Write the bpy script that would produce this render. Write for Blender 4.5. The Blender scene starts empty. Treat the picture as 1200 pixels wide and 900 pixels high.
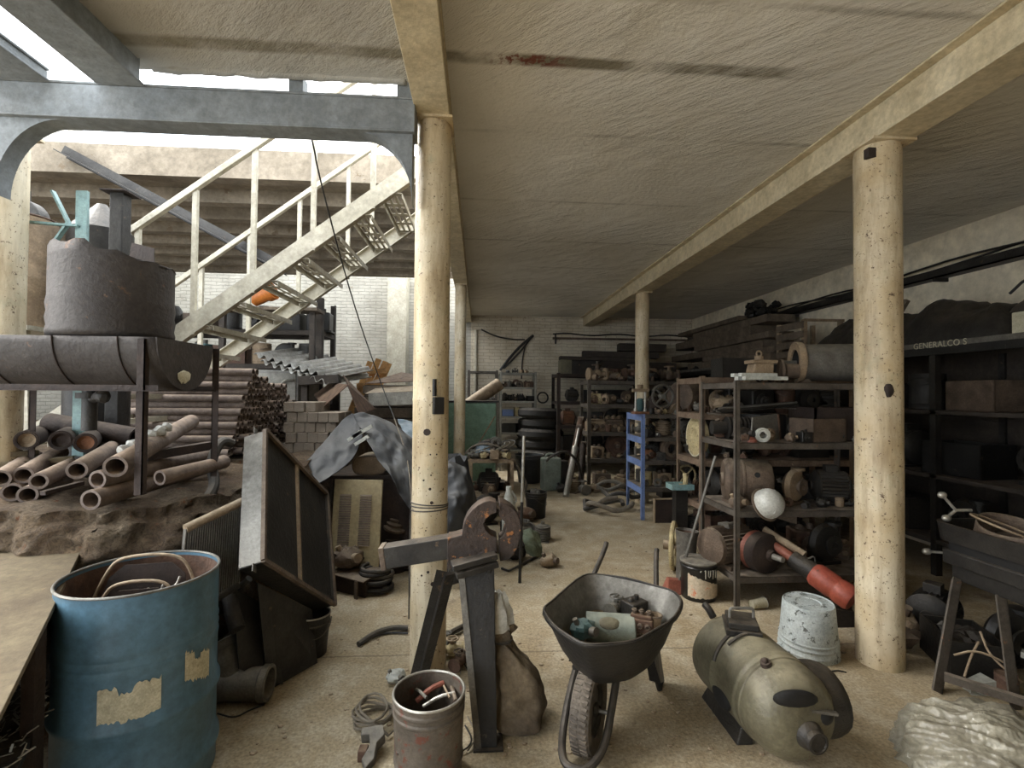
import bpy, bmesh, math, random
from math import sin, cos, pi, radians, sqrt, atan2
from mathutils import Vector, Matrix, Euler, noise

# ------------------------------------------------------------------ camera, sky, light, exposure
SC = bpy.context.scene
COL = SC.collection
F_PX, CAM_H, YAW, PITCH, ROLL = 580.0, 1.66, radians(3.8), radians(1.1), radians(.5)
FW = Vector((sin(YAW)*cos(PITCH), cos(YAW)*cos(PITCH), sin(PITCH)))
_R0 = Vector((cos(YAW), -sin(YAW), 0)); _U0 = _R0.cross(FW)
RT = _R0*cos(ROLL) + _U0*sin(ROLL); UP = _U0*cos(ROLL) - _R0*sin(ROLL)
cd = bpy.data.cameras.new('camera'); cam = bpy.data.objects.new('camera', cd); COL.objects.link(cam)
cd.sensor_width = 36; cd.lens = 36*F_PX/1200; cd.clip_start = .05; cd.clip_end = 200
cm = Matrix((RT, UP, -FW)).transposed().to_4x4(); cm.translation = (0, 0, CAM_H); cam.matrix_world = cm
SC.camera = cam
EXPOSURE, SKY, SUN = 1.5, 2.3, 4.6
SC.view_settings.view_transform = 'Standard'; SC.view_settings.look = 'None'
SC.view_settings.exposure = EXPOSURE; SC.view_settings.gamma = 1; SC.view_settings.use_curve_mapping = False
W = bpy.data.worlds.new('sky'); SC.world = W; W.use_nodes = True
nt = W.node_tree; nt.nodes.clear()
wo = nt.nodes.new('ShaderNodeOutputWorld'); bg = nt.nodes.new('ShaderNodeBackground')
tc = nt.nodes.new('ShaderNodeTexCoord'); nz = nt.nodes.new('ShaderNodeTexNoise'); nz.inputs['Scale'].default_value = 2.2
nz.inputs['Detail'].default_value = 5
cr = nt.nodes.new('ShaderNodeValToRGB'); cr.color_ramp.elements[0].position = .35; cr.color_ramp.elements[0].color = (.76, .88, 1, 1)
cr.color_ramp.elements[1].position = .6; cr.color_ramp.elements[1].color = (.96, .97, .97, 1)
nt.links.new(tc.outputs['Generated'], nz.inputs['Vector']); nt.links.new(nz.outputs['Fac'], cr.inputs['Fac'])
nt.links.new(cr.outputs['Color'], bg.inputs['Color']); bg.inputs['Strength'].default_value = SKY
nt.links.new(bg.outputs['Background'], wo.inputs['Surface'])
sl = bpy.data.lights.new('sun', 'SUN'); sl.energy = SUN; sl.angle = radians(50); sl.color = (1, .965, .91)
so = bpy.data.objects.new('sun', sl); COL.objects.link(so)
so.rotation_euler = (Vector((.80, -.16, -.58))).to_track_quat('-Z', 'Y').to_euler()
try:
    SC.cycles.max_bounces = 10; SC.cycles.diffuse_bounces = 6; SC.cycles.use_denoising = True
    SC.cycles.sample_clamp_indirect = 6
except Exception: pass
rnd = random.Random(7)

# ------------------------------------------------------------------ helpers
def ray(px, py): return FW + RT*((px-600)/F_PX) - UP*((py-450)/F_PX)
CAMP = Vector((0, 0, CAM_H))
def G(px, py, z=0.0):                      # a point of the photo at a known height
    d = ray(px, py); return CAMP + d*((z-CAM_H)/d.z)
def A(px, py, Y):                          # a point of the photo at a known depth
    d = ray(px, py); return CAMP + d*(Y/d.y)
def hexc(h):
    h = h.lstrip('#'); v = [int(h[i:i+2], 16)/255 for i in (0, 2, 4)]
    return tuple((c/12.92 if c <= .04045 else ((c+.055)/1.055)**2.4) for c in v) + (1,)
MATS = {}
class NB:
    def __init__(s, name):
        s.m = bpy.data.materials.new(name); s.m.use_nodes = True; s.t = s.m.node_tree; s.t.nodes.clear()
        s.out = s.n('ShaderNodeOutputMaterial'); s.b = s.n('ShaderNodeBsdfPrincipled')
        s.l(s.b.outputs[0], s.out.inputs[0]); s.tc = s.n('ShaderNodeTexCoord'); s.co = s.tc.outputs['Object']
    def n(s, k, **kw):
        x = s.t.nodes.new(k)
        for a, v in kw.items(): setattr(x, a, v)
        return x
    def l(s, a, b): s.t.links.new(a, b)
    def noise(s, scale, detail=5, rough=.6, vec=None, dist=0):
        x = s.n('ShaderNodeTexNoise'); x.inputs['Scale'].default_value = scale; x.inputs['Detail'].default_value = detail
        x.inputs['Roughness'].default_value = rough; x.inputs['Distortion'].default_value = dist
        s.l(vec or s.co, x.inputs['Vector']); return x.outputs['Fac']
    def step(s, v, lo, hi):
        x = s.n('ShaderNodeMapRange'); x.inputs[1].default_value = lo; x.inputs[2].default_value = hi; s.l(v, x.inputs[0]); return x.outputs[0]
    def mix(s, f, a, b, mode='MIX'):
        x = s.n('ShaderNodeMix', data_type='RGBA', blend_type=mode)
        if isinstance(f, (int, float)): x.inputs[0].default_value = f
        else: s.l(f, x.inputs[0])
        for i, v in ((6, a), (7, b)):
            if isinstance(v, tuple): x.inputs[i].default_value = v
            else: s.l(v, x.inputs[i])
        return x.outputs[2]
    def math(s, op, a, b=None):
        x = s.n('ShaderNodeMath', operation=op)
        for i, v in ((0, a), (1, b)):
            if v is None: continue
            if isinstance(v, (int, float)): x.inputs[i].default_value = v
            else: s.l(v, x.inputs[i])
        return x.outputs[0]
    def bump(s, h, strength, dist=.02):
        x = s.n('ShaderNodeBump'); x.inputs['Strength'].default_value = strength; x.inputs['Distance'].default_value = dist
        s.l(h, x.inputs['Height']); s.l(x.outputs[0], s.b.inputs['Normal'])
    def done(s, col, rough=.7, metal=0, spec=None):
        s.l(col, s.b.inputs['Base Color']) if not isinstance(col, tuple) else setattr(s.b.inputs['Base Color'], 'default_value', col)
        s.b.inputs['Roughness'].default_value = rough; s.b.inputs['Metallic'].default_value = metal
        if spec is not None: s.b.inputs['Specular IOR Level'].default_value = spec
        MATS[s.m.name] = s.m; return s.m
def M(name, base, alt=None, scale=5, rough=.65, metal=0.0, bump=.15, bscale=45, chip=None, chip_at=.62, dust=None, spec=None):
    b = NB(name); base = hexc(base); alt = hexc(alt) if alt else tuple(c*.6 for c in base[:3]) + (1,)
    col = b.mix(b.step(b.noise(scale), .35, .68), base, alt)
    col = b.mix(.5, col, b.mix(b.step(b.noise(scale*9, 5, .7), .3, .68), (.34, .33, .32, 1), (1.12, 1.12, 1.12, 1)), 'MULTIPLY')
    col = b.mix(.4, col, b.mix(b.step(b.noise(scale*2.1, 6, .65), .38, .62), (.5, .47, .43, 1), (1.06, 1.06, 1.06, 1)), 'MULTIPLY')
    if chip: col = b.mix(b.step(b.noise(scale*2.3, 8, .7), chip_at, chip_at+.04), col, hexc(chip))
    if dust:
        g = b.n('ShaderNodeNewGeometry'); sp = b.n('ShaderNodeSeparateXYZ'); b.l(g.outputs['Normal'], sp.inputs[0])
        f = b.math('MULTIPLY', b.step(sp.outputs[2], .35, 1), b.step(b.noise(scale*1.6, 6), .3, .6))
        col = b.mix(b.math('MULTIPLY', f, .75), col, hexc(dust))
    if bump: b.bump(b.noise(bscale, 4), bump)
    return b.done(col, rough, metal, spec)

class MB:
    """collects shapes; build() links them as one mesh object"""
    def __init__(s): s.bm = bmesh.new(); s.M = Matrix()
    def v(s, p): return s.bm.verts.new(s.M @ Vector(p))
    def f(s, vs):
        try: return s.bm.faces.new(vs)
        except ValueError: return None
    def box(s, x0, x1, y0, y1, z0, z1):
        return s.hexa([(x0,y0,z0),(x1,y0,z0),(x1,y1,z0),(x0,y1,z0),(x0,y0,z1),(x1,y0,z1),(x1,y1,z1),(x0,y1,z1)])
    def hexa(s, c):
        v = [s.v(p) for p in c]
        for q in ((3,2,1,0),(4,5,6,7),(0,1,5,4),(1,2,6,5),(2,3,7,6),(3,0,4,7)): s.f([v[i] for i in q])
        return s
    def bar(s, p, q, w, h=None, up=(0,0,1)):          # rectangular bar from p to q
        p, q = Vector(p), Vector(q); h = h or w; d = (q-p).normalized(); u = Vector(up)
        if abs(d.dot(u)) > .97: u = Vector((0, 1, 0))
        a = d.cross(u).normalized(); b = a.cross(d).normalized(); a *= w/2; b *= h/2
        return s.hexa([p-a-b, p+a-b, q+a-b, q-a-b, p-a+b, p+a+b, q+a+b, q-a+b])
    def angle(s, p, q, w, t=.005, flip=1, up=(0,0,1)):  # L profile
        p, q = Vector(p), Vector(q); d = (q-p).normalized(); u = Vector(up)
        if abs(d.dot(u)) > .97: u = Vector((0, 1, 0))
        a = d.cross(u).normalized()*flip; b = a.cross(d).normalized()*flip
        for (m, n) in ((a, b), (b, a)):
            c = []
            for e in (p, q): c.append([e, e+m*w, e+m*w+n*t, e+n*t])
            s.hexa([c[0][0], c[0][1], c[1][1], c[1][0], c[0][3], c[0][2], c[1][2], c[1][3]])
        return s
    def frame(s, d):
        d = Vector(d).normalized(); u = Vector((0,0,1)) if abs(d.z) < .95 else Vector((0,1,0))
        a = d.cross(u).normalized(); return a, a.cross(d).normalized()
    def loft(s, rings, cap0=True, cap1=True, closed=True):
        R = [[s.v(p) for p in r] for r in rings]; n = len(R[0])
        for A_, B_ in zip(R, R[1:]):
            for i in range(n if closed else n-1):
                j = (i+1) % n; s.f([A_[i], A_[j], B_[j], B_[i]])
        if cap0: s.f(list(reversed(R[0])))
        if cap1: s.f(R[-1])
        return s
    def cyl(s, p, q, r0, r1=None, seg=20, cap=True):
        p, q = Vector(p), Vector(q); r1 = r0 if r1 is None else r1; a, b = s.frame(q-p)
        ring = lambda c, r: [c + a*(r*cos(2*pi*k/seg)) + b*(r*sin(2*pi*k/seg)) for k in range(seg)]
        return s.loft([ring(p, r0), ring(q, r1)], cap, cap)
    def lathe(s, prof, p=(0,0,0), d=(0,0,1), seg=28, cap=False, wob=0, arc=None):   # profile of (radius, height along d)
        p = Vector(p); d = Vector(d).normalized(); a, b = s.frame(d); rings = []
        n = seg if not arc else seg+1
        for r, z in prof:
            rg = []
            for k in range(n):
                t = 2*pi*k/seg if not arc else arc[0]+(arc[1]-arc[0])*k/seg
                rr = r*(1+wob*noise.noise(Vector((cos(t)*1.5, sin(t)*1.5, z*5))))
                rg.append(p + d*z + a*(rr*cos(t)) + b*(rr*sin(t)))
            rings.append(rg)
        return s.loft(rings, cap, cap, closed=not arc)
    def pipe(s, p, q, r, wall, seg=18):                 # hollow pipe with open ends
        L = (Vector(q)-Vector(p)).length
        return s.lathe([(r, 0), (r, L), (r-wall, L), (r-wall, 0), (r, 0)], p, Vector(q)-Vector(p), seg)
    def tube(s, pts, r, seg=8, closed=False, smooth=0):
        pts = [Vector(p) for p in pts]
        for _ in range(smooth):
            o = []; n = len(pts)
            for i in range(n if closed else n-1):
                a, b = pts[i], pts[(i+1) % n]; o += [a*.75+b*.25, a*.25+b*.75]
            pts = o if closed else [pts[0]]+o+[pts[-1]]
        n = len(pts); rings = []; pa = None
        for i, p in enumerate(pts):
            d = (pts[(i+1) % n]-pts[i-1]) if closed else (pts[min(i+1, n-1)]-pts[max(i-1, 0)])
            d = d.normalized() if d.length > 1e-9 else Vector((0,0,1))
            if pa is None: pa = s.frame(d)[0]
            pa = (pa - d*pa.dot(d)); pa = pa.normalized() if pa.length > 1e-6 else s.frame(d)[0]
            b = d.cross(pa); rr = r[i*(len(r)-1)//max(n-1,1)] if isinstance(r, (list, tuple)) else r
            rings.append([p + pa*(rr*cos(2*pi*k/seg)) + b*(rr*sin(2*pi*k/seg)) for k in range(seg)])
        if closed: rings.append(rings[0]); return s.loft(rings, False, False)
        return s.loft(rings)
    def prism(s, poly, o, u, w, n, t):                  # polygon in the (u,w) plane at o, thickness t along n
        o, u, w, n = Vector(o), Vector(u), Vector(w), Vector(n).normalized()
        r = [o+u*a+w*b for a, b in poly]
        return s.loft([r, [p+n*t for p in r]])
    def ball(s, c, r, sc=(1,1,1), seg=14, wob=0, ws=3.0):
        c = Vector(c); rings = []
        for i in range(1, seg//2+1):
            t = pi*i/(seg//2+1); rg = []
            for k in range(seg):
                f = 2*pi*k/seg; d = Vector((sin(t)*cos(f)*sc[0], sin(t)*sin(f)*sc[1], cos(t)*sc[2]))
                if wob: d *= 1+wob*noise.noise((c+d)*ws)
                rg.append(c+d*r)
            rings.append(rg)
        return s.loft(rings)
    def torus(s, c, R, r, d=(0,0,1), seg=28, s2=8):
        c = Vector(c); a, b = s.frame(d)
        return s.tube([c+a*(R*cos(2*pi*k/seg))+b*(R*sin(2*pi*k/seg)) for k in range(seg)], r, s2, closed=True)
    def grid(s, fn, nu, nv):
        V = [[s.v(fn(i/nu, j/nv)) for j in range(nv+1)] for i in range(nu+1)]
        for i in range(nu):
            for j in range(nv): s.f([V[i][j], V[i+1][j], V[i+1][j+1], V[i][j+1]])
        return s
    def build(s, name, mat, parent=None, bevel=0, solid=0, sub=0, loc=None, rot=None, smooth=35):
        bmesh.ops.recalc_face_normals(s.bm, faces=s.bm.faces[:])
        me = bpy.data.meshes.new(name); s.bm.to_mesh(me); s.bm.free()
        if smooth:
            for p in me.polygons: p.use_smooth = True
            me.set_sharp_from_angle(angle=radians(smooth))
        o = bpy.data.objects.new(name, me); COL.objects.link(o)
        me.materials.append(MATS[mat] if isinstance(mat, str) else mat)
        if parent: o.parent = parent
        if loc is not None: o.location = loc
        if rot is not None: o.rotation_euler = rot
        if solid: m = o.modifiers.new('thick', 'SOLIDIFY'); m.thickness = solid; m.offset = -1
        if bevel: m = o.modifiers.new('edge', 'BEVEL'); m.width = bevel; m.segments = 2; m.limit_method = 'ANGLE'; m.angle_limit = radians(40)
        if sub: m = o.modifiers.new('smooth', 'SUBSURF'); m.levels = sub; m.render_levels = sub
        return o
def tag(o, label, cat, group=None, kind=None):
    o['label'] = label; o['category'] = cat
    if group: o['group'] = group
    if kind: o['kind'] = kind
    return o
def thing(name, label, cat, loc=(0,0,0), rot=(0,0,0), group=None):
    o = bpy.data.objects.new(name, None); COL.objects.link(o); o.empty_display_size = .1
    o.location = loc; o.rotation_euler = rot if not isinstance(rot, (int, float)) else (0, 0, rot)
    return tag(o, label, cat, group)
def orient(o, x, y, z):                                # local axes of an Empty given as world vectors
    m = Matrix((Vector(x).normalized(), Vector(y).normalized(), Vector(z).normalized())).transposed().to_4x4()
    m.translation = o.location; o.matrix_world = m; return o
def struct(o, label=None, cat=None):
    o['kind'] = 'structure'
    if label: o['label'] = label
    if cat: o['category'] = cat
    return o
def copy_thing(o, loc, rot=None, label=None, group=None):
    c = o.copy(); COL.objects.link(c); c.location = loc
    if rot is not None: c.rotation_euler = rot if not isinstance(rot, (int, float)) else (0, 0, rot)
    if label: c['label'] = label
    if group: c['group'] = group
    for ch in list(o.children):
        d = ch.copy(); COL.objects.link(d); d.parent = c
        for g in ch.children:
            e = g.copy(); COL.objects.link(e); e.parent = d
    return c

# ------------------------------------------------------------------ materials
M('cream_paint', '#dccfb0', '#c4b594', 3, .6, bump=.12, bscale=60)
M('white_paint', '#b9b3a2', '#a39d8a', 3, .5, bump=.08, chip='#8a7a60', chip_at=.70)
M('beam_grey', '#8b9092', '#757b7f', 2.5, .7, bump=.15)
M('rust', '#6b5040', '#3e2e26', 9, .85, bump=.35, dust='#8d7760')
M('rust_pipe', '#897b72', '#5f524b', 7, .8, bump=.3, bscale=60, dust='#b09a84')
M('dark_rust', '#3d2f28', '#241c19', 8, .8, bump=.3, dust='#5f5347')
M('dark_steel', '#3a3835', '#211f1e', 6, .5, .35, bump=.2, chip='#5b4a3a', chip_at=.64, dust='#6a6156')
M('trough_steel', '#4b4643', '#352f2c', 4, .65, .2, bump=.25, chip='#5c4636', chip_at=.62)
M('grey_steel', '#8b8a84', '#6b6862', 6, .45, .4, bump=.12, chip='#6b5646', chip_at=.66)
M('light_steel', '#c9c6bd', '#a3a097', 6, .35, .6, bump=.08)
M('black_rubber', '#2a2826', '#1a1918', 10, .8, bump=.3, dust='#5d564c')
M('tire_rubber', '#5d564e', '#3d3833', 12, .9, bump=.35, dust='#857a6c')
M('black_iron', '#262524', '#171616', 6, .5, .2, bump=.2, chip='#4d443a', chip_at=.66, dust='#4a453e')
M('greasy', '#33302c', '#1e1c1a', 9, .55, .2, bump=.3, dust='#5b5348')
M('iron_brown', '#6f5f50', '#4b3e34', 10, .7, .1, bump=.35, dust='#8f8270')
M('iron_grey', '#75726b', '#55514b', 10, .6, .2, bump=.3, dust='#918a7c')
M('iron_tan', '#a08c72', '#74624e', 10, .7, .05, bump=.3, dust='#b7a88f')
M('orange_rust', '#946446', '#62432d', 9, .8, bump=.3)
M('motor_green', '#78745f', '#4f4a3b', 5, .5, .1, bump=.25, chip='#4a3f32', chip_at=.64, dust='#a09880')
M('barrel_blue', '#577b91', '#4b6c80', 2.5, .45, .05, bump=.06, chip='#3a4a50', chip_at=.70)
M('rack_blue', '#7b93c6', '#677eb0', 5, .5, bump=.1, chip='#2e3550', chip_at=.66)
M('rack_steel', '#69625a', '#4a433c', 7, .6, .25, bump=.2, chip='#7d5c44', chip_at=.62, dust='#a5998a')
M('rack_brown', '#8a7765', '#6a5646', 7, .7, .1, bump=.2, chip='#a8967f', chip_at=.62)
M('rack_grey', '#9b9990', '#7e7b73', 6, .6, .1, bump=.1)
M('teal', '#93b3b2', '#76979a', 5, .5, bump=.15, chip='#5b4a3a', chip_at=.64)
M('teal_dark', '#44696b', '#2d4648', 8, .6, bump=.25, dust='#8fa09c')
M('grey_green', '#8c978e', '#707a72', 6, .6, bump=.15, dust='#aeb1a3')
M('green_paint', '#7fa08c', '#648270', 4, .6, bump=.15, chip='#3f3a30', chip_at=.64)
M('beige_panel', '#b3a684', '#9b8c6b', 4, .6, bump=.1, chip='#5d5140', chip_at=.68)
M('wood', '#b98d52', '#93693a', 5, .7, bump=.2)
M('old_wood', '#6e6152', '#4a4036', 5, .85, bump=.3, dust='#8b7d69')
M('dark_wood', '#433b33', '#2c2622', 5, .85, bump=.3, dust='#665a4c')
M('plywood', '#73674f', '#5f523e', 3, .85, bump=.12, bscale=90, chip='#8a7556', chip_at=.66)
M('tarp', '#4b4d51', '#393b3f', 2, .58, bump=.25, bscale=14, dust='#74736f')
M('tarp_dark', '#393b3e', '#2a2c2f', 2, .58, bump=.25, bscale=14, dust='#5d5c59')
M('tarp_blue', '#8fa0ae', '#76858f', 4, .4, bump=.15, bscale=10)
M('plastic_white', '#cfd2cb', '#aeb0a8', 4, .35, bump=.15, chip='#76705f', chip_at=.66)
M('plastic_clear', '#d8d8d2', '#b6b5ad', 6, .25, bump=.2, bscale=14)
M('bundle_plastic', '#989484', '#726d60', 5, .35, bump=.45, bscale=16, chip='#d9d8d0', chip_at=.64)
M('bucket_white', '#c9d2d2', '#a4aeb0', 9, .5, bump=.2, chip='#50544f', chip_at=.565)
M('paint_black', '#1f1e1d', '#131313', 6, .35, bump=.1)
M('paint_cream', '#d8cbb4', '#c9b49a', 6, .5, bump=.1, chip='#c97a5c', chip_at=.60)
M('paper', '#cfcab2', '#b9b39a', 14, .8, bump=.1, chip='#8e8a74', chip_at=.63)
M('burlap', '#7b6d58', '#4a3f33', 5, .9, bump=.5, bscale=20, dust='#a39680')
M('scrap_bucket', '#6a6258', '#4b443c', 7, .65, .15, bump=.3, chip='#5e3427', chip_at=.57)
M('orange_red', '#b35a45', '#93463a', 5, .5, bump=.15, chip='#5a3a30', chip_at=.62)
M('red_part', '#a0604e', '#7d4a3d', 6, .6, bump=.2)
M('orange_plastic', '#cf7c34', '#b86a2a', 4, .5, bump=.1)
M('hose', '#4a4640', '#2f2c29', 8, .7, bump=.2, dust='#80776a')
M('cable', '#8a8172', '#665d50', 10, .7, bump=.1)
M('cable_black', '#2b2927', '#1e1c1b', 8, .6, bump=.1)
M('jaw_rust', '#42342c', '#2a221e', 7, .65, .15, bump=.4, chip='#8a5a30', chip_at=.585, dust='#6a5a4b')
M('brick', '#9c9184', '#7d7165', 8, .9, bump=.4, dust='#b7a794')
M('corrugated', '#a9a8a2', '#7d7a73', 3, .45, .4, bump=.1, chip='#6d5645', chip_at=.62)
M('rag', '#7f8a74', '#5f6957', 6, .9, bump=.4)
M('pale_ceramic', '#c8b98f', '#a4946c', 9, .7, bump=.3, chip='#7f7358', chip_at=.56)
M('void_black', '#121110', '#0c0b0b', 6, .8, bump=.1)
M('hard_hat', '#cfd0ca', '#b4b5af', 7, .4, bump=.1, chip='#7c6a56', chip_at=.66)
M('marking_white', '#d2d0c4', '#b8b5a8', 20, .8, bump=0)
# ------------------------------------------------------------------ the setting
def m_floor():
    b = NB('concrete_floor')
    col = b.mix(b.step(b.noise(.9, 6), .35, .65), hexc('#b8a98c'), hexc('#9b8a6c'))
    col = b.mix(b.step(b.noise(4.5, 8, .7), .45, .75), col, hexc('#c8bda6'))
    col = b.mix(b.step(b.noise(1.7, 7, .7), .60, .72), col, hexc('#7d705f'))
    col = b.mix(.8, col, b.mix(b.step(b.noise(60, 4, .7), .32, .66), (.42, .40, .38, 1), (1.1, 1.1, 1.1, 1)), 'MULTIPLY')
    col = b.mix(b.step(b.noise(28, 6, .75), .69, .72), col, hexc('#d0c4aa'))
    sp = b.n('ShaderNodeSeparateXYZ'); b.l(b.co, sp.inputs[0])
    y = b.math('ADD', sp.outputs[1], b.math('MULTIPLY', b.noise(3, 4), .03))
    j = b.step(b.math('ABSOLUTE', b.math('SUBTRACT', b.math('MODULO', y, 3.2), .015)), .012, .004)
    col = b.mix(b.math('MULTIPLY', j, .5), col, hexc('#4d4336'))
    b.bump(b.noise(38, 6, .7), .35, .015)
    return b.done(col, .9)
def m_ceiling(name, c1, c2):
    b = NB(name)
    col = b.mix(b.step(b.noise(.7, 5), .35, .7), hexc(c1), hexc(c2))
    sp = b.n('ShaderNodeSeparateXYZ'); b.l(b.co, sp.inputs[0])
    mp = b.n('ShaderNodeMapping'); m0 = b.n('ShaderNodeMapping'); m0.inputs['Rotation'].default_value = (0, 0, .75); b.l(b.co, m0.inputs[0]); mp.inputs['Scale'].default_value = (.7, 2.6, 1); b.l(m0.outputs[0], mp.inputs[0])
    st = b.math('MULTIPLY', b.noise(3.2, 7, .72, mp.outputs[0]), b.step(b.noise(.8, 3), .40, .62))
    y = b.math('ADD', sp.outputs[1], b.math('MULTIPLY', b.noise(2, 4), .06))
    md = b.math('ABSOLUTE', b.math('SUBTRACT', b.math('MODULO', b.math('ADD', y, 8.66), 1.2), .06))
    seam = b.math('MULTIPLY', b.step(md, .03, .008), b.step(b.noise(1.1, 3), .42, .6))
    col = b.mix(b.math('MULTIPLY', seam, .45), col, hexc('#6e6553'))
    # the patched seam with rust showing through
    m1 = b.math('MULTIPLY', b.step(b.math('ABSOLUTE', b.math('SUBTRACT', y, 2.66)), .06, .03), b.step(sp.outputs[0], 1.95, 1.6))
    col = b.mix(b.math('MULTIPLY', m1, b.step(b.noise(3, 5), .3, .6)), col, hexc('#77705f'))
    m2 = b.math('MULTIPLY', m1, b.math('MULTIPLY', b.step(b.math('ABSOLUTE', b.math('SUBTRACT', sp.outputs[0], .25)), .27, .1), b.step(b.noise(14, 5, .7), .46, .52)))
    col = b.mix(m2, col, hexc('#6b3a2a'))
    b.bump(b.math('ADD', b.math('MULTIPLY', st, 1.4), b.math('MULTIPLY', b.noise(26, 5), .22)), .75, .05)
    return b.done(col, .85)
def m_brick(name, c1, c2, flat=False, scl=1.0):
    b = NB(name)
    sp = b.n('ShaderNodeSeparateXYZ'); b.l(b.co, sp.inputs[0]); cb = b.n('ShaderNodeCombineXYZ')
    b.l(b.math('ADD', sp.outputs[0], sp.outputs[1]), cb.inputs[0]); b.l(sp.outputs[2], cb.inputs[1])
    ad = b.n('ShaderNodeVectorMath', operation='ADD'); nz_ = b.n('ShaderNodeTexNoise'); nz_.inputs['Scale'].default_value = 6
    b.l(b.co, nz_.inputs['Vector']); scn = b.n('ShaderNodeVectorMath', operation='SCALE'); scn.inputs['Scale'].default_value = .05
    b.l(nz_.outputs['Color'], scn.inputs[0]); b.l(cb.outputs[0], ad.inputs[0]); b.l(scn.outputs[0], ad.inputs[1])
    br = b.n('ShaderNodeTexBrick'); br.inputs['Scale'].default_value = 1; br.inputs['Brick Width'].default_value = .26*scl; br.inputs['Row Height'].default_value = .075*scl
    br.inputs['Mortar Size'].default_value = .009; br.inputs['Mortar Smooth'].default_value = .5
    br.inputs['Color1'].default_value = (1, 1, 1, 1); br.inputs['Color2'].default_value = (.82, .82, .82, 1); br.inputs['Mortar'].default_value = (.45, .45, .45, 1)
    b.l(ad.outputs[0], br.inputs['Vector'])
    col = b.mix(b.step(b.noise(2.2, 6), .35, .7), hexc(c1), hexc(c2))
    col = b.mix(b.step(b.noise(9, 7, .75), .62, .66), col, hexc('#6f5c48'))
    col = b.mix(.55, col, br.outputs['Color'], 'MULTIPLY')
    b.bump(b.math('ADD', b.math('MULTIPLY', br.outputs['Fac'], -1), b.math('MULTIPLY', b.noise(25, 5), .8)), .6, .02)
    return b.done(col, .9)
def m_column():
    b = NB('column_paint')
    mp = b.n('ShaderNodeMapping'); mp.inputs['Scale'].default_value = (1, 1, .16); b.l(b.co, mp.inputs[0])
    col = b.mix(b.step(b.noise(2.6, 5), .38, .66), hexc('#d2c6ac'), hexc('#b8a37e'))
    col = b.mix(b.math('MULTIPLY', b.step(b.noise(9, 6, .7, mp.outputs[0]), .46, .66), .75), col, hexc('#8d7a5e'))
    col = b.mix(b.math('MULTIPLY', b.step(b.noise(2.0, 6, .7), .56, .66), .55), col, hexc('#9a9a80'))
    col = b.mix(b.step(b.noise(20, 8, .8), .60, .625), col, hexc('#54402e'))
    col = b.mix(b.step(b.noise(60, 3, .6), .64, .68), col, hexc('#6b5741'))
    b.bump(b.noise(32, 5), .25); return b.done(col, .5)
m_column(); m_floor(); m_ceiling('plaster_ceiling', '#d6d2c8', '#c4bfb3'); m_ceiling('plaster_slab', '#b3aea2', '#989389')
m_brick('white_brick', '#a8a499', '#8f8b80'); m_brick('cream_brick', '#d2c9b6', '#b8ab95')
M('wall_plaster', '#e6dcc6', '#d8cbb0', .8, .85, bump=.15, bscale=20)
M('canopy_concrete', '#978c7c', '#786e5f', 2, .9, bump=.25, chip='#6a5c4b', chip_at=.63)
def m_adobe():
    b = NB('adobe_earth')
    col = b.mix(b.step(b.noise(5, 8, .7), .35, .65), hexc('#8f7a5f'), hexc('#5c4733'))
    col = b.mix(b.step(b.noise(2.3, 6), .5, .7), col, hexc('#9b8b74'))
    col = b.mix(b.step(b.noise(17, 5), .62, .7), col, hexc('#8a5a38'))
    col = b.mix(.9, col, b.mix(b.step(b.noise(34, 6, .8, dist=1.5), .34, .6), (.22, .2, .18, 1), (1.15, 1.12, 1.1, 1)), 'MULTIPLY')  # dark noise blotches paint shade into the crevices
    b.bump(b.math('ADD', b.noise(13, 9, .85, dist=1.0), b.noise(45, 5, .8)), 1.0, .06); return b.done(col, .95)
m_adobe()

CEIL = 3.46
def plain(name, x0, x1, y0, y1, z0, z1, mat, label=None, cat=None, bevel=0):
    return struct(MB().box(x0, x1, y0, y1, z0, z1).build(name, mat, bevel=bevel, smooth=0), label, cat)
plain('floor', -9, 5.2, -7, 11.5, -.15, 0, 'concrete_floor')
plain('ceiling', -.36, 5.05, -3, 11.45, CEIL, CEIL+.16, 'plaster_ceiling')
plain('wall_right', 5.05, 5.25, -3, 11.45, 0, 3.7, 'wall_plaster')
plain('wall_back', -.2, 5.25, 11.45, 11.7, 0, 3.7, 'cream_brick')
plain('wall_courtyard_back', -9, -.2, 11.45, 11.7, 0, 4.45, 'white_brick')
plain('wall_sun_block', -9.2, -9, 2.8, 11.7, 0, 8, 'white_brick')  # added tall wall, keeps direct sun off the courtyard
plain('wall_front', -1.7, 5.25, -3.2, -3, 0, 3.7, 'wall_plaster')  # unseen end wall, its width set to let some fill daylight in
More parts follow.
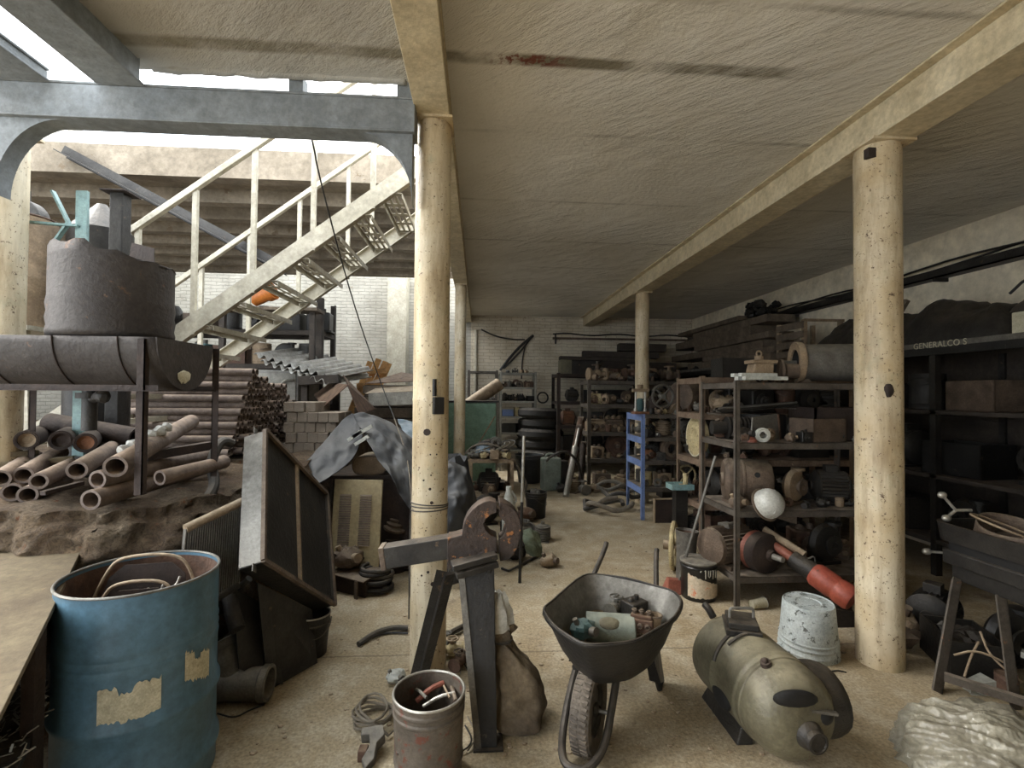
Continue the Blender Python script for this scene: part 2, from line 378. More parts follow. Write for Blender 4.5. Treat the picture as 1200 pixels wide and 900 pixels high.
# upper slab of the left bay, ending short of the cross beam
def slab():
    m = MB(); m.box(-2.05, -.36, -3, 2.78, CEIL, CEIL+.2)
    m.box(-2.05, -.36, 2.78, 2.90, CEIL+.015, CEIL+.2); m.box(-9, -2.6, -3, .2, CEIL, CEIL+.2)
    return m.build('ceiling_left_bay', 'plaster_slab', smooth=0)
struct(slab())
def wavy_edge():
    m = MB(); n = 60
    def fn(u, v):
        x = -1.86+1.42*u; w = .018*noise.noise(Vector((x*9, 0, 0)))+.01*noise.noise(Vector((x*31, 2, 0)))
        return (x, 2.90+.03*(v > .3), CEIL+.035*(1-v)*0+(.17*v)-(0.002+w*.6)*(1-v))
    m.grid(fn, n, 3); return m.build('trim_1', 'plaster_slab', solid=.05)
struct(wavy_edge())
def ibeam(name, p, q, w, h, tf, tw, mat, label, top=1.0):
    p, q = Vector(p), Vector(q); m = MB(); z = Vector((0, 0, 1))
    m.bar(p+z*(tf/2), q+z*(tf/2), w, tf); m.bar(p+z*(h/2), q+z*(h/2), tw, h-tf*2); m.bar(p+z*(h-tf/2), q+z*(h-tf/2), w*top, tf)
    return struct(m.build(name, mat, bevel=.004, smooth=0), label, 'beam')
ibeam('beam_right_bay', (2.53, -3, 3.25), (2.53, 11.45, 3.25), .24, .21, .014, .225, 'cream_paint', 'long cream steel beam over the right hand columns', 1.45)
ibeam('beam_left_bay', (-.29, -3, 3.30), (-.29, 11.45, 3.30), .20, .16, .012, .185, 'cream_paint', 'long beige beam running back over the peeling middle column')
ibeam('beam_courtyard', (-9, 2.885, 3.14), (-.38, 2.885, 3.14), .15, .20, .014, .14, 'beam_grey', 'blue grey cross beam with curved brackets over the courtyard opening')
ibeam('beam_skylight', (-1.965, -3, 3.32), (-1.965, 2.8, 3.32), .25, .20, .014, .2, 'beam_grey', 'grey beam running beside the skylight slot at upper left')
ibeam('beam_skylight_edge', (-2.54, -3, 3.32), (-2.54, 2.8, 3.32), .42, .07, .014, .40, 'beam_grey', 'outer grey beam at far upper left corner by the skylight')
plain('trim_2', -1.12, -1.04, 2.92, 3.0, 3.33, 3.5, 'beam_grey')
plain('trim_3', -.50, -.38, 2.92, 3.0, 3.33, 3.5, 'beam_grey')
def column(name, x, y, r, top, label, seams=(), rings=()):
    m = MB(); prof = [(r*1.0, 0)]
    for z in seams: prof += [(r, z-.012), (r*1.025, z), (r, z+.012)]
    prof += [(r, top-.03), (r*.96, top)]
    m.lathe(prof, (0, 0, 0), seg=40); m.box(-r*1.1, r*1.1, -r*1.1, r*1.1, top, top+.015)
    o = m.build(name, 'column_paint', loc=(x, y, 0)); return struct(o, label, 'column')
c1 = column('column_middle', -.29, 3.02, .107, 3.285, 'peeling cream pipe column with electrical box standing behind the clamp stand', (1.62, 1.84))
MB().box(-.032, .032, -.02, .02, -.05, .05).build('electrical_box', 'black_iron', c1, bevel=.004, loc=(.052, -.102, 1.585), rot=(0, 0, .42))
MB().cyl((0, 0, -.06), (0, 0, .04), .012).build('conduit_stub', 'black_iron', c1, loc=(.03, -.108, 1.70))
w = MB()
for k, z in enumerate((.965, .985, 1.0)): w.torus((0, 0, z), .109, .004, (.05*k-.04, .05, 1))
w.tube([(-.109, -.02, 1.0), (-.112, -.03, .8), (-.112, -.03, .5), (-.112, -.03, .32)], .004, 6)
w.build('wire_wrap', 'hose', c1)
pt = MB()
for (a, z, h_) in ((-.1, 1.43, .05), (.1, 1.3, .012), (.45, 1.3, .012), (.15, 1.18, .012), (-.25, 1.15, .014), (.1, 1.1, .02), (.2, 1.02, .024), (-.1, .86, .01), (.4, 1.36, .01), (.05, .62, .02), (.3, .55, .03), (-.3, .6, .015), (.3, .7, .012)):
    t = -pi/2+a; pt.box(0, 0, 0, 0, 0, 0) if 0 else pt.cyl((.1*cos(t), .1*sin(t), z), (.1085*cos(t), .1085*sin(t), z), h_*.5, h_*.4, 9)
pt.build('rust_pits', 'dark_rust', c1)
c2 = column('column_right', 2.52, 2.97, .128, 3.235, 'thick cream column in front of the right hand shelves', ())
hole = MB(); hole.ball((0, 0, 0), .035, (.8, .45, 1.2), wob=.3); hole.build('rusted_hole', 'dark_rust', c2, loc=(-.035, -.123, 1.70))
bx = MB(); bx.box(-.03, .03, -.02, .02, -.03, .03); bx.tube([(0, 0, 0), (.03, -.01, -.05), (.035, -.012, -.2), (.04, -.01, -.35), (.03, -.01, -.6), (.0, .03, -.85)], .0035, 6)
bx.build('cable_clip', 'dark_rust', c2, loc=(-.105, -.075, 3.17))
c3 = column('column_courtyard', -.29, 7.5, .085, 3.285, 'slim bright cream column further back beside the green bench', ())
c4 = column('column_back', 2.53, 7.55, .105, 3.235, 'cream column standing behind the blue rack', (2.2, 2.83))
c5 = column('column_left', -2.74, 3.02, .105, 3.14, 'grey column at the left picture edge with curved bracket', ())
def bracket(name, x0, sgn, label, W_=.30, H_=.40):
    m = MB(); poly = [(0, 0), (0, H_)] + [(0, H_)]
    pts = [(0, 0), (W_, 0)]
    for k in range(1, 13):
        t = pi/2*k/12; pts.append((W_*(1-sin(t)), H_*(1-cos(t))*1.0))
    poly = [(sgn*a, -b) for a, b in pts]
    m.prism(poly, (x0, 2.84, 3.14), (1, 0, 0), (0, 0, 1), (0, 1, 0), .10)
    return struct(m.build(name, 'beam_grey'), label, 'bracket')
bracket('bracket_right', -.395, -1, 'curved grey gusset joining the cross beam to the middle column')
bracket('bracket_left', -2.635, 1, 'curved grey gusset joining the cross beam to the left column', .34, .42)
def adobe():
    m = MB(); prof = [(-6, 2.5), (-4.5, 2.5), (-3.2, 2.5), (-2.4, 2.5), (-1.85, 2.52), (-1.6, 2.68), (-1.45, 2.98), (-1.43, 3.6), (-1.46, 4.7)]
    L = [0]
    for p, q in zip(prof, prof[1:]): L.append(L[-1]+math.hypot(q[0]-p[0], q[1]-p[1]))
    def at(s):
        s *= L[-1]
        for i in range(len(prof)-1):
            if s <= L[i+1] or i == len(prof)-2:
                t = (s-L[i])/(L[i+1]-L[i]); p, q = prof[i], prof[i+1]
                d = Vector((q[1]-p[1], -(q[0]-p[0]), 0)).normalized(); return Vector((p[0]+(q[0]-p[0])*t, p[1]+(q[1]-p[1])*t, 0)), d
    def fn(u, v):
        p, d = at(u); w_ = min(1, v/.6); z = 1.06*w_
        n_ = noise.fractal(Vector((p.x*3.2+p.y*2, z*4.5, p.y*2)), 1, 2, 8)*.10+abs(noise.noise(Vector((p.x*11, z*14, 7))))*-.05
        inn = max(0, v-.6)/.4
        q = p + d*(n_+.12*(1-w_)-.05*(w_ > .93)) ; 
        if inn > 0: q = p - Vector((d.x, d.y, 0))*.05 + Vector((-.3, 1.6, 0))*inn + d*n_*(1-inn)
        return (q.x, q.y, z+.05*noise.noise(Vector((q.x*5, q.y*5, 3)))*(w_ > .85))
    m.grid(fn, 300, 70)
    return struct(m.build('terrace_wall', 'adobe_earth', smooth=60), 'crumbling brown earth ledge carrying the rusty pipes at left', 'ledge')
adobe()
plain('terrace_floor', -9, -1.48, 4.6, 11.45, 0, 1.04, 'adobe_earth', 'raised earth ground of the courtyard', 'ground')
# canopy over the far side of the courtyard
def canopy():
    m = MB(); Y0, Y1 = 5.35, 9.3
    m.box(-9, -.25, Y0+.16, Y1, 4.0, 4.15); m.box(-9, -.25, Y0, Y0+.158, 3.90, 4.21)
    for k in range(7): y = Y0+.55+k*.57; m.box(-9, -.25, y, y+.14, 3.84, 3.998)
    return struct(m.build('canopy_slab', 'canopy_concrete', smooth=0), 'ribbed concrete canopy roof behind the white stairs', 'roof')
canopy()
plain('column_canopy', -2.03, -1.62, 11.0, 11.45, 0, 4.3, 'white_paint', 'white pilaster on the far brick wall', 'column')
# ------------------------------------------------------------------ blue barrel and what is in it
BC = Vector((-1.44, 2.25, 0))
t = thing('oil_drum', 'large blue open top steel drum with torn white stickers', 'drum', BC)
m = MB(); r = .285
prof = [(r-.004, 0), (r, .01)]
for z in (.12, .37): prof += [(r, z-.03), (r+.013, z-.008), (r+.013, z+.008), (r, z+.03)]
for z in (.58, .615, .65): prof += [(r, z-.014), (r+.004, z), (r, z+.014)]
prof += [(r, .86), (r, .875), (r-.004, .875), (r-.004, .02), (0.001, .02)]
m.lathe(prof, seg=72, wob=.004); m.build('shell', 'barrel_blue', t)
m = MB(); m.torus((0, 0, .876), r, .006, seg=72); m.build('rim', 'grey_steel', t)
m = MB(); m.lathe([(r-.006, .86), (r-.006, .55), (.001, .55)], seg=48); m.build('rusty_lining', 'rust', t)
def sticker(a0, a1, z0, z1, seed, name, skew=0):
    m = MB(); rg = random.Random(seed); n = 26
    top = [z1+rg.uniform(-.014, .004)-(.03 if abs(i-n*.45) < 3 else 0) for i in range(n+1)]; bot = [z0+rg.uniform(-.006, .012) for i in range(n+1)]
    m.grid(lambda u, v: (lambda a, z: ((r+.0035)*cos(a), (r+.0035)*sin(a), z))(a0+(a1-a0)*u, bot[int(u*n+.5)]*(1-v)+top[int(u*n+.5)]*v+skew*u), n, 2)
    return m.build(name, 'paper', t, smooth=60)
sticker(-1.46, -.765, .405, .545, 3, 'torn_label'); sticker(-.47, -.03, .475, .60, 8, 'torn_label', -.05)
def guard(loc, rz, rx, s, label):
    g = thing('fan_guard', label, 'metal frame', loc, (rx, 0, rz)); m = MB()
    pts = [(-.21, 0, -.02), (-.13, 0, .22), (-.07, 0, .27), (.12, 0, .27), (.19, 0, .22), (.25, 0, .02)]
    m.tube([(a*s, b, c*s) for a, b, c in pts], .007, 8, smooth=2); m.build('bent_rod', 'iron_tan', g)
    m = MB(); m.prism([(-.19*s, 0), (-.125*s, .2*s), (-.07*s, .25*s), (.115*s, .25*s), (.17*s, .2*s), (.21*s, 0)], (0, .012, -.02), (1, 0, 0), (0, 0, 1), (0, 1, 0), .004)
    m.build('plate', 'dark_rust', g, smooth=0)
    m = MB()
    for k in range(4): m.tube([(-.06+.06*k, -.012, .06+.02*k), (-.03+.06*k, -.016, .075+.02*k), (-.02+.06*k, -.012, .11+.02*k)], .005, 6, smooth=1)
    m.build('hook', 'light_steel', g); return g
guard(BC+Vector((-.05, .05, .655)), .18, -.12, 1.0, 'bent rod and plate frame standing at the back inside the blue drum')
guard(BC+Vector((-.01, -.06, .64)), .2, -.12, .78, 'smaller bent rod and plate frame at the front inside the blue drum')
m = MB()
for k in range(14):
    a = rnd.uniform(0, 6.28); d = rnd.uniform(0, .2); p = Vector((d*cos(a), d*sin(a), .565)); q = p+Vector((rnd.uniform(-.12, .12), rnd.uniform(-.12, .12), rnd.uniform(0, .05))); 
    if q.xy.length < .25: m.bar(p, q, .03, .012)
o = m.build('scrap_offcuts', 'rust', loc=BC); tag(o, 'rusty metal offcuts lying in the bottom of the blue drum', 'scrap', kind='stuff')

# ------------------------------------------------------------------ board topped bench at lower left
t = thing('work_table', 'low dark steel bench under a dusty plywood sheet at lower left corner', 'table', (0, 0, 0))
c_far, c_near = G(97, 641, .885), G(-10, 858, .80); ed = (c_near-c_far); pv = Vector((ed.y, -ed.x, 0)).normalized()*-1
lft = G(-4, 629, .885); lft = c_far+(lft-c_far)*4; lft.y = min(lft.y, 2.36); lft2 = lft+ed
th = Vector((0, 0, -.022)); m = MB(); m.hexa([c_far+th, c_near+th, lft2+th, lft+th, c_far, c_near, lft2, lft]); m.build('plywood_sheet', 'plywood', t, bevel=.002, smooth=0)
inn = (lft-c_far).normalized()*.04
for k, e in enumerate((.04, .55, .97)):
    p = c_far.lerp(c_near, e)+inn; m = MB(); m.bar((p.x, p.y, 0), (p.x, p.y, p.z-.024), .045); m.build('leg', 'dark_rust', t, smooth=0)
m = MB(); a_, b_ = c_far+inn, c_near+inn; z0, z1 = .40, .43; w_ = (lft-c_far).normalized()*.8
m.hexa([Vector((p.x, p.y, z)) for z in (z0, z1) for p in (a_, b_, b_+w_, a_+w_)]); m.build('lower_shelf', 'dark_steel', t, smooth=0)
m = MB(); m.hexa([Vector((p.x, p.y, z)) for z in (.05, .86) for p in (a_+w_*.45, b_+w_*.45, b_+w_*.5, a_+w_*.5)]); m.build('void_shade_panel', 'black_iron', t, smooth=0)  # added black panel, paints the dark void under the board
m = MB()
for k in range(260):
    p = a_.lerp(b_, rnd.uniform(.3, .95))+w_*rnd.uniform(0, .3); p.z = .432; a = rnd.uniform(0, 3.14); l_ = rnd.uniform(.01, .05)
    m.bar(p+Vector((0, 0, rnd.uniform(0, .035))), p+Vector((l_*cos(a), l_*sin(a), rnd.uniform(0, .04))), rnd.uniform(.003, .008), .002)
tag(m.build('metal_shavings', 'light_steel'), 'shiny metal shavings heaped under the plywood sheet at lower left', 'shavings', kind='stuff')

# ------------------------------------------------------------------ half round trough on its frame
TY, TR, TZ, TX0, TX1 = 2.77, .255, 1.92, -2.60, -1.57
t = thing('feed_trough', 'dark half round steel trough on angle iron legs above the rusty pipes', 'trough', (TX1, TY, 1.16))
L0 = Vector((TX1, TY, 1.16))
m = MB(); n = 24
ring = lambda x, rr: [Vector((x, TY+rr*cos(pi+pi*k/n), TZ+rr*sin(pi+pi*k/n)*1.02))-L0 for k in range(n+1)]
m.loft([ring(TX0, TR), ring(-2.3, TR*1.005), ring(-1.95, TR), ring(TX1-.1, TR), ring(TX1, TR)], False, False, closed=False)
m.build('half_cylinder', 'trough_steel', t, solid=.006)
for x in (TX0, TX1-.004):
    m = MB(); m.prism([(TR*cos(pi+pi*k/n), TR*sin(pi+pi*k/n)*1.02) for k in range(n+1)], Vector((x, TY, TZ))-L0, (0, 1, 0), (0, 0, 1), (1, 0, 0), .006)
    m.build('end_plate', 'trough_steel', t)
m = MB(); m.ball((0, 0, 0), .055, (.06, 1, .62), wob=.35, ws=20); m.build('white_patch', 'paper', t, loc=Vector((TX1+.005, TY-.03, TZ-.185))-L0)
for x in (-1.75, -2.05, -2.35):
    m = MB(); m.tube([Vector((x, TY+(TR+.004)*cos(pi+pi*.55*k/12), TZ+(TR+.004)*sin(pi+pi*.55*k/12)*1.02))-L0 for k in range(13)], .004, 6)
    m.build('weld_seam', 'dark_rust', t)
m = MB()
for y in (TY-TR, TY+TR): m.angle(Vector((TX0, y, TZ-.265))-L0, Vector((TX1+.015, y, TZ-.265))-L0, .03, .004)
for x in (TX0+.02, TX1): m.bar(Vector((x, TY-TR, TZ-.262))-L0, Vector((x, TY+TR, TZ-.262))-L0, .028, .006)
m.build('frame_rail', 'dark_rust', t, smooth=0)
for x, y in ((-1.615, TY-TR-.012), (-1.575, TY+TR+.012), (TX0+.01, TY-TR-.012), (TX0+.01, TY+TR+.012)):
    m = MB(); m.angle(Vector((x, y, 1.155))-L0, Vector((x, y, TZ-.01))-L0, .036, .005, 1 if y < TY else -1); m.build('leg', 'dark_rust', t, smooth=0)
m = MB(); p = Vector((-2.06, TY, TZ-TR))-L0; m.cyl(p, p-Vector((0, 0, .22)), .034); m.cyl(p-Vector((0, 0, .02)), p-Vector((0, 0, .05)), .06); m.cyl(p-Vector((0, 0, .06)), p+Vector((.1, -.05, -.03)), .02, .03); m.ball(p+Vector((.1, -.05, -.04)), .035, wob=.2)
m.build('outlet_valve', 'greasy', t)
# cut drum standing on the trough
t = thing('cut_drum', 'dark ribbed half drum standing on the steel trough', 'drum', (-1.955, 2.78, TZ+.006))
m = MB(); r = .268; n = 40; H = .46
prof = []
for z in (0, .03, .06, .10, .13, .17, .21, .30, .40): prof.append((r+(.006 if z in (.03, .10, .17) else 0), z))
rings = [[Vector((rr*cos(2*pi*k/n), rr*sin(2*pi*k/n), z)) for k in range(n)] for rr, z in prof]
rings.append([Vector((r*cos(2*pi*k/n), r*sin(2*pi*k/n), H-.07*(cos(2*pi*k/n) > .2)*cos(2*pi*k/n)+.012*sin(k*1.7))) for k in range(n)])
m.loft(rings, False, False); m.build('shell', 'trough_steel', t, solid=.004)
m = MB(); m.prism([(-.06, 0), (.10, -.03), (.09, .06), (-.05, .10)], (.13, -.02, H-.03), (1, -.25, 0), (0, .1, 1), (0, 1, 0), .005); m.build('torn_flap', 'dark_rust', t, smooth=0)
m = MB(); m.bar((TR*1.05, 0, 0), (-TR*1.05, 0, 0), .03, .01) ; m.build('cross_bar', 'dark_rust', t, smooth=0, loc=(0, 0, .0))
# teal frame and square post standing in the cut drum
t = thing('teal_bracing_stand', 'pale teal flat bar frame sticking up behind the half drum', 'metal frame', A(95, 300, 3.12)*1.0)
b0 = t.location.copy()
def rel(px, py, Y): return A(px, py, Y)-b0
m = MB(); m.bar(rel(18, 259, 3.12), rel(92, 265, 3.12), .03, .012); m.build('cross_bar', 'teal', t, smooth=0)
m = MB(); m.bar(rel(62, 224, 3.13), rel(82, 264, 3.13), .03, .012); m.bar(rel(80, 262, 3.13), rel(64, 284, 3.13), .03, .012); m.build('brace', 'teal', t, smooth=0)
m = MB(); m.bar(rel(97, 224, 3.14), Vector((.0, .02, -1.2)), .065, .02, up=(0, 1, 0)); m.build('upright', 'teal', t, smooth=0)
t = thing('square_post', 'dark square steel post behind the half drum beside the teal frame', 'post', (A(140, 300, 3.45).x, 3.45, 1.08)); zt = A(140, 228, 3.45).z-1.08
m = MB(); m.bar((0, 0, 0), (0, 0, zt), .085); m.build('tube', 'dark_steel', t, bevel=.006, smooth=0)
m = MB(); m.box(-.08, .08, -.08, .08, zt, zt+.008); m.build('cap_plate', 'dark_rust', t, smooth=0)
# brown drum on a white trestle, odds behind it
bz = A(29, 385, 3.5).z
t = thing('steel_trestle', 'white painted trestle under the brown drum behind the left column', 'trestle', (-3.08, 3.5, 1.08))
for x in (-.2, .2):
    for y in (-.16, .16): m = MB(); m.bar((x*1.2, y, 0), (x, y, bz-1.11), .03); m.build('leg', 'white_paint', t, smooth=0)
m = MB(); m.box(-.24, .24, -.2, .2, bz-1.11, bz-1.08); m.build('top', 'white_paint', t, smooth=0)
zt = A(29, 257, 3.5).z
t = thing('brown_drum', 'tall faded brown drum seen just right of the left column', 'drum', (-3.08, 3.5, bz))
m = MB(); m.lathe([(.2, 0), (.2, .3), (.204, .32), (.2, .34), (.2, zt-bz), (.195, zt-bz), (.195, .01), (.001, .01)], seg=36); m.build('shell', 'iron_tan', t)
m = MB(); m.torus((0, 0, zt-bz), .2, .006, seg=36); m.build('rim', 'rust', t)
t = thing('fan_housing', 'dark round blower housing standing in the brown drum', 'blower', (-3.06, 3.5, zt-.12))
m = MB(); m.cyl((0, -.05, .1), (0, .05, .1), .15, seg=28); m.build('scroll_case', 'greasy', t, bevel=.01); m = MB(); m.bar((.0, 0, -.1), (-.02, 0, .32), .09, .06); m.build('outlet', 'dark_steel', t, smooth=0)
t = thing('sheet_cone', 'dark pointed sheet metal hood behind the teal frame', 'hood', (A(118, 300, 3.7).x, 3.7, 1.08)); zt = A(118, 240, 3.7).z-1.08
m = MB(); m.lathe([(.19, 0), (.19, zt-.2), (.03, zt)], seg=24, cap=True); m.build('shell', 'dark_steel', t)

# ------------------------------------------------------------------ white stairs
SY0, SY1 = 4.0, 5.0
P0, P1 = Vector((-3.75, 0, 1.03)), Vector((-.42, 0, 3.55)); SD = (P1-P0).normalized()
t = thing('staircase', 'white steel staircase with slotted treads rising to the right', 'stairs', (-3.7, 4.5, 1.04)); b0 = t.location.copy()
for y in (SY0, SY1):
    m = MB(); a, b = P0.copy(), P1.copy(); a.y = b.y = y; s = 1 if y == SY0 else -1
    m.bar(a-b0, b-b0, .012, .13); nrm = Vector((-SD.z, 0, SD.x))
    for e in (-1, 1): m.bar(a-b0+nrm*e*.062+Vector((0, s*.03, 0)), b-b0+nrm*e*.062+Vector((0, s*.03, 0)), .05, .008)
    m.build('stringer', 'white_paint', t, smooth=0)
k0 = -.42-.04
for k in range(14):
    x = -1.60-.02+.241*(k-8); z = P0.z+(x-.07-P0.x)*(P1.z-P0.z)/(P1.x-P0.x)-.05
    if z < 1.2 or x > -.55: continue
    m = MB(); x0, x1 = x-.16, x+.02
    for i in range(4): xx = x0+.011+(x1-x0-.022)*i/3; m.box(xx-.011, xx+.011, SY0+.02, SY1-.02, z-.004, z)
    for j in range(5): yy = SY0+.04+(SY1-SY0-.08)*j/4; m.box(x0, x1, yy-.03, yy+.03, z-.0045, z-.0005)
    for xx in (x0, x1): m.box(xx-.003, xx+.003, SY0+.02, SY1-.02, z-.04, z)
    o = m.build('tread', 'white_paint', t, smooth=0); o.location = -b0
hr = 1.07
for y, pxs in ((SY0, (95, 160, 227, 296, 366, 436)), (SY1, (236, 292, 350, 407, 435))):
    m = MB(); a, b = P0+Vector((0, y, hr)), P1+Vector((0, y, hr)); m.bar(a-b0, b-b0, .045, .045); m.build('handrail', 'white_paint', t, bevel=.004, smooth=0)
    for px in pxs:
        x = A(px, 300, y).x; z = P0.z+(x-P0.x)*(P1.z-P0.z)/(P1.x-P0.x); m = MB(); m.bar(Vector((x, y+.012, z-.08))-b0, Vector((x, y+.012, z+hr))-b0, .035); m.build('baluster', 'white_paint', t, smooth=0)
m = MB(); m.bar((.2, -.48, .30), (1.35, .45, .42), .045); m.build('tie_bar', 'white_paint', t, smooth=0)
for x, y in ((.75, .5), (.4, .5)): m = MB(); m.bar((x, y, -.02), (x, y, .55), .05); m.build('foot_post', 'white_paint', t, smooth=0)
# dark angle bar leaning across
p, q = A(72, 180, 5.28), A(330, 318, 5.06); m = MB(); m.angle(p, q, .09, .01); m.angle(p+Vector((.02, .03, -.03)), q+Vector((.02, .03, -.03)), .05, .008, -1)
tag(m.build('angle_bar', 'dark_steel', smooth=0), 'long dark angle iron leaning diagonally behind the stair handrail', 'steel bar')

# ------------------------------------------------------------------ big rusty pipes on the ledge
def big_pipe(e, f, r, label, mat='rust_pipe', wall=.012, plug=None):
    d = (f-e); t = thing('rusty_pipe', label, 'pipe', e); m = MB(); m.pipe((0, 0, 0), d, r, wall, 22); m.build('tube', mat, t)
    if plug: m = MB(); u = d.normalized(); m.lathe([(r*.85, -.004), (r*.86, .01), (r*.4, .03), (.001, .03)], (0, 0, 0), u, 20); m.build('end_scale', plug, t)
    return t
R_ = .048
zt = 1.10
big_pipe(G(106, 586, 1.115), G(262, 541, 1.14), .050, 'rusty pipe lying lowest at the right front of the pile, end open')
big_pipe(G(114, 562, 1.205), G(240, 533, 1.23), .046, 'rusty pipe second from bottom at the front right of the pipe pile')
big_pipe(G(135, 547, 1.30), G(224, 494, 1.44), .050, 'long rusty pipe rising to the right across the top of the pile')
big_pipe(G(90, 551, 1.25), G(165, 505, 1.36), .046, 'dark rusty pipe rising to the right left of the topmost one')
big_pipe(G(187, 560, 1.20), G(250, 545, 1.22), .040, 'short rusty pipe by the trough leg on the right of the pile')
big_pipe(G(27, 557, 1.20), G(70, 530, 1.27), .046, 'rusty pipe end second from left in the front stack, upper row')
big_pipe(G(45, 564, 1.19), G(84, 545, 1.22), .042, 'rusty pipe end third from left in the front stack, below the dark pipe')
big_pipe(G(14, 577, 1.115), G(60, 555, 1.13), .048, 'rusty pipe end at the bottom left of the front stack')
big_pipe(G(32, 580, 1.11), G(75, 561, 1.12), .046, 'rusty pipe end beside the bottom left one in the front stack')
big_pipe(G(0, 561, 1.19), G(40, 536, 1.25), .046, 'rusty pipe end cut by the left picture edge in the front stack')
for (ex, ey, fx, fy, lab, pl) in ((100, 519, -40, 496, 'thick pipe with orange rusty end lying above the front stack', 'orange_rust'), (71, 516, -60, 494, 'thick dark pipe left of the orange ended one', 'dark_rust'), (31, 516, -80, 498, 'thick dark pipe with crumbling end furthest left of the upper three', 'iron_tan')):
    e = A(ex, ey, 3.0); f = e+Vector((-.5, .84, .02)); big_pipe(e, f, .056, lab, 'dark_rust', .016, pl)
p, q = A(84, 500, 3.3), A(160, 513, 3.25); big_pipe(q, p+(p-q)*.35, .062, 'long dark pipe lying behind the upper pipes under the trough', 'dark_rust')
for (a, b, c, d, Y0, Y1, lab) in ((170, 535, 247, 522, 2.95, 3.3, 'dark channel bar beside the right pipes'), (50, 578, 96, 566, 2.56, 2.75, 'thin flat bar poking out of the front pipe stack')):
    m = MB(); m.bar(A(a, b, Y0), A(c, d, Y1), .05 if a == 170 else .03, .05 if a == 170 else .02); tag(m.build('flat_bar', 'dark_rust', smooth=0), lab, 'steel bar')
for a, b, c, d, lab in ((0, 533, 44, 530, 'pale plank edge under the upper pipes at left'), (4, 546, 86, 537, 'pale split timber under the upper pipes, lower of two')):
    m = MB(); m.bar(A(a-30, b+2, 2.9), A(c, d, 3.1), .06, .028); tag(m.build('timber_plank', 'plywood', smooth=0), lab, 'plank')
m = MB(); p, q = A(142, 530, 2.78), A(196, 500, 3.02); dd = q-p; prof = []
for k in range(15): prof.append((.026+.006*sin(k*2.3)+(.004 if k % 3 == 0 else 0), dd.length*k/14))
m.lathe([(.001, -.01)]+prof+[(.014, dd.length+.02), (.001, dd.length+.02)], p, dd, 14, wob=.35); tag(m.build('plastic_bottle', 'plastic_clear'), 'long crumpled clear plastic bottle lying on the rusty pipes', 'bottle')
# front post of scrap under pipes
# ------------------------------------------------------------------ stacked bundle of thin pipes behind
PR = .033; X1 = -2.20
def thin_pipe_mesh(L):
    m = MB(); m.lathe([(PR, 0), (PR, L), (PR-.006, L), (PR-.006, L-.25), (.001, L-.25)], (0, 0, 0), (1, 0, 0), 12); m.lathe([(PR, 0), (.001, 0)], (0, 0, 0), (1, 0, 0), 12); return m.build('rusty_thin_pipe', 'rust_pipe')
protos = [thin_pipe_mesh(L) for L in (1.0, 1.15)]
used = [False, False]; cnt = 0
ordn = ['topmost', 'second from top', 'third from top', 'fourth from top', 'fifth from top', 'sixth from top', 'seventh from top', 'eighth from top', 'ninth from top', 'tenth from top', 'eleventh from top', 'twelfth from top', 'lowest']
NROW = 13
for row in range(NROW):
    z = 1.08+PR+row*PR*1.82; y0 = 4.55+row*PR*.25; cols = max(3, 26-int(row*1.0) - (8 if row > 10 else 0))
    for c in range(cols):
        y = y0+(row % 2)*PR+c*PR*2.03; k = rnd.randrange(2); o = protos[k] if not used[k] else protos[k].copy()
        if used[k]: COL.objects.link(o)
        used[k] = True; L = (1.0, 1.15)[k]; x = X1-L+rnd.uniform(-.02, .02)+(row*.012 if c < 2 else .05+rnd.uniform(-.03, .04))
        o.location = (x, y, z); o.rotation_euler = (rnd.uniform(0, 6), 0, rnd.uniform(-.012, .012))
        if c == 0: tag(o, 'rusty thin pipe %s along the near face of the stacked bundle' % ordn[NROW-1-row], 'pipe', 'thin pipes stacked behind the trough')
        else: tag(o, 'rusty thin pipe with dark open end inside the stacked bundle', 'pipe', 'thin pipes stacked behind the trough')
# curved rubber hose and radiator right of the pipes
m = MB(); m.tube([A(272, 520, 3.3), A(262, 516, 3.25), A(253, 525, 3.2), A(247, 545, 3.15), A(252, 565, 3.1), A(248, 578, 3.05), A(238, 588, 3.0), A(229, 592, 2.95)], .030, 10, smooth=2); o = m.build('radiator_hose', 'hose'); tag(o, 'thick curved dark rubber hose hanging beside the leaning steel tray', 'hose')
m = MB(); m.torus((0, 0, 0), .033, .006, (A(238, 588, 3.0)-A(229, 592, 2.95))); m.build('clamp', 'light_steel', o, loc=A(231, 591, 2.97))
# radiator core
pa, pb = A(217, 620, 2.62), A(284, 588, 2.86)
t = thing('radiator', 'finned radiator with pale top tank behind the blue drum', 'radiator', (0, 0, 0)); dv = (pb-pa)
m = MB(); m.cyl(pa, pb, .024, seg=16); m.build('top_tank', 'iron_tan', t)
m = MB(); dwn = Vector((.03, -.10, -.42)); n = 26
for k in range(n):
    p = pa.lerp(pb, k/(n-1)); m.bar(p, p+dwn, .03, .005, up=dv)
for k in range(9): e = .1+k*.1; m.bar(pa+dwn*e, pb+dwn*e, .004, .024)
m.build('fins', 'iron_grey', t, smooth=0)
m = MB(); m.cyl(pa+dwn, pb+dwn, .022, seg=14); m.build('bottom_tank', 'greasy', t)
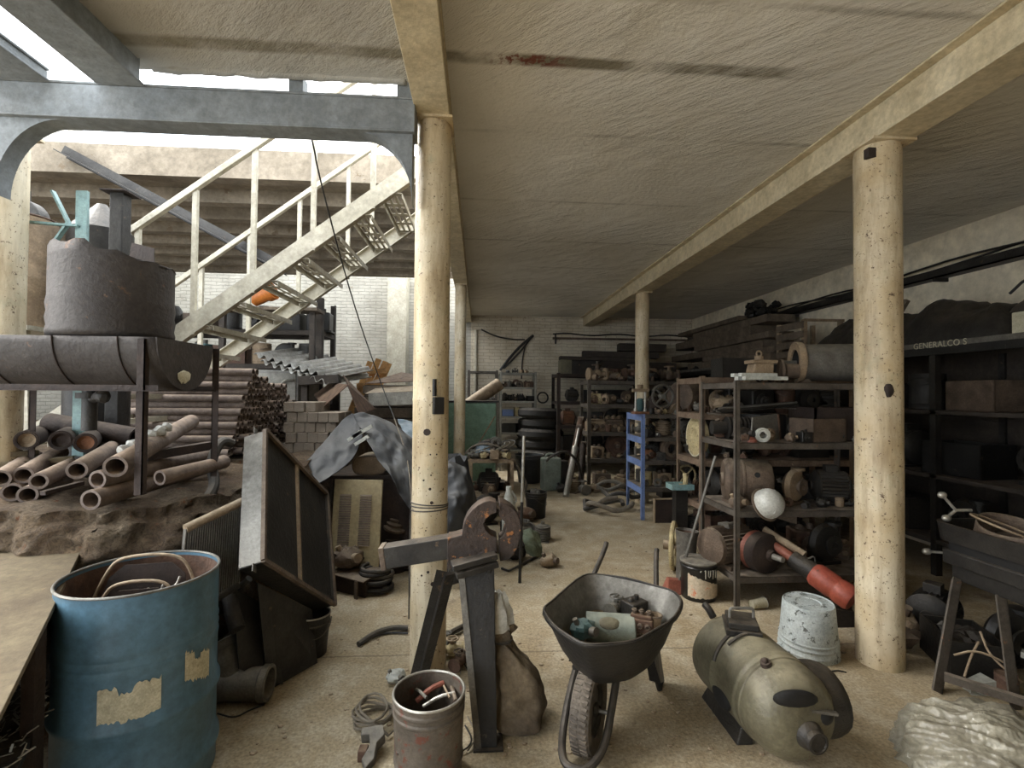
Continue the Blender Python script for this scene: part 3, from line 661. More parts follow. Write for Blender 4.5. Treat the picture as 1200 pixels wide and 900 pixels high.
# ------------------------------------------------------------------ builders for things that repeat
def pail(name, label, loc, rb, rt, h, mat, bands=(), rot=(0,0,0), handle=None, rim='grey_steel', fill=None, cat='bucket', lidmat=None, inverted=False):
    t = thing(name, label, cat, loc, rot); m = MB()
    R = lambda z: rb+(rt-rb)*z/h
    prof = [(rb-.004, 0), (rb, .006)]
    for z in bands: prof += [(R(z), z-.010), (R(z)+.005, z-.004), (R(z)+.005, z+.004), (R(z), z+.010)]
    prof += [(rt, h)]
    if inverted: prof = [(.001, h-.012), (rt*.45, h-.010), (rt*.5, h-.004), (rt-.012, h-.006), (rt-.006, h), (rt, h-.008)] + list(reversed(prof[:-1])) + [(rb-.004, 0)]
    else: prof += [(rt-.003, h), (rb-.003, .012), (.001, .012)]
    m.lathe(prof, seg=40, wob=.01); m.build('shell', mat, t)
    m = MB(); m.torus((0, 0, 0 if inverted else h), rb if inverted else rt, .0055, seg=40); m.build('rim', rim, t)
    if fill: m = MB(); m.lathe([(R(h*.8)-.004, h*.8), (.001, h*.82)], seg=30, wob=.05); m.build('contents', fill, t)
    if lidmat: m = MB(); m.lathe([(.001, h+.004), (rt*.8, h+.004), (rt*.82, h+.009), (rt-.004, h+.009), (rt+.004, h+.004), (rt+.004, h-.012)], seg=40); m.build('lid', lidmat, t)
    if handle is not None:
        m = MB(); a = handle; n = 14; rr = R(h*.86)+.008; zz = h*.86; drop = h*.62; c, s = cos(a), sin(a)
        m.tube([(rr*cos(pi*k/n)*c - (rr*.55+.02)*sin(pi*k/n)*-s*-1, rr*cos(pi*k/n)*s - (rr*.55+.02)*sin(pi*k/n)*c, zz-drop*sin(pi*k/n)) if 0 else
                (c*rr*cos(pi*k/n)+s*(R(h*.5)+.012)*sin(pi*k/n), s*rr*cos(pi*k/n)-c*(R(h*.5)+.012)*sin(pi*k/n), zz-drop*.55*sin(pi*k/n)) for k in range(n+1)], .0035, 6)
        m.build('handle', 'hose', t)
    return t
def rack(name, label, loc, W_, D, H, shelves, mat, rot=0, post=.035, lip=.045, smat=None, ends=True):
    t = thing(name, label, 'rack', loc, rot)
    for x, fx in ((0, 1), (W_, -1)):
        for y, fy in ((0, 1), (D, -1)):
            m = MB(); a, b = (x, x+fx*post), (y, y+fy*post)
            m.box(min(a), max(a), min(y, y+fy*.004), max(y, y+fy*.004), 0, H); m.box(min(x, x+fx*.004), max(x, x+fx*.004), min(b), max(b), 0, H)
            m.build('post', mat, t, smooth=0)
    for z in shelves:
        m = MB(); e = .005; m.box(e, W_-e, e, D-e, z-.004, z)
        for y in (e, D-e-.004): m.box(e, W_-e, y, y+.004, z-lip, z)
        for x in (e, W_-e-.004): m.box(x, x+.004, e+.005, D-e-.005, z-lip, z)
        m.build('shelf', smat or mat, t, smooth=0)
    return t
# small machine parts: each returns an Empty at its base; x to the right, y away
def k_motor(t, s, mats):
    r, L = .36*s, .8*s; zc = r*1.12; m = MB(); prof = []; nf = 26
    rings = []
    for x in (-L*.34, L*.34):
        rings.append([Vector((x, (r*(1 if k % 2 else .9))*cos(2*pi*k/(nf*2)), zc+(r*(1 if k % 2 else .9))*sin(2*pi*k/(nf*2)))) for k in range(nf*2)])
    m.loft(rings); m.build('stator', mats[0], t, smooth=20)
    for sg in (-1, 1):
        m = MB(); m.lathe([(r*.98, 0), (r*.98, L*.05), (r*.72, L*.13), (r*.3, L*.16), (r*.28, L*.2), (.001, L*.2)], (sg*L*.34, 0, zc), (sg, 0, 0), 24); m.build('end_bell', mats[1], t)
    m = MB(); m.cyl((L*.5, 0, zc), (L*.78, 0, zc), r*.13); m.build('shaft', 'light_steel', t)
    m = MB(); m.box(-L*.15, L*.15, -r*.35, r*.35, zc+r*.9, zc+r*1.35); m.build('terminal_box', mats[1], t, bevel=s*.01)
    m = MB(); m.box(-L*.3, L*.3, -r*.85, r*.85, 0, r*.12); m.box(-L*.25, L*.25, -r*.5, r*.5, r*.1, r*.4); m.build('foot', mats[1], t, smooth=0)
def k_pump(t, s, mats):
    r = .4*s; m = MB(); m.lathe([(.001, -r*.35), (r*.5, -r*.35), (r*.8, -r*.25), (r, 0), (r*.85, r*.25), (r*.45, r*.35), (.001, r*.38)], (0, 0, r*1.1), (0, -1, 0), 26, wob=.04); m.build('volute', mats[0], t)
    m = MB(); m.lathe([(r*.3, 0), (r*.3, r*.25), (r*.5, r*.25), (r*.5, r*.35), (r*.2, r*.35), (r*.2, .1*r)], (0, -r*.3, r*1.1), (0, -1, 0), 20); m.build('inlet_flange', mats[1], t)
    m = MB(); m.cyl((r*.6, 0, r*1.2), (r*.6, 0, r*2.1), r*.24); m.cyl((r*.6, 0, r*2.0), (r*.6, 0, r*2.15), r*.4); m.build('outlet', mats[0], t)
    m = MB(); m.box(-r*.8, r*.8, -r*.3, r*.4, 0, r*.16); m.box(-r*.35, r*.35, -r*.2, r*.3, r*.1, r*.5); m.build('foot', mats[1], t, smooth=0)
def k_gearbox(t, s, mats):
    w, h, d = .42*s, .5*s, .36*s; m = MB(); m.box(-w, w, -d, d, .02*s, h*1.5); m.build('case', mats[0], t, bevel=.05*s)
    m = MB(); m.lathe([(w*.62, 0), (w*.62, .06*s), (w*.4, .08*s), (w*.35, .16*s), (w*.2, .16*s), (w*.2, .3*s), (.001, .3*s)], (-w*.1, -d, h*.75), (0, -1, 0), 22)
    for k in range(8): a = 2*pi*k/8; m.cyl((-w*.1+w*.52*cos(a), -d-.05*s, h*.75+w*.52*sin(a)), (-w*.1+w*.52*cos(a), -d-.1*s, h*.75+w*.52*sin(a)), .03*s, seg=6)
    m.build('bearing_cover', mats[1], t)
    m = MB(); m.box(-w*1.15, w*1.15, -d*.9, d*.9, 0, .07*s); m.build('foot', mats[0], t, smooth=0)
    m = MB(); m.cyl((w*.3, 0, h*1.5), (w*.3, 0, h*1.85), .09*s, seg=10); m.ball((-w*.4, 0, h*1.52), .12*s); m.build('filler_cap', mats[1], t)
def k_flywheel(t, s, mats):
    r = .5*s; c = (0, 0, r); m = MB(); m.lathe([(r, -.12*s), (r, .1*s), (r*.82, .1*s), (r*.76, .0), (r*.35, .0), (r*.28, .12*s), (r*.12, .12*s), (r*.12, -.1*s), (r*.8, -.1*s), (r, -.12*s)], c, (0, -1, 0), 36); m.build('wheel', mats[0], t)
    m = MB(); m.cyl((0, -.12*s, r), (0, -.26*s, r), r*.12); m.cyl((0, -.12*s, r), (0, -.16*s, r), r*.2, seg=6); m.build('hub_nut', mats[1], t)
    m = MB(); m.cyl((0, .06*s, r), (0, .42*s, r), r*.34); m.build('shaft_housing', mats[1], t)
def k_handwheel(t, s, mats):
    r = .5*s; m = MB(); m.torus((0, 0, r), r*.9, r*.10, (0, -1, 0), 30); m.build('rim', mats[0], t)
    for k in range(4):
        a = pi/4+pi/2*k; m = MB(); m.bar((0, 0, r), (r*.88*cos(a), 0, r+r*.88*sin(a)), r*.14, r*.1); m.build('spoke', mats[0], t, smooth=0)
    m = MB(); m.cyl((0, -.08*s, r), (0, .2*s, r), r*.2); m.build('hub', mats[1], t)
def k_flange(t, s, mats):
    r = .48*s; m = MB(); m.lathe([(r, 0), (r, .14*s), (r*.78, .16*s), (r*.74, .24*s), (r*.45, .24*s), (r*.42, -.05*s), (r*.9, -.05*s), (r, 0)], (0, 0, r), (0, -1, 0), 32); m.build('ring', mats[0], t)
    m = MB(); m.box(-r*.75, r*.75, .05*s, .3*s, 0, r*.35); m.build('bracket', mats[1], t, smooth=0)
def k_block(t, s, mats):
    w, h, d = .5*s, .55*s, .34*s; m = MB(); m.box(-w, w, -d, d, 0, h); m.box(-w*.9, w*.9, -d*.7, d*.7, h, h*1.25); m.build('block', mats[0], t, bevel=.03*s)
    for k in range(3):
        x = -w*.62+w*.62*k; m = MB(); m.lathe([(w*.24, 0), (w*.24, .08*s), (w*.15, .1*s), (w*.15, .03*s), (.001, .03*s)], (x, -d, h*.55), (0, -1, 0), 16); m.build('port', mats[1], t)
    for k in range(3):
        x = -w*.62+w*.62*k; m = MB(); m.cyl((x, 0, h*1.25), (x, 0, h*1.6), .09*s, seg=12); m.cyl((x, 0, h*1.45), (x, 0, h*1.52), .14*s, seg=6); m.build('stud', mats[1], t)
def k_valve(t, s, mats):
    r = .16*s; zc = .3*s; m = MB(); m.cyl((-.4*s, 0, zc), (.4*s, 0, zc), r); m.ball((0, 0, zc), r*1.5); m.build('body', mats[0], t)
    for sg in (-1, 1): m = MB(); m.cyl((sg*.36*s, 0, zc), (sg*.45*s, 0, zc), .29*s); m.build('flange', mats[0], t)
    m = MB(); m.cyl((0, 0, zc), (0, 0, zc+.42*s), r*.55); m.torus((0, 0, zc+.42*s), .22*s, .035*s); m.bar((-.2*s, 0, zc+.42*s), (.2*s, 0, zc+.42*s), .05*s); m.build('hand_wheel', mats[1], t)
def k_crate(t, s, mats):
    w, d, h = .48*s, .36*s, .55*s; m = MB(); m.box(-w, w, -d, d, 0, .02*s); m.box(-w, w, -d, -d+.03*s, 0, h); m.box(-w, w, d-.03*s, d, 0, h); m.box(-w, -w+.03*s, -d, d, 0, h); m.box(w-.03*s, w, -d, d, 0, h); m.build('shell', mats[0], t, smooth=0)
    m = MB(); m.grid(lambda u, v: ((u-.5)*w*1.9, (v-.5)*d*1.9, h*.8+.12*s*noise.noise(Vector((u*7, v*7, s*31)))), 14, 10); m.build('contents', mats[1], t, smooth=0)
def k_cylhead(t, s, mats):
    r = .34*s; m = MB(); prof = []
    for k in range(6): z = .1*s+k*.1*s; prof += [(r, z), (r, z+.04*s), (r*.7, z+.05*s), (r*.7, z+.09*s)]
    m.lathe([(.001, .02*s), (r*.6, .02*s), (r*.7, .09*s)]+prof+[(r*.5, .72*s), (.001, .74*s)], seg=24); m.build('finned_barrel', mats[0], t)
    m = MB(); m.box(-r, r, -r*.8, r*.8, 0, .06*s); m.cyl((0, 0, .72*s), (0, 0, .85*s), r*.25, seg=8); m.build('base_flange', mats[1], t, smooth=0)
def k_lump(t, s, mats):
    m = MB(); m.ball((0, 0, .28*s), .36*s, (1.15, .85, .78), 16, wob=.35, ws=9/s*.35); m.build('casting', mats[0], t)
    m = MB(); m.cyl((.1*s, -.2*s, .3*s), (.18*s, -.42*s, .34*s), .13*s); m.build('stub', mats[1], t); m = MB(); m.cyl((-.2*s, 0, .4*s), (-.3*s, .02*s, .62*s), .08*s, seg=10); m.build('stub', mats[1], t)
def k_can(t, s, mats):
    r = .3*s; m = MB(); m.lathe([(.001, .004), (r, .004), (r, .1*s), (r*1.03, .12*s), (r, .14*s), (r, .6*s), (r*1.03, .62*s), (r, .64*s), (r, .72*s), (r*.95, .72*s), (r*.95, .68*s), (.001, .68*s)], seg=24); m.build('shell', mats[0], t)
    m = MB(); m.tube([(r, 0, .6*s), (r*.7, -r*.9, .5*s), (-r*.7, -r*.9, .5*s), (-r, 0, .6*s)], .02*s, 6, smooth=2); m.build('handle', mats[1], t)
KINDS = dict(motor=(k_motor, 'electric motor'), pump=(k_pump, 'pump casing'), gearbox=(k_gearbox, 'gearbox'), flywheel=(k_flywheel, 'flywheel'), handwheel=(k_handwheel, 'hand wheel'), flange=(k_flange, 'flange ring'), engine_block=(k_block, 'engine block'), valve=(k_valve, 'pipe valve'), crate=(k_crate, 'scrap box'), cylinder_head=(k_cylhead, 'finned cylinder'), casting=(k_lump, 'lumpy casting'), can=(k_can, 'round can'))
KCAT = dict(motor='motor', pump='pump', gearbox='gearbox', flywheel='wheel', handwheel='wheel', flange='ring', engine_block='engine part', valve='valve', crate='box', cylinder_head='engine part', casting='casting', can='can')
PAL = dict(rusty=('rust', 'iron_brown'), brown=('iron_brown', 'iron_tan'), grey=('iron_grey', 'grey_steel'), dark=('greasy', 'dark_steel'), tan=('iron_tan', 'iron_brown'), black=('black_iron', 'greasy'), orange=('orange_rust', 'rust'), olive=('motor_green', 'greasy'), teal=('teal_dark', 'iron_grey'), white=('plastic_white', 'iron_grey'), green=('green_paint', 'dark_steel'), red=('red_part', 'greasy'), blue=('rack_blue', 'dark_steel'), pale=('pale_ceramic', 'iron_tan'))
KNAME = dict(motor='electric_motor', pump='pump_casing', flywheel='flywheel', handwheel='hand_wheel', flange='flange_ring', valve='pipe_valve', crate='parts_box', can='oil_can')
_protos = {}
def item(kind, pal, s, loc, rz, label, group=None):
    key = (kind, pal, round(s, 3))
    if key in _protos: return copy_thing(_protos[key], loc, rz, label, group)
    t = thing(KNAME.get(kind, kind), label, KCAT[kind], loc, rz, group); KINDS[kind][0](t, s, PAL[pal]); _protos[key] = t
    return t
ORD = ['first', 'second', 'third', 'fourth', 'fifth', 'sixth', 'seventh', 'eighth', 'ninth', 'tenth', 'eleventh', 'twelfth']
def row(rt, z, y, x0, items, where, group):
    """items: (kind, palette, size, gap, turn) set out left to right on a shelf of rack rt; label gives colour, kind and place"""
    x = x0; R3 = Euler(rt.rotation_euler).to_matrix()
    for i, it in enumerate(items):
        kind, pal, s = it[:3]; gap = it[3] if len(it) > 3 else .02; rz = it[4] if len(it) > 4 else rnd.uniform(-.25, .25); dy = it[5] if len(it) > 5 else 0
        half = {'motor': .62, 'pump': .45, 'gearbox': .52, 'flywheel': .5, 'handwheel': .5, 'flange': .48, 'engine_block': .5, 'valve': .46, 'crate': .48, 'cylinder_head': .36, 'casting': .44, 'can': .32}[kind]*s
        x += half; p = Vector(rt.location) + R3 @ Vector((x, y+dy, z)); x += half+gap
        item(kind, pal, s, p, rt.rotation_euler.z+rz, '%s %s, %s from left on %s' % (pal, KINDS[kind][1], ORD[i], where), group)
    return x
def scatter(rt, z, x0, x1, y0, y1, n, where, sr=(.10, .20), pals=('brown', 'dark', 'grey', 'tan', 'rusty', 'black')):
    for k in range(n):
        kd = rnd.choice(('casting', 'casting', 'valve', 'gearbox', 'cylinder_head', 'flange', 'can', 'engine_block', 'pump', 'motor')); pl = rnd.choice(pals); s = rnd.choice((sr[0], sr[1], (sr[0]+sr[1])/2))
        x = x0+(x1-x0)*(k+rnd.uniform(.2, .8))/n; p = Vector(rt.location)+Euler(rt.rotation_euler).to_matrix() @ Vector((x, rnd.uniform(y0, y1), z))
        item(kd, pl, s, p, rt.rotation_euler.z+rnd.uniform(-1, 1), 'small %s %s in the clutter on %s' % (pl, KINDS[kd][1], where), 'clutter on '+where)
def lattice(rows, nu=24, nv=16, amp=.02, freq=5, seed=0):
    """smooth sheet through a lattice of points (Catmull-Rom), with creases"""
    def cr(P, t):
        n = len(P)-1; i = min(int(t*n), n-1); f = t*n-i; p = [P[max(i-1, 0)], P[i], P[i+1], P[min(i+2, n)]]
        return .5*((2*p[1])+(p[2]-p[0])*f+(2*p[0]-5*p[1]+4*p[2]-p[3])*f*f+(3*p[1]-p[0]-3*p[2]+p[3])*f**3)
    def fn(u, v):
        q = cr([cr(r, u) for r in rows], v); w = noise.fractal(q*freq+Vector((seed, 0, 0)), 1, 2, 4); c = abs(noise.noise(q*freq*1.7+Vector((0, seed, 3))))
        return q+Vector((.3, -.8, .5))*(w*amp-c*amp*.8)
    m = MB(); m.grid(fn, nu, nv); return m
# ------------------------------------------------------------------ leaning steel tray and what lies under it
tl, tr_, br, bl = Vector((-1.277, 3.078, 1.422)), Vector((-1.12, 3.77, .908)), Vector((-.918, 3.292, .29)), Vector((-1.075, 2.599, .803))
t = thing('steel_tray', 'big shallow dark steel tray leaning on edge beside the middle column', 'tray', bl); nrm = Vector((.953, .009, .304)); D = nrm*-.13
u = (bl-tl).normalized(); v = (tr_-tl).normalized(); o_ = tl-bl; Lu = (bl-tl).length; Lv = (tr_-tl).length
m = MB(); m.hexa([o_+D, o_+D+u*Lu, o_+D+u*Lu+v*Lv, o_+D+v*Lv, o_+D*.12, o_+D*.12+u*Lu, o_+D*.12+u*Lu+v*Lv, o_+D*.12+v*Lv]); m.build('bottom', 'dark_steel', t, smooth=0)
m = MB(); a = o_; m.hexa([a-v*.004, a+u*Lu-v*.004, a+u*Lu+v*.004, a+v*.004, a-v*.004+D, a+u*Lu-v*.004+D, a+u*Lu+v*.004+D, a+v*.004+D]); m.build('side_wall', 'grey_steel', t, smooth=0)
a = o_+v*Lv; m = MB(); m.hexa([a-v*.004, a+u*Lu-v*.004, a+u*Lu+v*.004, a+v*.004, a-v*.004+D, a+u*Lu-v*.004+D, a+u*Lu+v*.004+D, a+v*.004+D]); m.build('side_wall', 'dark_steel', t, smooth=0)
for e in (0, Lu):
    a = o_+u*e; m = MB(); m.hexa([a-u*.004, a+v*Lv-u*.004, a+v*Lv+u*.004, a+u*.004, a-u*.004+D, a+v*Lv-u*.004+D, a+v*Lv+u*.004+D, a+u*.004+D]); m.build('end_wall', 'dark_steel', t, smooth=0)
m = MB(); a, b = o_-v*.01, o_+v*(Lv+.01)
for p, q in ((a, b), (a+u*Lu, b+u*Lu), (a, a+u*Lu), (b, b+u*Lu)): m.bar(p, q, .022, .022, up=nrm)
m.build('rim_bar', 'iron_brown', t, smooth=0)
m = MB(); a = o_+v*Lv*.47+D*.06; m.bar(a, a+u*Lu, .018, .018, up=v.cross(u)); m.build('divider', 'iron_tan', t, smooth=0)
for a in (o_+D*.5-u*.02, o_+u*(Lu+.02)+D*.4): m = MB(); m.bar(a-u*.02, a+u*.02, .004, .035, up=v); m.build('lug', 'grey_steel', t, smooth=0)
m = MB(); pts = [Vector((-1.16, 2.86, 0)), Vector((-.98, 3.14, 0)), Vector((-1.04, 3.20, .30)), Vector((-1.20, 2.80, .62))]; nn = Vector((.012, -.012, .004)); m.hexa([p for p in pts]+[p+nn for p in pts])
tag(m.build('steel_plate', 'dark_steel', smooth=0), 'dark steel plate leaning under the tilted tray', 'steel plate')
m = MB(); pts = [Vector((-1.26, 2.74, .19)), Vector((-1.10, 2.92, 0)), Vector((-1.18, 2.98, .40)), Vector((-1.32, 2.78, .60))]; m.hexa([p for p in pts]+[p+nn for p in pts])
tag(m.build('steel_plate', 'greasy', smooth=0), 'bent black plate behind the grey pipe fitting', 'steel plate')
pail('paint_pail', 'dark dented pail standing under the lower corner of the tray', G(366, 766), .085, .105, .255, 'greasy', (.2,), handle=.3, rim='light_steel')
# grey tee fitting
t = thing('pipe_fitting', 'grey Y shaped cast pipe fitting on the floor beside the blue drum', 'pipe fitting', G(285, 822)); m = MB()
m.lathe([(.082, -.155), (.093, -.15), (.093, -.12), (.082, -.115), (.08, .12), (.092, .13), (.092, .165), (.08, .17), (.074, .165), (.074, -.15), (.082, -.155)], (-.03, 0, .094), (1, 0, 0), 28); m.build('straight_run', 'iron_grey', t)
m = MB(); m.lathe([(.078, 0), (.074, .17), (.084, .18), (.084, .22), (.07, .222), (.066, .2), (.06, .02)], (-.06, .02, .11), (-.42, .12, .9), 26); m.build('branch', 'iron_grey', t)
m = MB(); m.tube([G(278, 738, .42), G(268, 700, .55), G(267, 668, .66), G(272, 655, .72)], .04, 12, smooth=2); o = m.build('exhaust_pipe', 'greasy'); tag(o, 'short curved dark pipe wedged between the blue drum and tray', 'pipe')
m = MB(); m.tube([G(272, 690, .5), G(285, 686, .56), G(292, 678, .6)], .02, 10, smooth=1); tag(m.build('pipe_elbow', 'grey_steel'), 'small grey metal elbow under the left corner of the tray', 'pipe fitting')
# beige louvred panel and the parts before it
pb_ = A(384, 690, 4.35); pb_.z = 0; t = thing('louvred_panel', 'beige sheet steel panel with two louvre columns behind the rusty box', 'panel', pb_, (radians(-7), 0, -.12))
m = MB(); m.box(0, .43, 0, .02, 0, .90); m.build('sheet', 'beige_panel', t, bevel=.004, smooth=0)
for cx in (.11, .29):
    m = MB()
    for k in range(22): z = .34+k*.020; m.hexa([(cx-.05, -.001, z), (cx+.05, -.001, z), (cx+.05, .001, z+.012), (cx-.05, .001, z+.012), (cx-.05, -.012, z), (cx+.05, -.012, z), (cx+.05, -.003, z+.012), (cx-.05, -.003, z+.012)])
    m.build('louvres', 'iron_brown', t, smooth=0)
b_ = G(411, 697); t = thing('rusty_box', 'rusty sheet metal box with bent lid on the floor before the louvred panel', 'box', b_, -.5)
m = MB(); m.box(-.17, .15, 0, .22, 0, .15); m.build('shell', 'dark_rust', t, smooth=0, bevel=.004)
m = MB(); m.hexa([(-.2, -.05, .155), (.17, -.05, .14), (.17, .23, .16), (-.2, .23, .175), (-.2, -.05, .162), (.17, -.05, .147), (.17, .23, .167), (-.2, .23, .182)]); m.bar((.1, -.05, .0), (.1, -.05, .14), .03, .01); m.build('lid', 'iron_brown', t, smooth=0)
item('casting', 'brown', .30, A(398, 652, 4.32)*1.0-Vector((0, .14, .0)) if 0 else Vector((b_.x-.05, b_.y+.12, .185)), .4, 'brown lumpy casting sitting on the rusty box before the louvred panel')
t = thing('belt_coil', 'stack of coiled dark belts on the floor by the clamp stand', 'coil', G(441, 692))
for k in range(7): m = MB(); m.torus((.015*sin(k*2.1), .015*cos(k*3), .016+.03*k), .125-.006*(k % 3), .016, seg=30); m.build('belt', 'black_rubber' if k % 2 else 'hose', t)
t = thing('disc_pump', 'stacked rusty discs on a dark pump behind the clamp stand', 'pump', G(462, 668)); m = MB(); m.cyl((0, 0, 0), (0, 0, .30), .11, .09); m.build('body', 'dark_rust', t)
for k, (r_, z) in enumerate(((.11, .40), (.085, .44), (.06, .475), (.03, .505))): m = MB(); m.lathe([(.001, 0), (r_, 0), (r_, .022), (r_*.8, .03), (.001, .03)], (.0, 0, z-.01), (.25, -.2, 1), 24); m.build('disc', 'iron_brown', t)
m = MB(); m.cyl((0, 0, .28), (.02, -.01, .42), .03); m.bar((-.02, -.1, .27), (-.13, -.2, .24), .06, .025); m.build('lever', 'grey_steel', t, smooth=0)
# dark machine case under the tarpaulin, oval tank on it
t = thing('machine_case', 'big dark rusty machine case half hidden under the grey tarpaulin', 'machine', (-.92, 5.0, 0))
m = MB(); m.box(-.42, .42, -.32, .45, 0, .86); m.build('housing', 'dark_rust', t, bevel=.02, smooth=0); m = MB(); m.box(-.44, .44, -.34, .47, .86, .89); m.build('top_plate', 'dark_rust', t, smooth=0)
oc = A(434, 564, 4.75); t = thing('oval_tank', 'small tan oval ended tank lying under the grey tarpaulin', 'tank', (oc.x, 4.7, .892)); m = MB(); n = 32
prof = [Vector((.135*max(-.45, min(.45, cos(2*pi*k/n)*.9))*1.4+.07*cos(2*pi*k/n), 0, .085+.085*sin(2*pi*k/n))) for k in range(n)]
m.loft([prof, [p+Vector((0, .4, 0)) for p in prof]]); m.build('shell', 'iron_tan', t, bevel=.008)
m = MB(); m.tube([p*.995+Vector((0, -.002, 0)) for p in prof], .005, 6, closed=True); m.build('seam', 'iron_brown', t)
L_ = lambda rows: [[A(*p) for p in r] for r in rows]
t = thing('tarpaulin', 'crumpled dark grey tarpaulin draped over junk left of the middle column', 'tarpaulin', (0, 0, 0))
m = lattice(L_([[(412, 484, 4.95), (436, 485, 5.1), (462, 497, 5.1), (492, 520, 5.0)], [(424, 505, 4.6), (447, 508, 4.6), (470, 524, 4.6), (494, 548, 4.6)], [(440, 534, 4.35), (455, 541, 4.35), (475, 556, 4.35), (496, 578, 4.35)], [(462, 566, 4.2), (470, 580, 4.2), (482, 598, 4.2), (496, 618, 4.2)]]), 44, 34, .05, 4.5)
m.build('right_fold', 'tarp', t, solid=.004, smooth=70)
m = lattice(L_([[(413, 485, 4.95), (397, 497, 4.8), (376, 522, 4.6), (350, 549, 4.4)], [(421, 499, 4.68), (408, 520, 4.6), (386, 541, 4.45), (360, 558, 4.3)], [(425, 512, 4.6), (414, 537, 4.5), (394, 554, 4.35), (372, 568, 4.22)]]), 36, 20, .035, 5, 4)
m.build('left_fold', 'tarp_dark', t, solid=.004, smooth=70)
for k, (a, b, c, d) in enumerate(((408, 516, 424, 505), (414, 512, 436, 499), (416, 521, 432, 511))):
    p, q = A(a, b, 4.52), A(c, d, 4.52); m = MB(); m.bar(p, q, .035, .03); tag(m.build('plastic_strip', 'plastic_white', smooth=0), 'short pale plastic strip sticking out of the tarpaulin, %s of three' % ('left', 'upper', 'lower')[k], 'strip')
m = lattice(L_([[(466, 491, 5.6), (478, 492, 5.6), (494, 498, 5.6)], [(472, 503, 5.3), (484, 505, 5.3), (496, 512, 5.3)], [(480, 516, 5.05), (488, 522, 5.05), (498, 532, 5.05)]]), 20, 16, .03, 5, 2); o = m.build('plastic_sheet', 'tarp_blue', solid=.003, smooth=70); tag(o, 'pale blue plastic sheet just left of the middle column above the tarpaulin', 'plastic sheet')
m = lattice(L_([[(516, 545, 4.35), (530, 540, 4.4), (546, 548, 4.4)], [(516, 575, 4.25), (533, 572, 4.2), (550, 580, 4.25)], [(516, 610, 4.2), (530, 606, 4.1), (549, 606, 4.2)], [(514, 684, 4.27), (528, 686, 4.27), (545, 680, 4.3)]]), 26, 40, .05, 5, 7); o = m.build('tarpaulin', 'tarp_dark', solid=.004, smooth=70); tag(o, 'dark blue grey tarpaulin hanging just right of the middle column', 'tarpaulin')
m = MB(); m.tube([A(512, 600, 4.3), A(528, 575, 4.35), A(540, 556, 4.4)], .14, 10); 
m = MB(); m.ball((-.27, 4.75, .55), .36, (.75, .8, 1.5), 20, wob=.25, ws=4); tag(m.build('sack_heap', 'tarp_dark'), 'dark heap covered by the hanging tarpaulin behind the middle column', 'heap', kind='stuff')
# ------------------------------------------------------------------ courtyard goods behind
TZ_ = 1.04
bp = MB().box(-.05, .05, 0, .24, 0, .10).build('clay_brick', 'brick', bevel=.006, smooth=0); first = True
for r_ in range(5):
    for c in range(5 if r_ < 4 else 3):
        for d_ in range(2):
            o = bp if first else bp.copy()
            if not first: COL.objects.link(o)
            first = False; o.location = (-1.92+c*.106+rnd.uniform(-.004, .004)+(r_ % 2)*.03, 5.15+d_*.25+rnd.uniform(-.02, .02), TZ_+.103*r_+.001); o.rotation_euler = (0, 0, rnd.uniform(-.05, .05))
            tag(o, 'weathered clay brick in the small stack beside the pipe bundle', 'brick', 'bricks stacked beside the pipe bundle')
def corrug(c, label, n=9, amp=.028):
    m = MB(); P = [A(*p) for p in c]; nn = ((P[1]-P[0]).cross(P[2]-P[0])).normalized(); nn *= 1 if nn.z > 0 else -1
    m.grid(lambda u, v: P[0].lerp(P[1], u).lerp(P[2].lerp(P[3], u), v)+nn*amp*sin(u*n*2*pi), n*10, 4); o = m.build('corrugated_sheet', 'corrugated', solid=.004); return tag(o, label, 'roofing sheet')
corrug(((297, 415, 6.1), (388, 443, 5.9), (352, 408, 8.0), (438, 433, 8.0)), 'upper corrugated metal roofing sheet on the junk behind the pipe bundle')
corrug(((305, 423, 6.0), (384, 449, 5.85), (365, 417, 8.0), (436, 441, 8.0)), 'lower corrugated sheet sandwiched under another behind the pipe bundle', 8)
a, b = A(281, 431, 6.35), A(350, 431, 6.35); t = thing('steel_cabinet', 'grey steel cabinet under the corrugated sheets behind the pipe bundle', 'cabinet', (a.x, 6.35, TZ_)); w_ = b.x-a.x; h_ = a.z-TZ_
m = MB(); m.box(0, w_, 0, .8, 0, h_-.02); m.build('shell', 'grey_steel', t, smooth=0, bevel=.006); m = MB(); m.box(.03, w_-.03, -.012, 0, .05, h_-.06); dr_ = m.build('door', 'rack_grey', t, smooth=0); m = MB(); m.tube([(w_*.72, -.03, h_*.78), (w_*.8, -.05, h_*.84), (w_*.92, -.03, h_*.84)], .014, 8, smooth=1); m.build('handle', 'light_steel', dr_)
p, q = A(352, 446, 5.95), A(398, 444, 5.95); m = MB(); m.bar(p, q, .12, .10); tag(m.build('square_timber', 'dark_wood', smooth=0), 'dark squared timber end under the corrugated sheets', 'timber')
t = thing('timber_trestle', 'dark timber trestle carrying the squared beam behind the brick stack', 'trestle', (p.x+.05, 5.97, TZ_)); hh = p.z-.055-TZ_
for x in (0, .36): m = MB(); m.bar((x, 0, 0), (x, 0, hh), .07); m.build('leg', 'dark_wood', t, smooth=0)
m = MB(); m.bar((0, 0, hh*.6), (.36, 0, hh*.6), .05); m.build('rail', 'dark_wood', t, smooth=0)
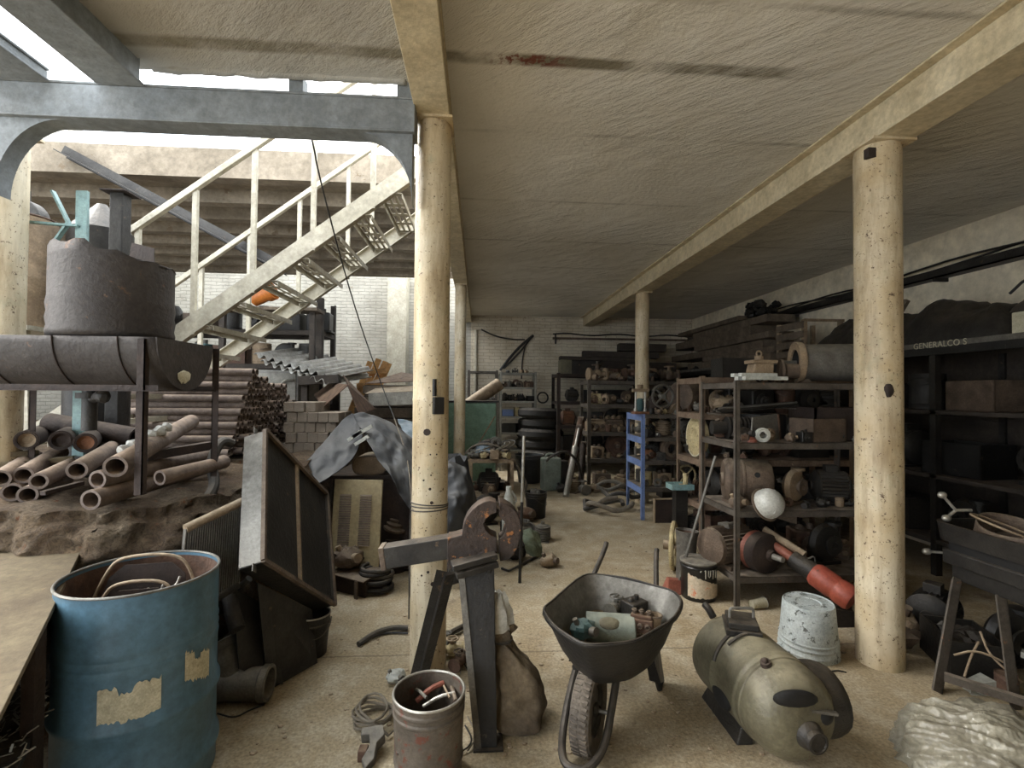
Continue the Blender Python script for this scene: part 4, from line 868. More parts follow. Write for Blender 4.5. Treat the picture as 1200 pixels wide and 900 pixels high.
# folded rusty plates
m = MB(); P = [A(*c) for c in ((378, 478, 5.45), (408, 452, 5.45), (421, 487, 5.3), (402, 440, 6.3), (428, 452, 6.3), (440, 480, 6.1))]
m.hexa([P[0], P[1], P[3]+Vector((-.15, 0, -.1)), P[3]+Vector((-.35, 0, -.25))]+[p+Vector((0, 0, .012)) for p in (P[0], P[1], P[3]+Vector((-.15, 0, -.1)), P[3]+Vector((-.35, 0, -.25)))]); m.hexa([P[1], P[2], P[5], P[3]]+[p+Vector((0, 0, .012)) for p in (P[1], P[2], P[5], P[3])])
tag(m.build('folded_plate', 'rust', smooth=0), 'rusty sheet folded like a tent behind the tarpaulin', 'steel plate')
def plate(c, mat, label, th=.012):
    m = MB(); P = [A(*p) for p in c]; m.hexa(P+[p+Vector((0, 0, th)) for p in P]); return tag(m.build('steel_sheet', mat, smooth=0), label, 'steel sheet')
plate(((428, 450, 7.0), (492, 447, 7.0), (500, 441, 8.0), (470, 437, 8.0)), 'rust', 'rusty flat sheet lying left of the middle column above the pale board')
plate(((428, 462, 6.4), (492, 459, 6.4), (496, 452, 7.0), (440, 456, 7.0)), 'iron_tan', 'tan dusty sheet lying just below the rusty flat sheet')
m = MB(); p, q = A(432, 468, 6.3), A(500, 466, 6.3); m.bar(p, q, .03, .16); tag(m.build('pale_board', 'rack_grey', smooth=0), 'pale grey board edge left of the middle column above the blue sheet', 'board')
t = thing('support_crate', 'dark wooden crate holding up sheets left of the middle column', 'crate', (A(455, 470, 6.7).x, 6.75, TZ_)); hh = A(455, 463, 6.65).z-TZ_-.01
for k in range(4): m = MB(); m.box(-.38, .42, -.3, -.27, hh*k/4+.01, hh*(k+1)/4-.01); m.build('slat', 'old_wood', t, smooth=0)
m = MB(); m.box(-.36, .40, -.26, .4, 0, hh); m.build('body', 'dark_wood', t, smooth=0)
for k in range(7): p = A(446+k*6, 484+(k % 2)*4, 6.2); item(('casting', 'can', 'valve')[k % 3], ('grey', 'dark', 'brown')[k % 3], .22, Vector((p.x, 6.2, TZ_)), k, '%s part, %s from left in the clutter behind the tarpaulin' % (('grey lumpy', 'dark round', 'brown valve')[k % 3], ORD[k]))
t = thing('plank_crate', 'dark crate under the rusty flat sheet left of the middle column', 'crate', (A(465, 447, 7.3).x, 7.35, TZ_)); hh = A(465, 449, 7.1).z-TZ_-.03
m = MB(); m.box(-.4, .5, -.3, .6, 0, hh); m.build('body', 'dark_wood', t, smooth=0); m = MB(); m.box(-.42, .52, -.33, -.3, hh-.12, hh-.01); m.build('slat', 'old_wood', t, smooth=0)
# yellow pallet boards
t = thing('wooden_pallet', 'upright broken pallet of yellow boards against the far brick wall', 'pallet', A(418, 466, 8.6)); b0 = t.location.copy()
for k, (a, b, c, d) in enumerate(((416, 462, 434, 424), (424, 460, 444, 421), (432, 458, 452, 424), (440, 455, 456, 426))):
    p_, q_ = A(a, b+8, 8.6+.05*k), A(c, d, 8.9+.05*k); p_ = q_+(p_-q_)*((q_.z-1.045)/(q_.z-p_.z)); m = MB(); m.bar(p_-b0, q_-b0, .10, .03, up=(0, 1, 0)); m.build('board', 'wood', t, smooth=0)
for k, (a, b, c, d) in enumerate(((426, 436, 452, 434), (418, 452, 446, 450))): m = MB(); m.bar(A(a, b, 8.68)-b0, A(c, d, 8.72)-b0, .05, .08); m.build('bearer', 'wood', t, smooth=0)
# hanging wire
m = MB(); a, b, c, d = Vector((-1.08, 2.96, 3.40)), A(372, 200, 3.4), A(440, 432, 5.6), A(462, 490, 5.15); m.tube([a, a.lerp(b, .6)+Vector((.02, 0, 0)), b, b.lerp(c, .5)+Vector((-.02, 0, -.03)), c, d], .006, 6, smooth=2); tag(m.build('hanging_wire', 'cable_black'), 'thin dark wire hanging from the skylight post down to the tarpaulin', 'wire')
m = MB(); m.tube([A(462, 490, 5.1), A(476, 530, 4.6), A(482, 570, 4.2), A(482, 640, 4.0), A(480, 700, 3.9)], .006, 6, smooth=2); tag(m.build('rope', 'cable'), 'pale cord hanging over the tarpaulin beside the middle column', 'cord')
# old storage shelves in the shade of the canopy
RS = rack('storage_rack', 'dark timber storage rack in the shade behind the white stairs', (-5.6, 7.4, TZ_), 3.3, .7, 2.0, (.5, 1.02, 1.52), 'dark_wood', post=.09, lip=.07)
row(RS, 1.52, .33, .1, [('crate', 'dark', .5), ('motor', 'black', .5), ('crate', 'brown', .45), ('can', 'dark', .5), ('pump', 'black', .45), ('crate', 'dark', .5), ('gearbox', 'black', .4)], 'the top shelf behind the stairs', 'machine parts on the rack behind the stairs')
row(RS, 1.02, .33, .15, [('motor', 'dark', .45), ('crate', 'tan', .5), ('gearbox', 'teal', .4), ('crate', 'rusty', .5), ('can', 'tan', .45), ('pump', 'dark', .4), ('can', 'dark', .45)], 'the middle shelf behind the stairs', 'machine parts on the rack behind the stairs')
row(RS, .5, .33, .15, [('crate', 'dark', .5), ('can', 'teal', .45), ('crate', 'rusty', .5), ('can', 'dark', .5), ('motor', 'black', .45), ('gearbox', 'dark', .4)], 'the low shelf behind the stairs', 'machine parts on the rack behind the stairs')
p, q = A(297, 350, 7.0), A(320, 340, 6.95); t = thing('orange_pipe', 'short bright orange plastic pipe seen between the stair treads', 'pipe', p); m = MB(); d_ = q-p; m.lathe([(.11, 0), (.11, d_.length-.1), (.13, d_.length-.09), (.13, d_.length), (.115, d_.length), (.1, .01)], (0, 0, 0), d_, 22); m.build('tube', 'orange_plastic', t)
t = thing('plank_pile', 'board platform carrying the orange pipe behind the stairs', 'platform', (p.x, 7.0, TZ_)); hh = p.z-.13-TZ_
m = MB(); m.box(-.5, .9, -.15, .2, hh-.04, hh); m.build('top_board', 'old_wood', t, smooth=0)
for x in (-.4, .8): m = MB(); m.bar((x, 0, 0), (x, 0, hh-.04), .07); m.build('leg', 'dark_wood', t, smooth=0)
# ------------------------------------------------------------------ clamp stand before the middle column
t = thing('clamp_stand', 'dark steel clamp stand with horizontal arm in front of the middle column', 'stand', (0, 2.55, 0)); b0 = t.location.copy()
p, q = A(446, 656, 2.5)-b0+Vector((0, .05, 0)), A(528, 643, 2.5)-b0+Vector((0, .05, 0))
m = MB(); m.bar(p, q, .095, .105); m.build('arm', 'dark_steel', t, bevel=.004, smooth=0)
m = MB(); d_ = (q-p).normalized(); m.bar(p-d_*.006, p+d_*.02, .102, .112); m.build('arm_cap', 'iron_brown', t, smooth=0, bevel=.003)
def px_prism(pts, Y, th, mat, name, bev=.003):
    P = [A(a, b, Y)-b0 for a, b in pts]; m = MB(); m.loft([P, [v+Vector((0, th, 0)) for v in P]]); return m.build(name, mat, t, bevel=bev, smooth=50)
px_prism([(524, 631), (533, 629.5), (541, 627), (543, 615), (547, 606), (553, 598), (560, 592), (568, 588), (574, 587), (582, 590), (582, 601), (576, 603), (570, 608), (567, 614), (569, 621), (575, 627), (582, 630), (582, 650), (560, 656), (540, 661), (524, 668)], 2.49, .115, 'jaw_rust', 'fixed_jaw')
px_prism([(585, 587), (592, 590), (599, 594), (605, 600), (609, 608), (611, 618), (610, 630), (607, 641), (602, 650), (596, 656), (586, 658), (585, 632), (590, 628), (593, 620), (591, 611), (585, 606)], 2.50, .115, 'jaw_rust', 'moving_jaw')
m = MB(); m.bar(A(569, 588, 2.56)-b0, A(590, 594, 2.56)-b0, .12, .012); m.build('slot_plate', 'iron_brown', t, smooth=0)
for (a, b, c, d) in ((529, 662, 580, 648), (533, 671, 581, 657)): m = MB(); m.bar(A(a, b, 2.46)-b0, A(c, d, 2.50)-b0, .13, .028); m.build('jaw_plate', 'dark_steel', t, bevel=.004, smooth=0)
m = MB(); m.cyl(A(574, 660, 2.47)-b0, A(574, 671, 2.47)-b0, .012); m.build('clamp_bolt', 'dark_steel', t)
f0 = G(572, 873)-b0; a0 = A(559, 668, 2.50)-b0
m = MB(); m.hexa([f0+Vector((-.042, -.03, 0)), f0+Vector((.042, -.03, 0)), f0+Vector((.042, .05, 0)), f0+Vector((-.042, .05, 0)), a0+Vector((-.075, -.03, 0)), a0+Vector((.085, -.03, .02)), a0+Vector((.085, .06, .02)), a0+Vector((-.075, .06, 0))]); m.build('leg', 'black_iron', t, bevel=.004, smooth=0)
m = MB(); m.bar(f0+Vector((-.046, -.034, .0)), a0+Vector((-.078, -.034, .0)), .03, .008, up=(0, 1, 0)); m.build('lit_edge', 'iron_grey', t, smooth=0)  # paler strip paints the light along the leg's left edge
f1 = Vector((-.315, 2.845, 0))-b0; a1 = A(527, 672, 2.56)-b0
m = MB(); m.angle(f1, a1, .07, .008, 1, up=(0, 1, 0)); m.bar(f1, a1, .055, .02); m.build('leg', 'dark_steel', t, smooth=0)
m = MB(); m.box(-.07, .07, -.05, .07, 0, .008); m.build('foot_plate', 'greasy', t, loc=f0, smooth=0)
# scrap pail with scrap in it
bc = G(503, 809, .37); bc.z = 0
pail('scrap_pail', 'battered steel pail of scrap in front of the clamp stand leg', bc, .142, .152, .37, 'scrap_bucket', (.10, .30, .335), rim='light_steel')
m = MB(); m.ball((0, 0, .13), .132, (1, 1, .6), 20, wob=.35, ws=14); o = m.build('scrap_filling', 'greasy', loc=bc+Vector((0, 0, .0))); tag(o, 'dark scrap filling the bottom of the battered pail', 'scrap', kind='stuff')
for k, (a, b, c, d, r_, mt, lb) in enumerate(((488, 822, 520, 800, .012, 'red_part', 'dull red handle lying in the battered pail'), (496, 828, 533, 812, .008, 'light_steel', 'bright steel rod lying across the battered pail'), (508, 786, 527, 818, .005, 'iron_tan', 'thin bent wire standing in the battered pail'), (524, 793, 534, 822, .010, 'iron_brown', 'curved strip against the inside of the battered pail'), (480, 806, 500, 818, .007, 'iron_grey', 'short grey rod at the left inside the battered pail'), (515, 812, 528, 800, .009, 'dark_steel', 'dark bolt rod at the back inside the battered pail'))):
    p, q = G(a, b, .27), G(c, d, .32); m = MB(); m.tube([p, p.lerp(q, .5)+Vector((0, 0, .015)), q], r_, 8, smooth=1); tag(m.build('metal_rod', mt), lb, 'rod')
# tied sack
cs = [(606, 852, 30), (606, 838, 37), (605, 815, 36), (601, 790, 31), (595, 770, 24), (590, 756, 15), (586, 748, 14), (584, 742, 19), (583, 735, 17)]
t = thing('burlap_sack', 'dusty tied sack leaning against the thick stand leg', 'sack', G(606, 850)); b0 = t.location.copy(); rings = []
for i, (px, py, rr) in enumerate(cs):
    c = A(px, py, 2.53); c.z = max(c.z, .005) if i else .004; rg = []
    for k in range(36):
        a = 2*pi*k/36; n_ = 1+.20*noise.noise(Vector((cos(a)*1.6, sin(a)*1.6, i*.55)))+.10*noise.noise(Vector((cos(a)*4, sin(a)*4, i*1.3)))+.09*sin(a*7+i*.9)*(i > 2); r_ = rr*2.5/580*n_; rg.append(c+Vector((r_*cos(a), r_*.85*sin(a), .02*sin(a*2+i)*(i > 0)))-b0)
    rings.append(rg)
fine = []; NR_ = 44
for j in range(NR_+1):
    f = j/NR_*(len(rings)-1); i = min(int(f), len(rings)-2); f -= i; P = [rings[max(i-1, 0)], rings[i], rings[i+1], rings[min(i+2, len(rings)-1)]]; rg = []
    for k in range(36):
        a, b, c, d = (q[k] for q in P); v = .5*(2*b+(c-a)*f+(2*a-5*b+4*c-d)*f*f+(3*b-a-3*c+d)*f**3); w = abs(noise.noise(Vector((v.x*9+v.z*8, v.y*9, v.z*5-v.x*6))))+.35*abs(noise.noise(v*26)); ctr_ = sum(P[1], Vector())/36
        o_ = (v-ctr_); o_.z = 0; rg.append(v-o_.normalized()*(w*.06-.012)*min(1, j/4))
    fine.append(rg)
m = MB(); m.loft(fine); m.build('body', 'burlap', t, sub=1, smooth=80)
rings = []
for i, (px, py, rr) in enumerate(((584, 742, 12), (583, 730, 16), (582, 715, 15), (583, 702, 11), (585, 694, 5))):
    c = A(px, py, 2.53); rings.append([c+Vector((rr*2.5/580*(1+.3*sin(k*2.2+i))*cos(2*pi*k/20), rr*2.5/580*.8*sin(2*pi*k/20), .012*sin(k*1.7)))-b0 for k in range(20)])
m = MB(); m.loft(rings); m.build('plastic_neck', 'plastic_clear', t, smooth=60)
m = MB(); m.torus(A(585, 747, 2.53)-b0, .062, .008, (.1, 0, 1)); m.build('tie', 'hose', t)

# ------------------------------------------------------------------ wheelbarrow
WBO = G(690, 876); yb = Vector((.47, .88, 0)).normalized(); xb = Vector((yb.y, -yb.x, 0))
t = thing('wheelbarrow', 'black steel wheelbarrow facing the camera in the middle of the floor', 'wheelbarrow', WBO)
rim_px = [(636.5, 713), (645, 706), (659, 693), (680, 675.5), (692, 671.5), (713, 674), (740, 679.5), (770, 687), (788, 691.5), (798.5, 702), (797, 712.5), (788, 726), (764, 741), (746, 750), (725, 753), (705, 755), (689, 755), (677, 752), (659, 741), (644, 727)]
RIM = [G(a, b, .60)-WBO for a, b in rim_px]; c0 = sum(RIM, Vector())/len(RIM)
def closed_smooth(P, n=2):
    for _ in range(n):
        o = []
        for i in range(len(P)): a, b = P[i], P[(i+1) % len(P)]; o += [a*.75+b*.25, a*.25+b*.75]
        P = o
    return P
RS_ = closed_smooth(RIM, 1); cb = c0+yb*.03
def tring(s, z, cc): return [Vector((cc.x+(p.x-c0.x)*s, cc.y+(p.y-c0.y)*s, z)) for p in RS_]
m = MB(); m.loft([tring(.50, .345, cb), tring(.64, .35, cb), tring(.78, .43, cb*.5+c0*.5), tring(.9, .53, c0), RS_, tring(1.03, .598, c0), tring(1.035, .585, c0)], cap0=True, cap1=False); m.build('tray', 'black_iron', t, solid=.005, smooth=50)
m = MB(); m.tube([p+Vector((0, 0, .006*noise.noise(p*9))) for p in RS_], .006, 8, closed=True); m.build('rolled_rim', 'dark_steel', t)
m = MB(); m.loft([tring(.05, .357, cb), tring(.62, .358, cb), tring(.755, .43, cb*.5+c0*.5)], cap1=False); m.build('dusty_floor', 'iron_tan', t, smooth=60)
m = MB(); m.loft([tring(.75, .432, cb*.5+c0*.5), tring(.895, .534, c0), tring(.985, .597, c0)], False, False); m.build('lit_lining', 'grey_steel', t, smooth=60)  # paler grey puts the light on the inner walls into the colour
m = MB(); wc = Vector((0, .0, .185)); m.lathe([(.112, -.038), (.15, -.050), (.175, -.044), (.188, -.025), (.19, 0), (.188, .025), (.175, .044), (.15, .050), (.112, .038)], wc, xb, 44)
for k in range(44):
    a = 2*pi*k/44; u = yb*cos(a)+Vector((0, 0, 1))*sin(a); v = yb*-sin(a)+Vector((0, 0, 1))*cos(a); c = wc+u*.186
    for sg in (-1, 1): m.bar(c+xb*sg*.004+v*(.010 if sg > 0 else 0), c+xb*sg*.036+v*(.010*sg+.006), .012, .014, up=u)
ty_ = m.build('tyre', 'tire_rubber', t, smooth=40)
m = MB(); m.lathe([(.02, -.05), (.03, -.03), (.1, -.02), (.114, -.036), (.114, .036), (.1, .02), (.03, .03), (.02, .05)], wc, xb, 30); m.build('wheel_hub', 'black_iron', ty_)
m = MB(); m.cyl(wc-xb*.095, wc+xb*.095, .010); m.build('axle', 'grey_steel', t)
lo = lambda x, y, z: xb*x+yb*y+Vector((0, 0, z))
m = MB(); m.tube([lo(-.10, .20, .335), lo(-.105, .02, .21), lo(-.10, -.10, .09), lo(-.06, -.215, .06), lo(0, -.235, .055), lo(.06, -.215, .06), lo(.10, -.10, .09), lo(.105, .02, .21), lo(.10, .20, .335)], .018, 10, smooth=2); m.build('wheel_guard', 'dark_steel', t)
for s in (-1, 1):
    m = MB(); m.tube([lo(s*.10, .10, .30), lo(s*.13, .35, .306), lo(s*.19, .62, .37), lo(s*.20, .75, .48), lo(s*.165, .98, .63), lo(s*.165, 1.02, .66)], .016, 10, smooth=1); m.build('handle', 'dark_steel', t)
    m = MB(); m.tube([lo(s*.17, .52, .33), lo(s*.24, .60, .0+.012), lo(s*.24, .68, .012), lo(s*.18, .70, .42)], .016, 8); m.build('leg', 'black_iron', t)
    m = MB(); m.hexa([lo(s*.20, .50, .10), lo(s*.26, .50, .10), lo(s*.26, .66, .03), lo(s*.20, .66, .03), lo(s*.17, .45, .34), lo(s*.2, .45, .34), lo(s*.2, .68, .38), lo(s*.17, .68, .38)]); m.build('leg_bracket', 'black_iron', t, smooth=0)
# its load
p = G(714, 742, .40); t = thing('motor_barrel', 'grey green motor barrel with oval plate lying in the wheelbarrow', 'motor', Vector((p.x, p.y, .43)), .0)
ax = (G(744, 737, .40)-G(682, 733, .40)); ax.z = 0; L = .25; r_ = .072; ax.normalize()
m = MB(); m.lathe([(r_*.5, 0), (r_, .005), (r_, L), (r_*.9, L+.006), (.001, L+.006)], ax*-L*.5, ax, 28); m.build('shell', 'grey_green', t)
m = MB(); m.lathe([(r_*.5, -.004), (r_*.48, .03), (.001, .03)], ax*-L*.5, ax, 20); m.cyl(ax*(-L*.5-.03), ax*(-L*.5+.02), .02); m.build('bore', 'orange_rust', t)
m = MB(); m.ball((0, 0, 0), .045, (1.25, .2, .7), 20); o = m.build('name_plate', 'motor_green', t, loc=Vector((0, 0, 0))+ax*-.03+Vector((.015, -.055, .045)), rot=(radians(-40), 0, atan2(ax.y, ax.x)))
item('casting', 'teal', .17, G(684, 748, .41), .3, 'teal painted valve lump at the front left of the wheelbarrow tray')
item('valve', 'grey', .15, G(722, 722, .44), .8, 'small grey tap lying behind the motor barrel in the wheelbarrow')
item('gearbox', 'dark', .14, G(743, 726, .44), .5, 'dark boxy part right of the motor barrel in the wheelbarrow')
item('engine_block', 'rusty', .12, G(752, 738, .43), -.5, 'rusty block with ports beside the ring cup in the wheelbarrow')
p = G(767, 735, .44); t = thing('bearing_cup', 'small round tan cup at the right of the wheelbarrow tray', 'cup', p); m = MB(); m.lathe([(.03, 0), (.034, .05), (.04, .052), (.04, .065), (.03, .066), (.026, .02), (.001, .02)], seg=24); m.build('cup', 'iron_tan', t); m = MB(); m.torus((0, 0, .064), .037, .005); m.build('rim', 'iron_brown', t)

# ------------------------------------------------------------------ big motor on the floor
t = thing('large_motor', 'large dusty green grey electric motor lying on the floor at lower right', 'motor', (1.405, 2.42, 0)); R_ = .208; zc = .232
axm = Vector((.08, -1, -.03)).normalized(); cm_ = Vector((0, 0, zc))
m = MB(); m.lathe([(.001, -.31), (R_*.75, -.305), (R_*.97, -.27), (R_, -.24), (R_, -.10), (R_*1.012, -.095), (R_*1.012, -.075), (R_, -.07), (R_, .10), (R_*1.015, .105), (R_*1.015, .125), (R_, .13), (R_, .145), (R_*1.015, .15), (R_*1.015, .165), (R_*.99, .17)], cm_, axm, 56); m.build('frame', 'motor_green', t)
m = MB(); n = 56; prof = [(R_*.99, .17), (R_*.97, .24), (R_*.88, .29), (R_*.70, .325), (R_*.36, .34), (.001, .342)]
m.lathe(prof, cm_, axm, n); m.build('end_bell', 'motor_green', t)
fa_, fb_ = m and MB().frame(axm)
for (an, w_, h_, dd) in ((.35*pi, .11, .05, .62), (.95*pi, .05, .05, .6)):
    m = MB(); c = cm_+axm*.315+fa_*(R_*dd*cos(an))+fb_*(R_*dd*sin(an)); m.ball((0, 0, 0), 1, (w_, .03, h_), 16); m.build('vent_opening', 'void_black', t, loc=c+Vector((.02 if w_ > .1 else -.03, 0, .0)), rot=(.5, .15, .1))
m = MB(); m.lathe([(.001, .33), (.062, .335), (.056, .36), (.046, .37), (.046, .395), (.036, .397), (.032, .385), (.001, .385)], cm_+Vector((.01, 0, -.03)), axm, 28); bb_ = m.build('bearing_boss', 'greasy', t)
m = MB(); m.lathe([(.033, .375), (.033, .392), (.001, .392)], cm_+Vector((.01, 0, -.03)), axm, 20); m.build('bearing_cap', 'greasy', bb_)
m = MB(); c = cm_+axm*.29+Vector((.01, 0, .035)); m.bar(c+Vector((-.10, -.03, .05)), c+Vector((.13, -.05, .02)), .02, .012); m.build('brush_strip', 'iron_grey', t, smooth=0)
# terminal box with its handle, at the back on top
tb = cm_-axm*.13+Vector((0, 0, R_))
m = MB(); m.box(-.085, .085, -.095, .095, -.02, .012); m.build('terminal_base', 'dark_steel', t, bevel=.004, smooth=0, loc=tb, rot=(.02, .0, -.35))
m = MB(); m.box(-.072, .072, -.08, .08, .012, .045); tbx = m.build('terminal_box', 'greasy', t, bevel=.006, smooth=0, loc=tb, rot=(.02, 0, -.35))
m = MB(); m.tube([(-.062, 0, .04), (-.062, 0, .085), (-.05, 0, .095), (.05, 0, .095), (.062, 0, .085), (.062, 0, .04)], .008, 8, smooth=1); m.build('handle', 'grey_steel', tbx, rot=(0, 0, .25))
m = MB(); pts = []
for k in range(15): a = pi*(.46+.42*k/14); pts.append(cm_-axm*(.10-.004*k)+fa_*0+Vector((cos(a)*R_*1.03, 0, sin(a)*R_*1.03)))
m.tube(pts, .010, 7); pts2 = [p+Vector((-.01, -.05, -.002)) for p in pts[:9]]; m.tube(pts2, .008, 7); m.build('lead_cable', 'hose', t)
an = .63*pi; m = MB(); c = cm_+axm*.19+Vector((cos(an)*R_*1.0, 0, sin(an)*R_*1.0)); nv = Vector((cos(an), -.25, sin(an))); m.cyl(c-nv*.02, c+nv*.018, .028, .022, 14); m.ball(c+nv*.022, .014); m.build('lifting_eye', 'dark_rust', t)
m = MB(); an = .62*pi; c = cm_-axm*.27+Vector((cos(an)*R_*.98, 0, sin(an)*R_*.98)); m.tube([c, c+Vector((-.02, .01, .04)), c+Vector((-.03, .04, .055))], .02, 10, smooth=1); m.build('cable_gland', 'greasy', t)
m = MB(); n = 20; rg = lambda x, s: [cm_+axm*(.16-.02)+Vector((x, 0, 0))+axm*(.16*s*cos(2*pi*k/n))+Vector((0, 0, .15*s*sin(2*pi*k/n)-.0)) for k in range(n)]
m.loft([rg(R_*.6, 1.05), rg(R_*1.0, 1.05), rg(R_*1.22, .95), rg(R_*1.3, .75), rg(R_*1.3, .01)], True, True); m.build('side_cover', 'greasy', t, smooth=50)
for s in (-1, 1): m = MB(); m.hexa([(s*.13-.04, -.12, 0), (s*.13+.04, -.12, 0), (s*.13+.04, .26, 0), (s*.13-.04, .26, 0), (s*.10-.03, -.10, .09), (s*.10+.03, -.10, .09), (s*.10+.03, .24, .09), (s*.10-.03, .24, .09)]); m.build('foot', 'greasy', t, bevel=.006, smooth=0)
m = MB(); c = cm_+Vector((-R_*.94, -.02, -.06)); m.ball((0, 0, 0), 1, (.02, .09, .05), 14); m.build('side_vent', 'void_black', t, loc=c)

# ------------------------------------------------------------------ buckets, can and tools by the right hand racks
p = G(953, 768); pail('white_bucket', 'paint splashed white bucket standing upside down by the thick right column', (p.x+.0, p.y+.05, 0), .175, .150, .33, 'bucket_white', (.035, .075, .105), rot=(.03, -.03, .4), inverted=True, rim='plastic_white')
p = G(823, 703); pc = Vector((p.x, p.y+.07, 0)); t = pail('paint_can', 'black and cream paint can with white drips beside the dustpan', pc, .138, .142, .30, 'paint_black', (.26,), rim='rack_grey', lidmat='iron_grey', handle=2.6)
m = MB(); r_ = .143; prof = []
def cs_(u, v):
    a = -2.6+2.6*u; top = .17+.06*sin(u*2.2+2.2)+.012*noise.noise(Vector((u*20, 0, 0))); bot = .035+.012*noise.noise(Vector((u*14, 5, 0))); z = bot+(top-bot)*v; return (r_*cos(a), r_*sin(a), z)
m.grid(cs_, 60, 10); m.build('cream_label', 'paint_cream', t, smooth=60)
m = MB(); rr = .1445
def st(pts): m.tube([(rr*cos(a), rr*sin(a), z) for a, z in pts], .0042, 6)
st([(-1.62, .262), (-1.62, .195)]); st([(-1.68, .255), (-1.62, .262)]); st([(-1.45, .26), (-1.46, .215), (-1.40, .205), (-1.34, .215), (-1.33, .26)]); st([(-1.22, .258), (-1.12, .258), (-1.15, .19)]); st([(-1.0, .255), (-.90, .255), (-.93, .195)])
st([(-1.85, .258), (-1.9, .245)]); m.build('white_drips', 'marking_white', t)
t = thing('broom', 'long handled red dustpan leaning on the near rack end post', 'broom', G(793, 694)); b0 = t.location.copy(); tp = Vector((1.955, 3.98, 1.16))
m = MB(); m.cyl((0, 0, .03), tp-b0, .0115, seg=10); m.build('handle', 'grey_steel', t)
m = MB(); m.hexa([(-.10, -.06, 0), (.10, -.06, 0), (.10, .09, 0), (-.10, .09, 0), (-.08, -.02, .12), (.08, -.02, .10), (.07, .04, .10), (-.07, .04, .12)]); m.build('head', 'red_part', t, bevel=.006, smooth=0)
t = thing('grey_tube', 'grey plastic drain tube standing upright beside the near rack', 'tube', (1.80, 4.22, 0)); m = MB(); m.lathe([(.075, 0), (.085, .40), (.095, .45), (.098, .48), (.09, .48), (.078, .38), (.07, 0)], (0, 0, 0), (.05, .03, 1), 26); m.build('shell', 'iron_grey', t); m = MB(); m.lathe([(.085, .46), (.07, .25), (.001, .25)], (0, 0, 0), (.05, .03, 1), 20); m.build('rusty_inside', 'rust', t)
item('handwheel', 'pale', .46, Vector((1.86, 4.62, 0)), radians(62), 'pale spoked pulley wheel standing behind the grey tube')
# small things on the open floor
item('casting', 'tan', .22, G(643, 664), .5, 'small pale lumpy casting alone on the open floor behind the wheelbarrow')
p = G(609, 683); t = thing('steel_bar', 'thin upright steel bar with bright upper end behind the clamp stand', 'bar', p); q = A(614, 511, 4.36); h_ = q-p; m = MB(); m.cyl((0, 0, 0), h_*.55, .014); m.build('dark_half', 'dark_steel', t); m = MB(); m.cyl(h_*.55, h_, .013); m.build('bright_half', 'light_steel', t)
m = MB(); m.tube([G(588, 666, .02), G(596, 669, .02), G(610, 662, .02), G(632, 650, .02)], .012, 7); tag(m.build('bent_rod', 'dark_steel'), 'bent dark rod lying on the floor beside the upright bar', 'rod')
for k, (kd, pl, s, px, py, lb) in enumerate((('casting', 'dark', .34, 601, 655, 'dark lumpy casting on the floor right of the clamp jaws'), ('valve', 'grey', .30, 613, 633, 'grey pipe valve lying on top of the floor heap right of the clamp jaws'), ('cylinder_head', 'grey', .26, 636, 634, 'small grey finned cylinder right of the green rag'), ('casting', 'brown', .24, 588, 648, 'brown casting half hidden behind the clamp jaws'), ('gearbox', 'dark', .28, 600, 630, 'dark gearbox at the back of the floor heap by the clamp jaws'))): item(kd, pl, s, G(px, py), k*.7, lb)
m = lattice([[G(612, 622, .28), G(622, 620, .3), G(632, 626, .2)], [G(614, 635, .24), G(625, 636, .22), G(634, 640, .14)], [G(618, 648, .10), G(627, 652, .10), G(636, 652, .04)]], 18, 18, .03, 9, 4); tag(m.build('green_rag', 'rag', solid=.006, smooth=70), 'pale green rag thrown over the floor heap right of the clamp jaws', 'rag')
p = A(596, 592, 5.2); t = thing('white_jug', 'white plastic jug standing behind the clamp jaws', 'jug', (p.x, 5.2, 0)); h_ = A(594, 570, 5.2).z; m = MB(); m.lathe([(.07, 0), (.07, .02), (.07, h_*.75), (.03, h_*.92), (.03, h_), (.001, h_)], seg=20); m.build('body', 'plastic_white', t); m = MB(); m.tube([(.05, 0, h_*.72), (.09, 0, h_*.8), (.03, 0, h_*.93)], .012, 7, smooth=1); m.build('handle', 'plastic_white', t)
def hose(pts, r_, mat, label, cat='hose', nm='rubber_hose', closed=False): m = MB(); m.tube(pts, r_, 9, smooth=2, closed=closed); return tag(m.build(nm, mat), label, cat)
hose([G(420, 755, .02), G(440, 741, .03), G(462, 735, .03), G(478, 736, .02)], .018, 'hose', 'short dark hose on the floor left of the middle column')
hose([G(430, 749, .012), G(452, 741, .012), G(478, 742, .012)], .007, 'cable_black', 'thin black cable lying beside the short hose', 'cable', 'power_cable')
hose([G(498, 770, .02), G(522, 745, .03), G(545, 733, .03)], .020, 'dark_steel', 'dark pipe lying on the floor behind the stand legs', 'pipe', 'steel_pipe')
pts = []
for k in range(70):
    a = k*.42; rr = .085+.012*sin(k*.9); c = G(437, 846); pts.append(c+Vector((rr*cos(a)+.01*sin(k*.3), rr*1.1*sin(a), .008+.0011*k+.004*sin(k*1.3))))
pts += [G(455, 862, .02), G(466, 852, .02), G(470, 835, .02)]
m = MB(); m.tube(pts, .0065, 7); tag(m.build('cable_coil', 'cable'), 'grey coiled cable on the floor left of the scrap pail', 'cable')
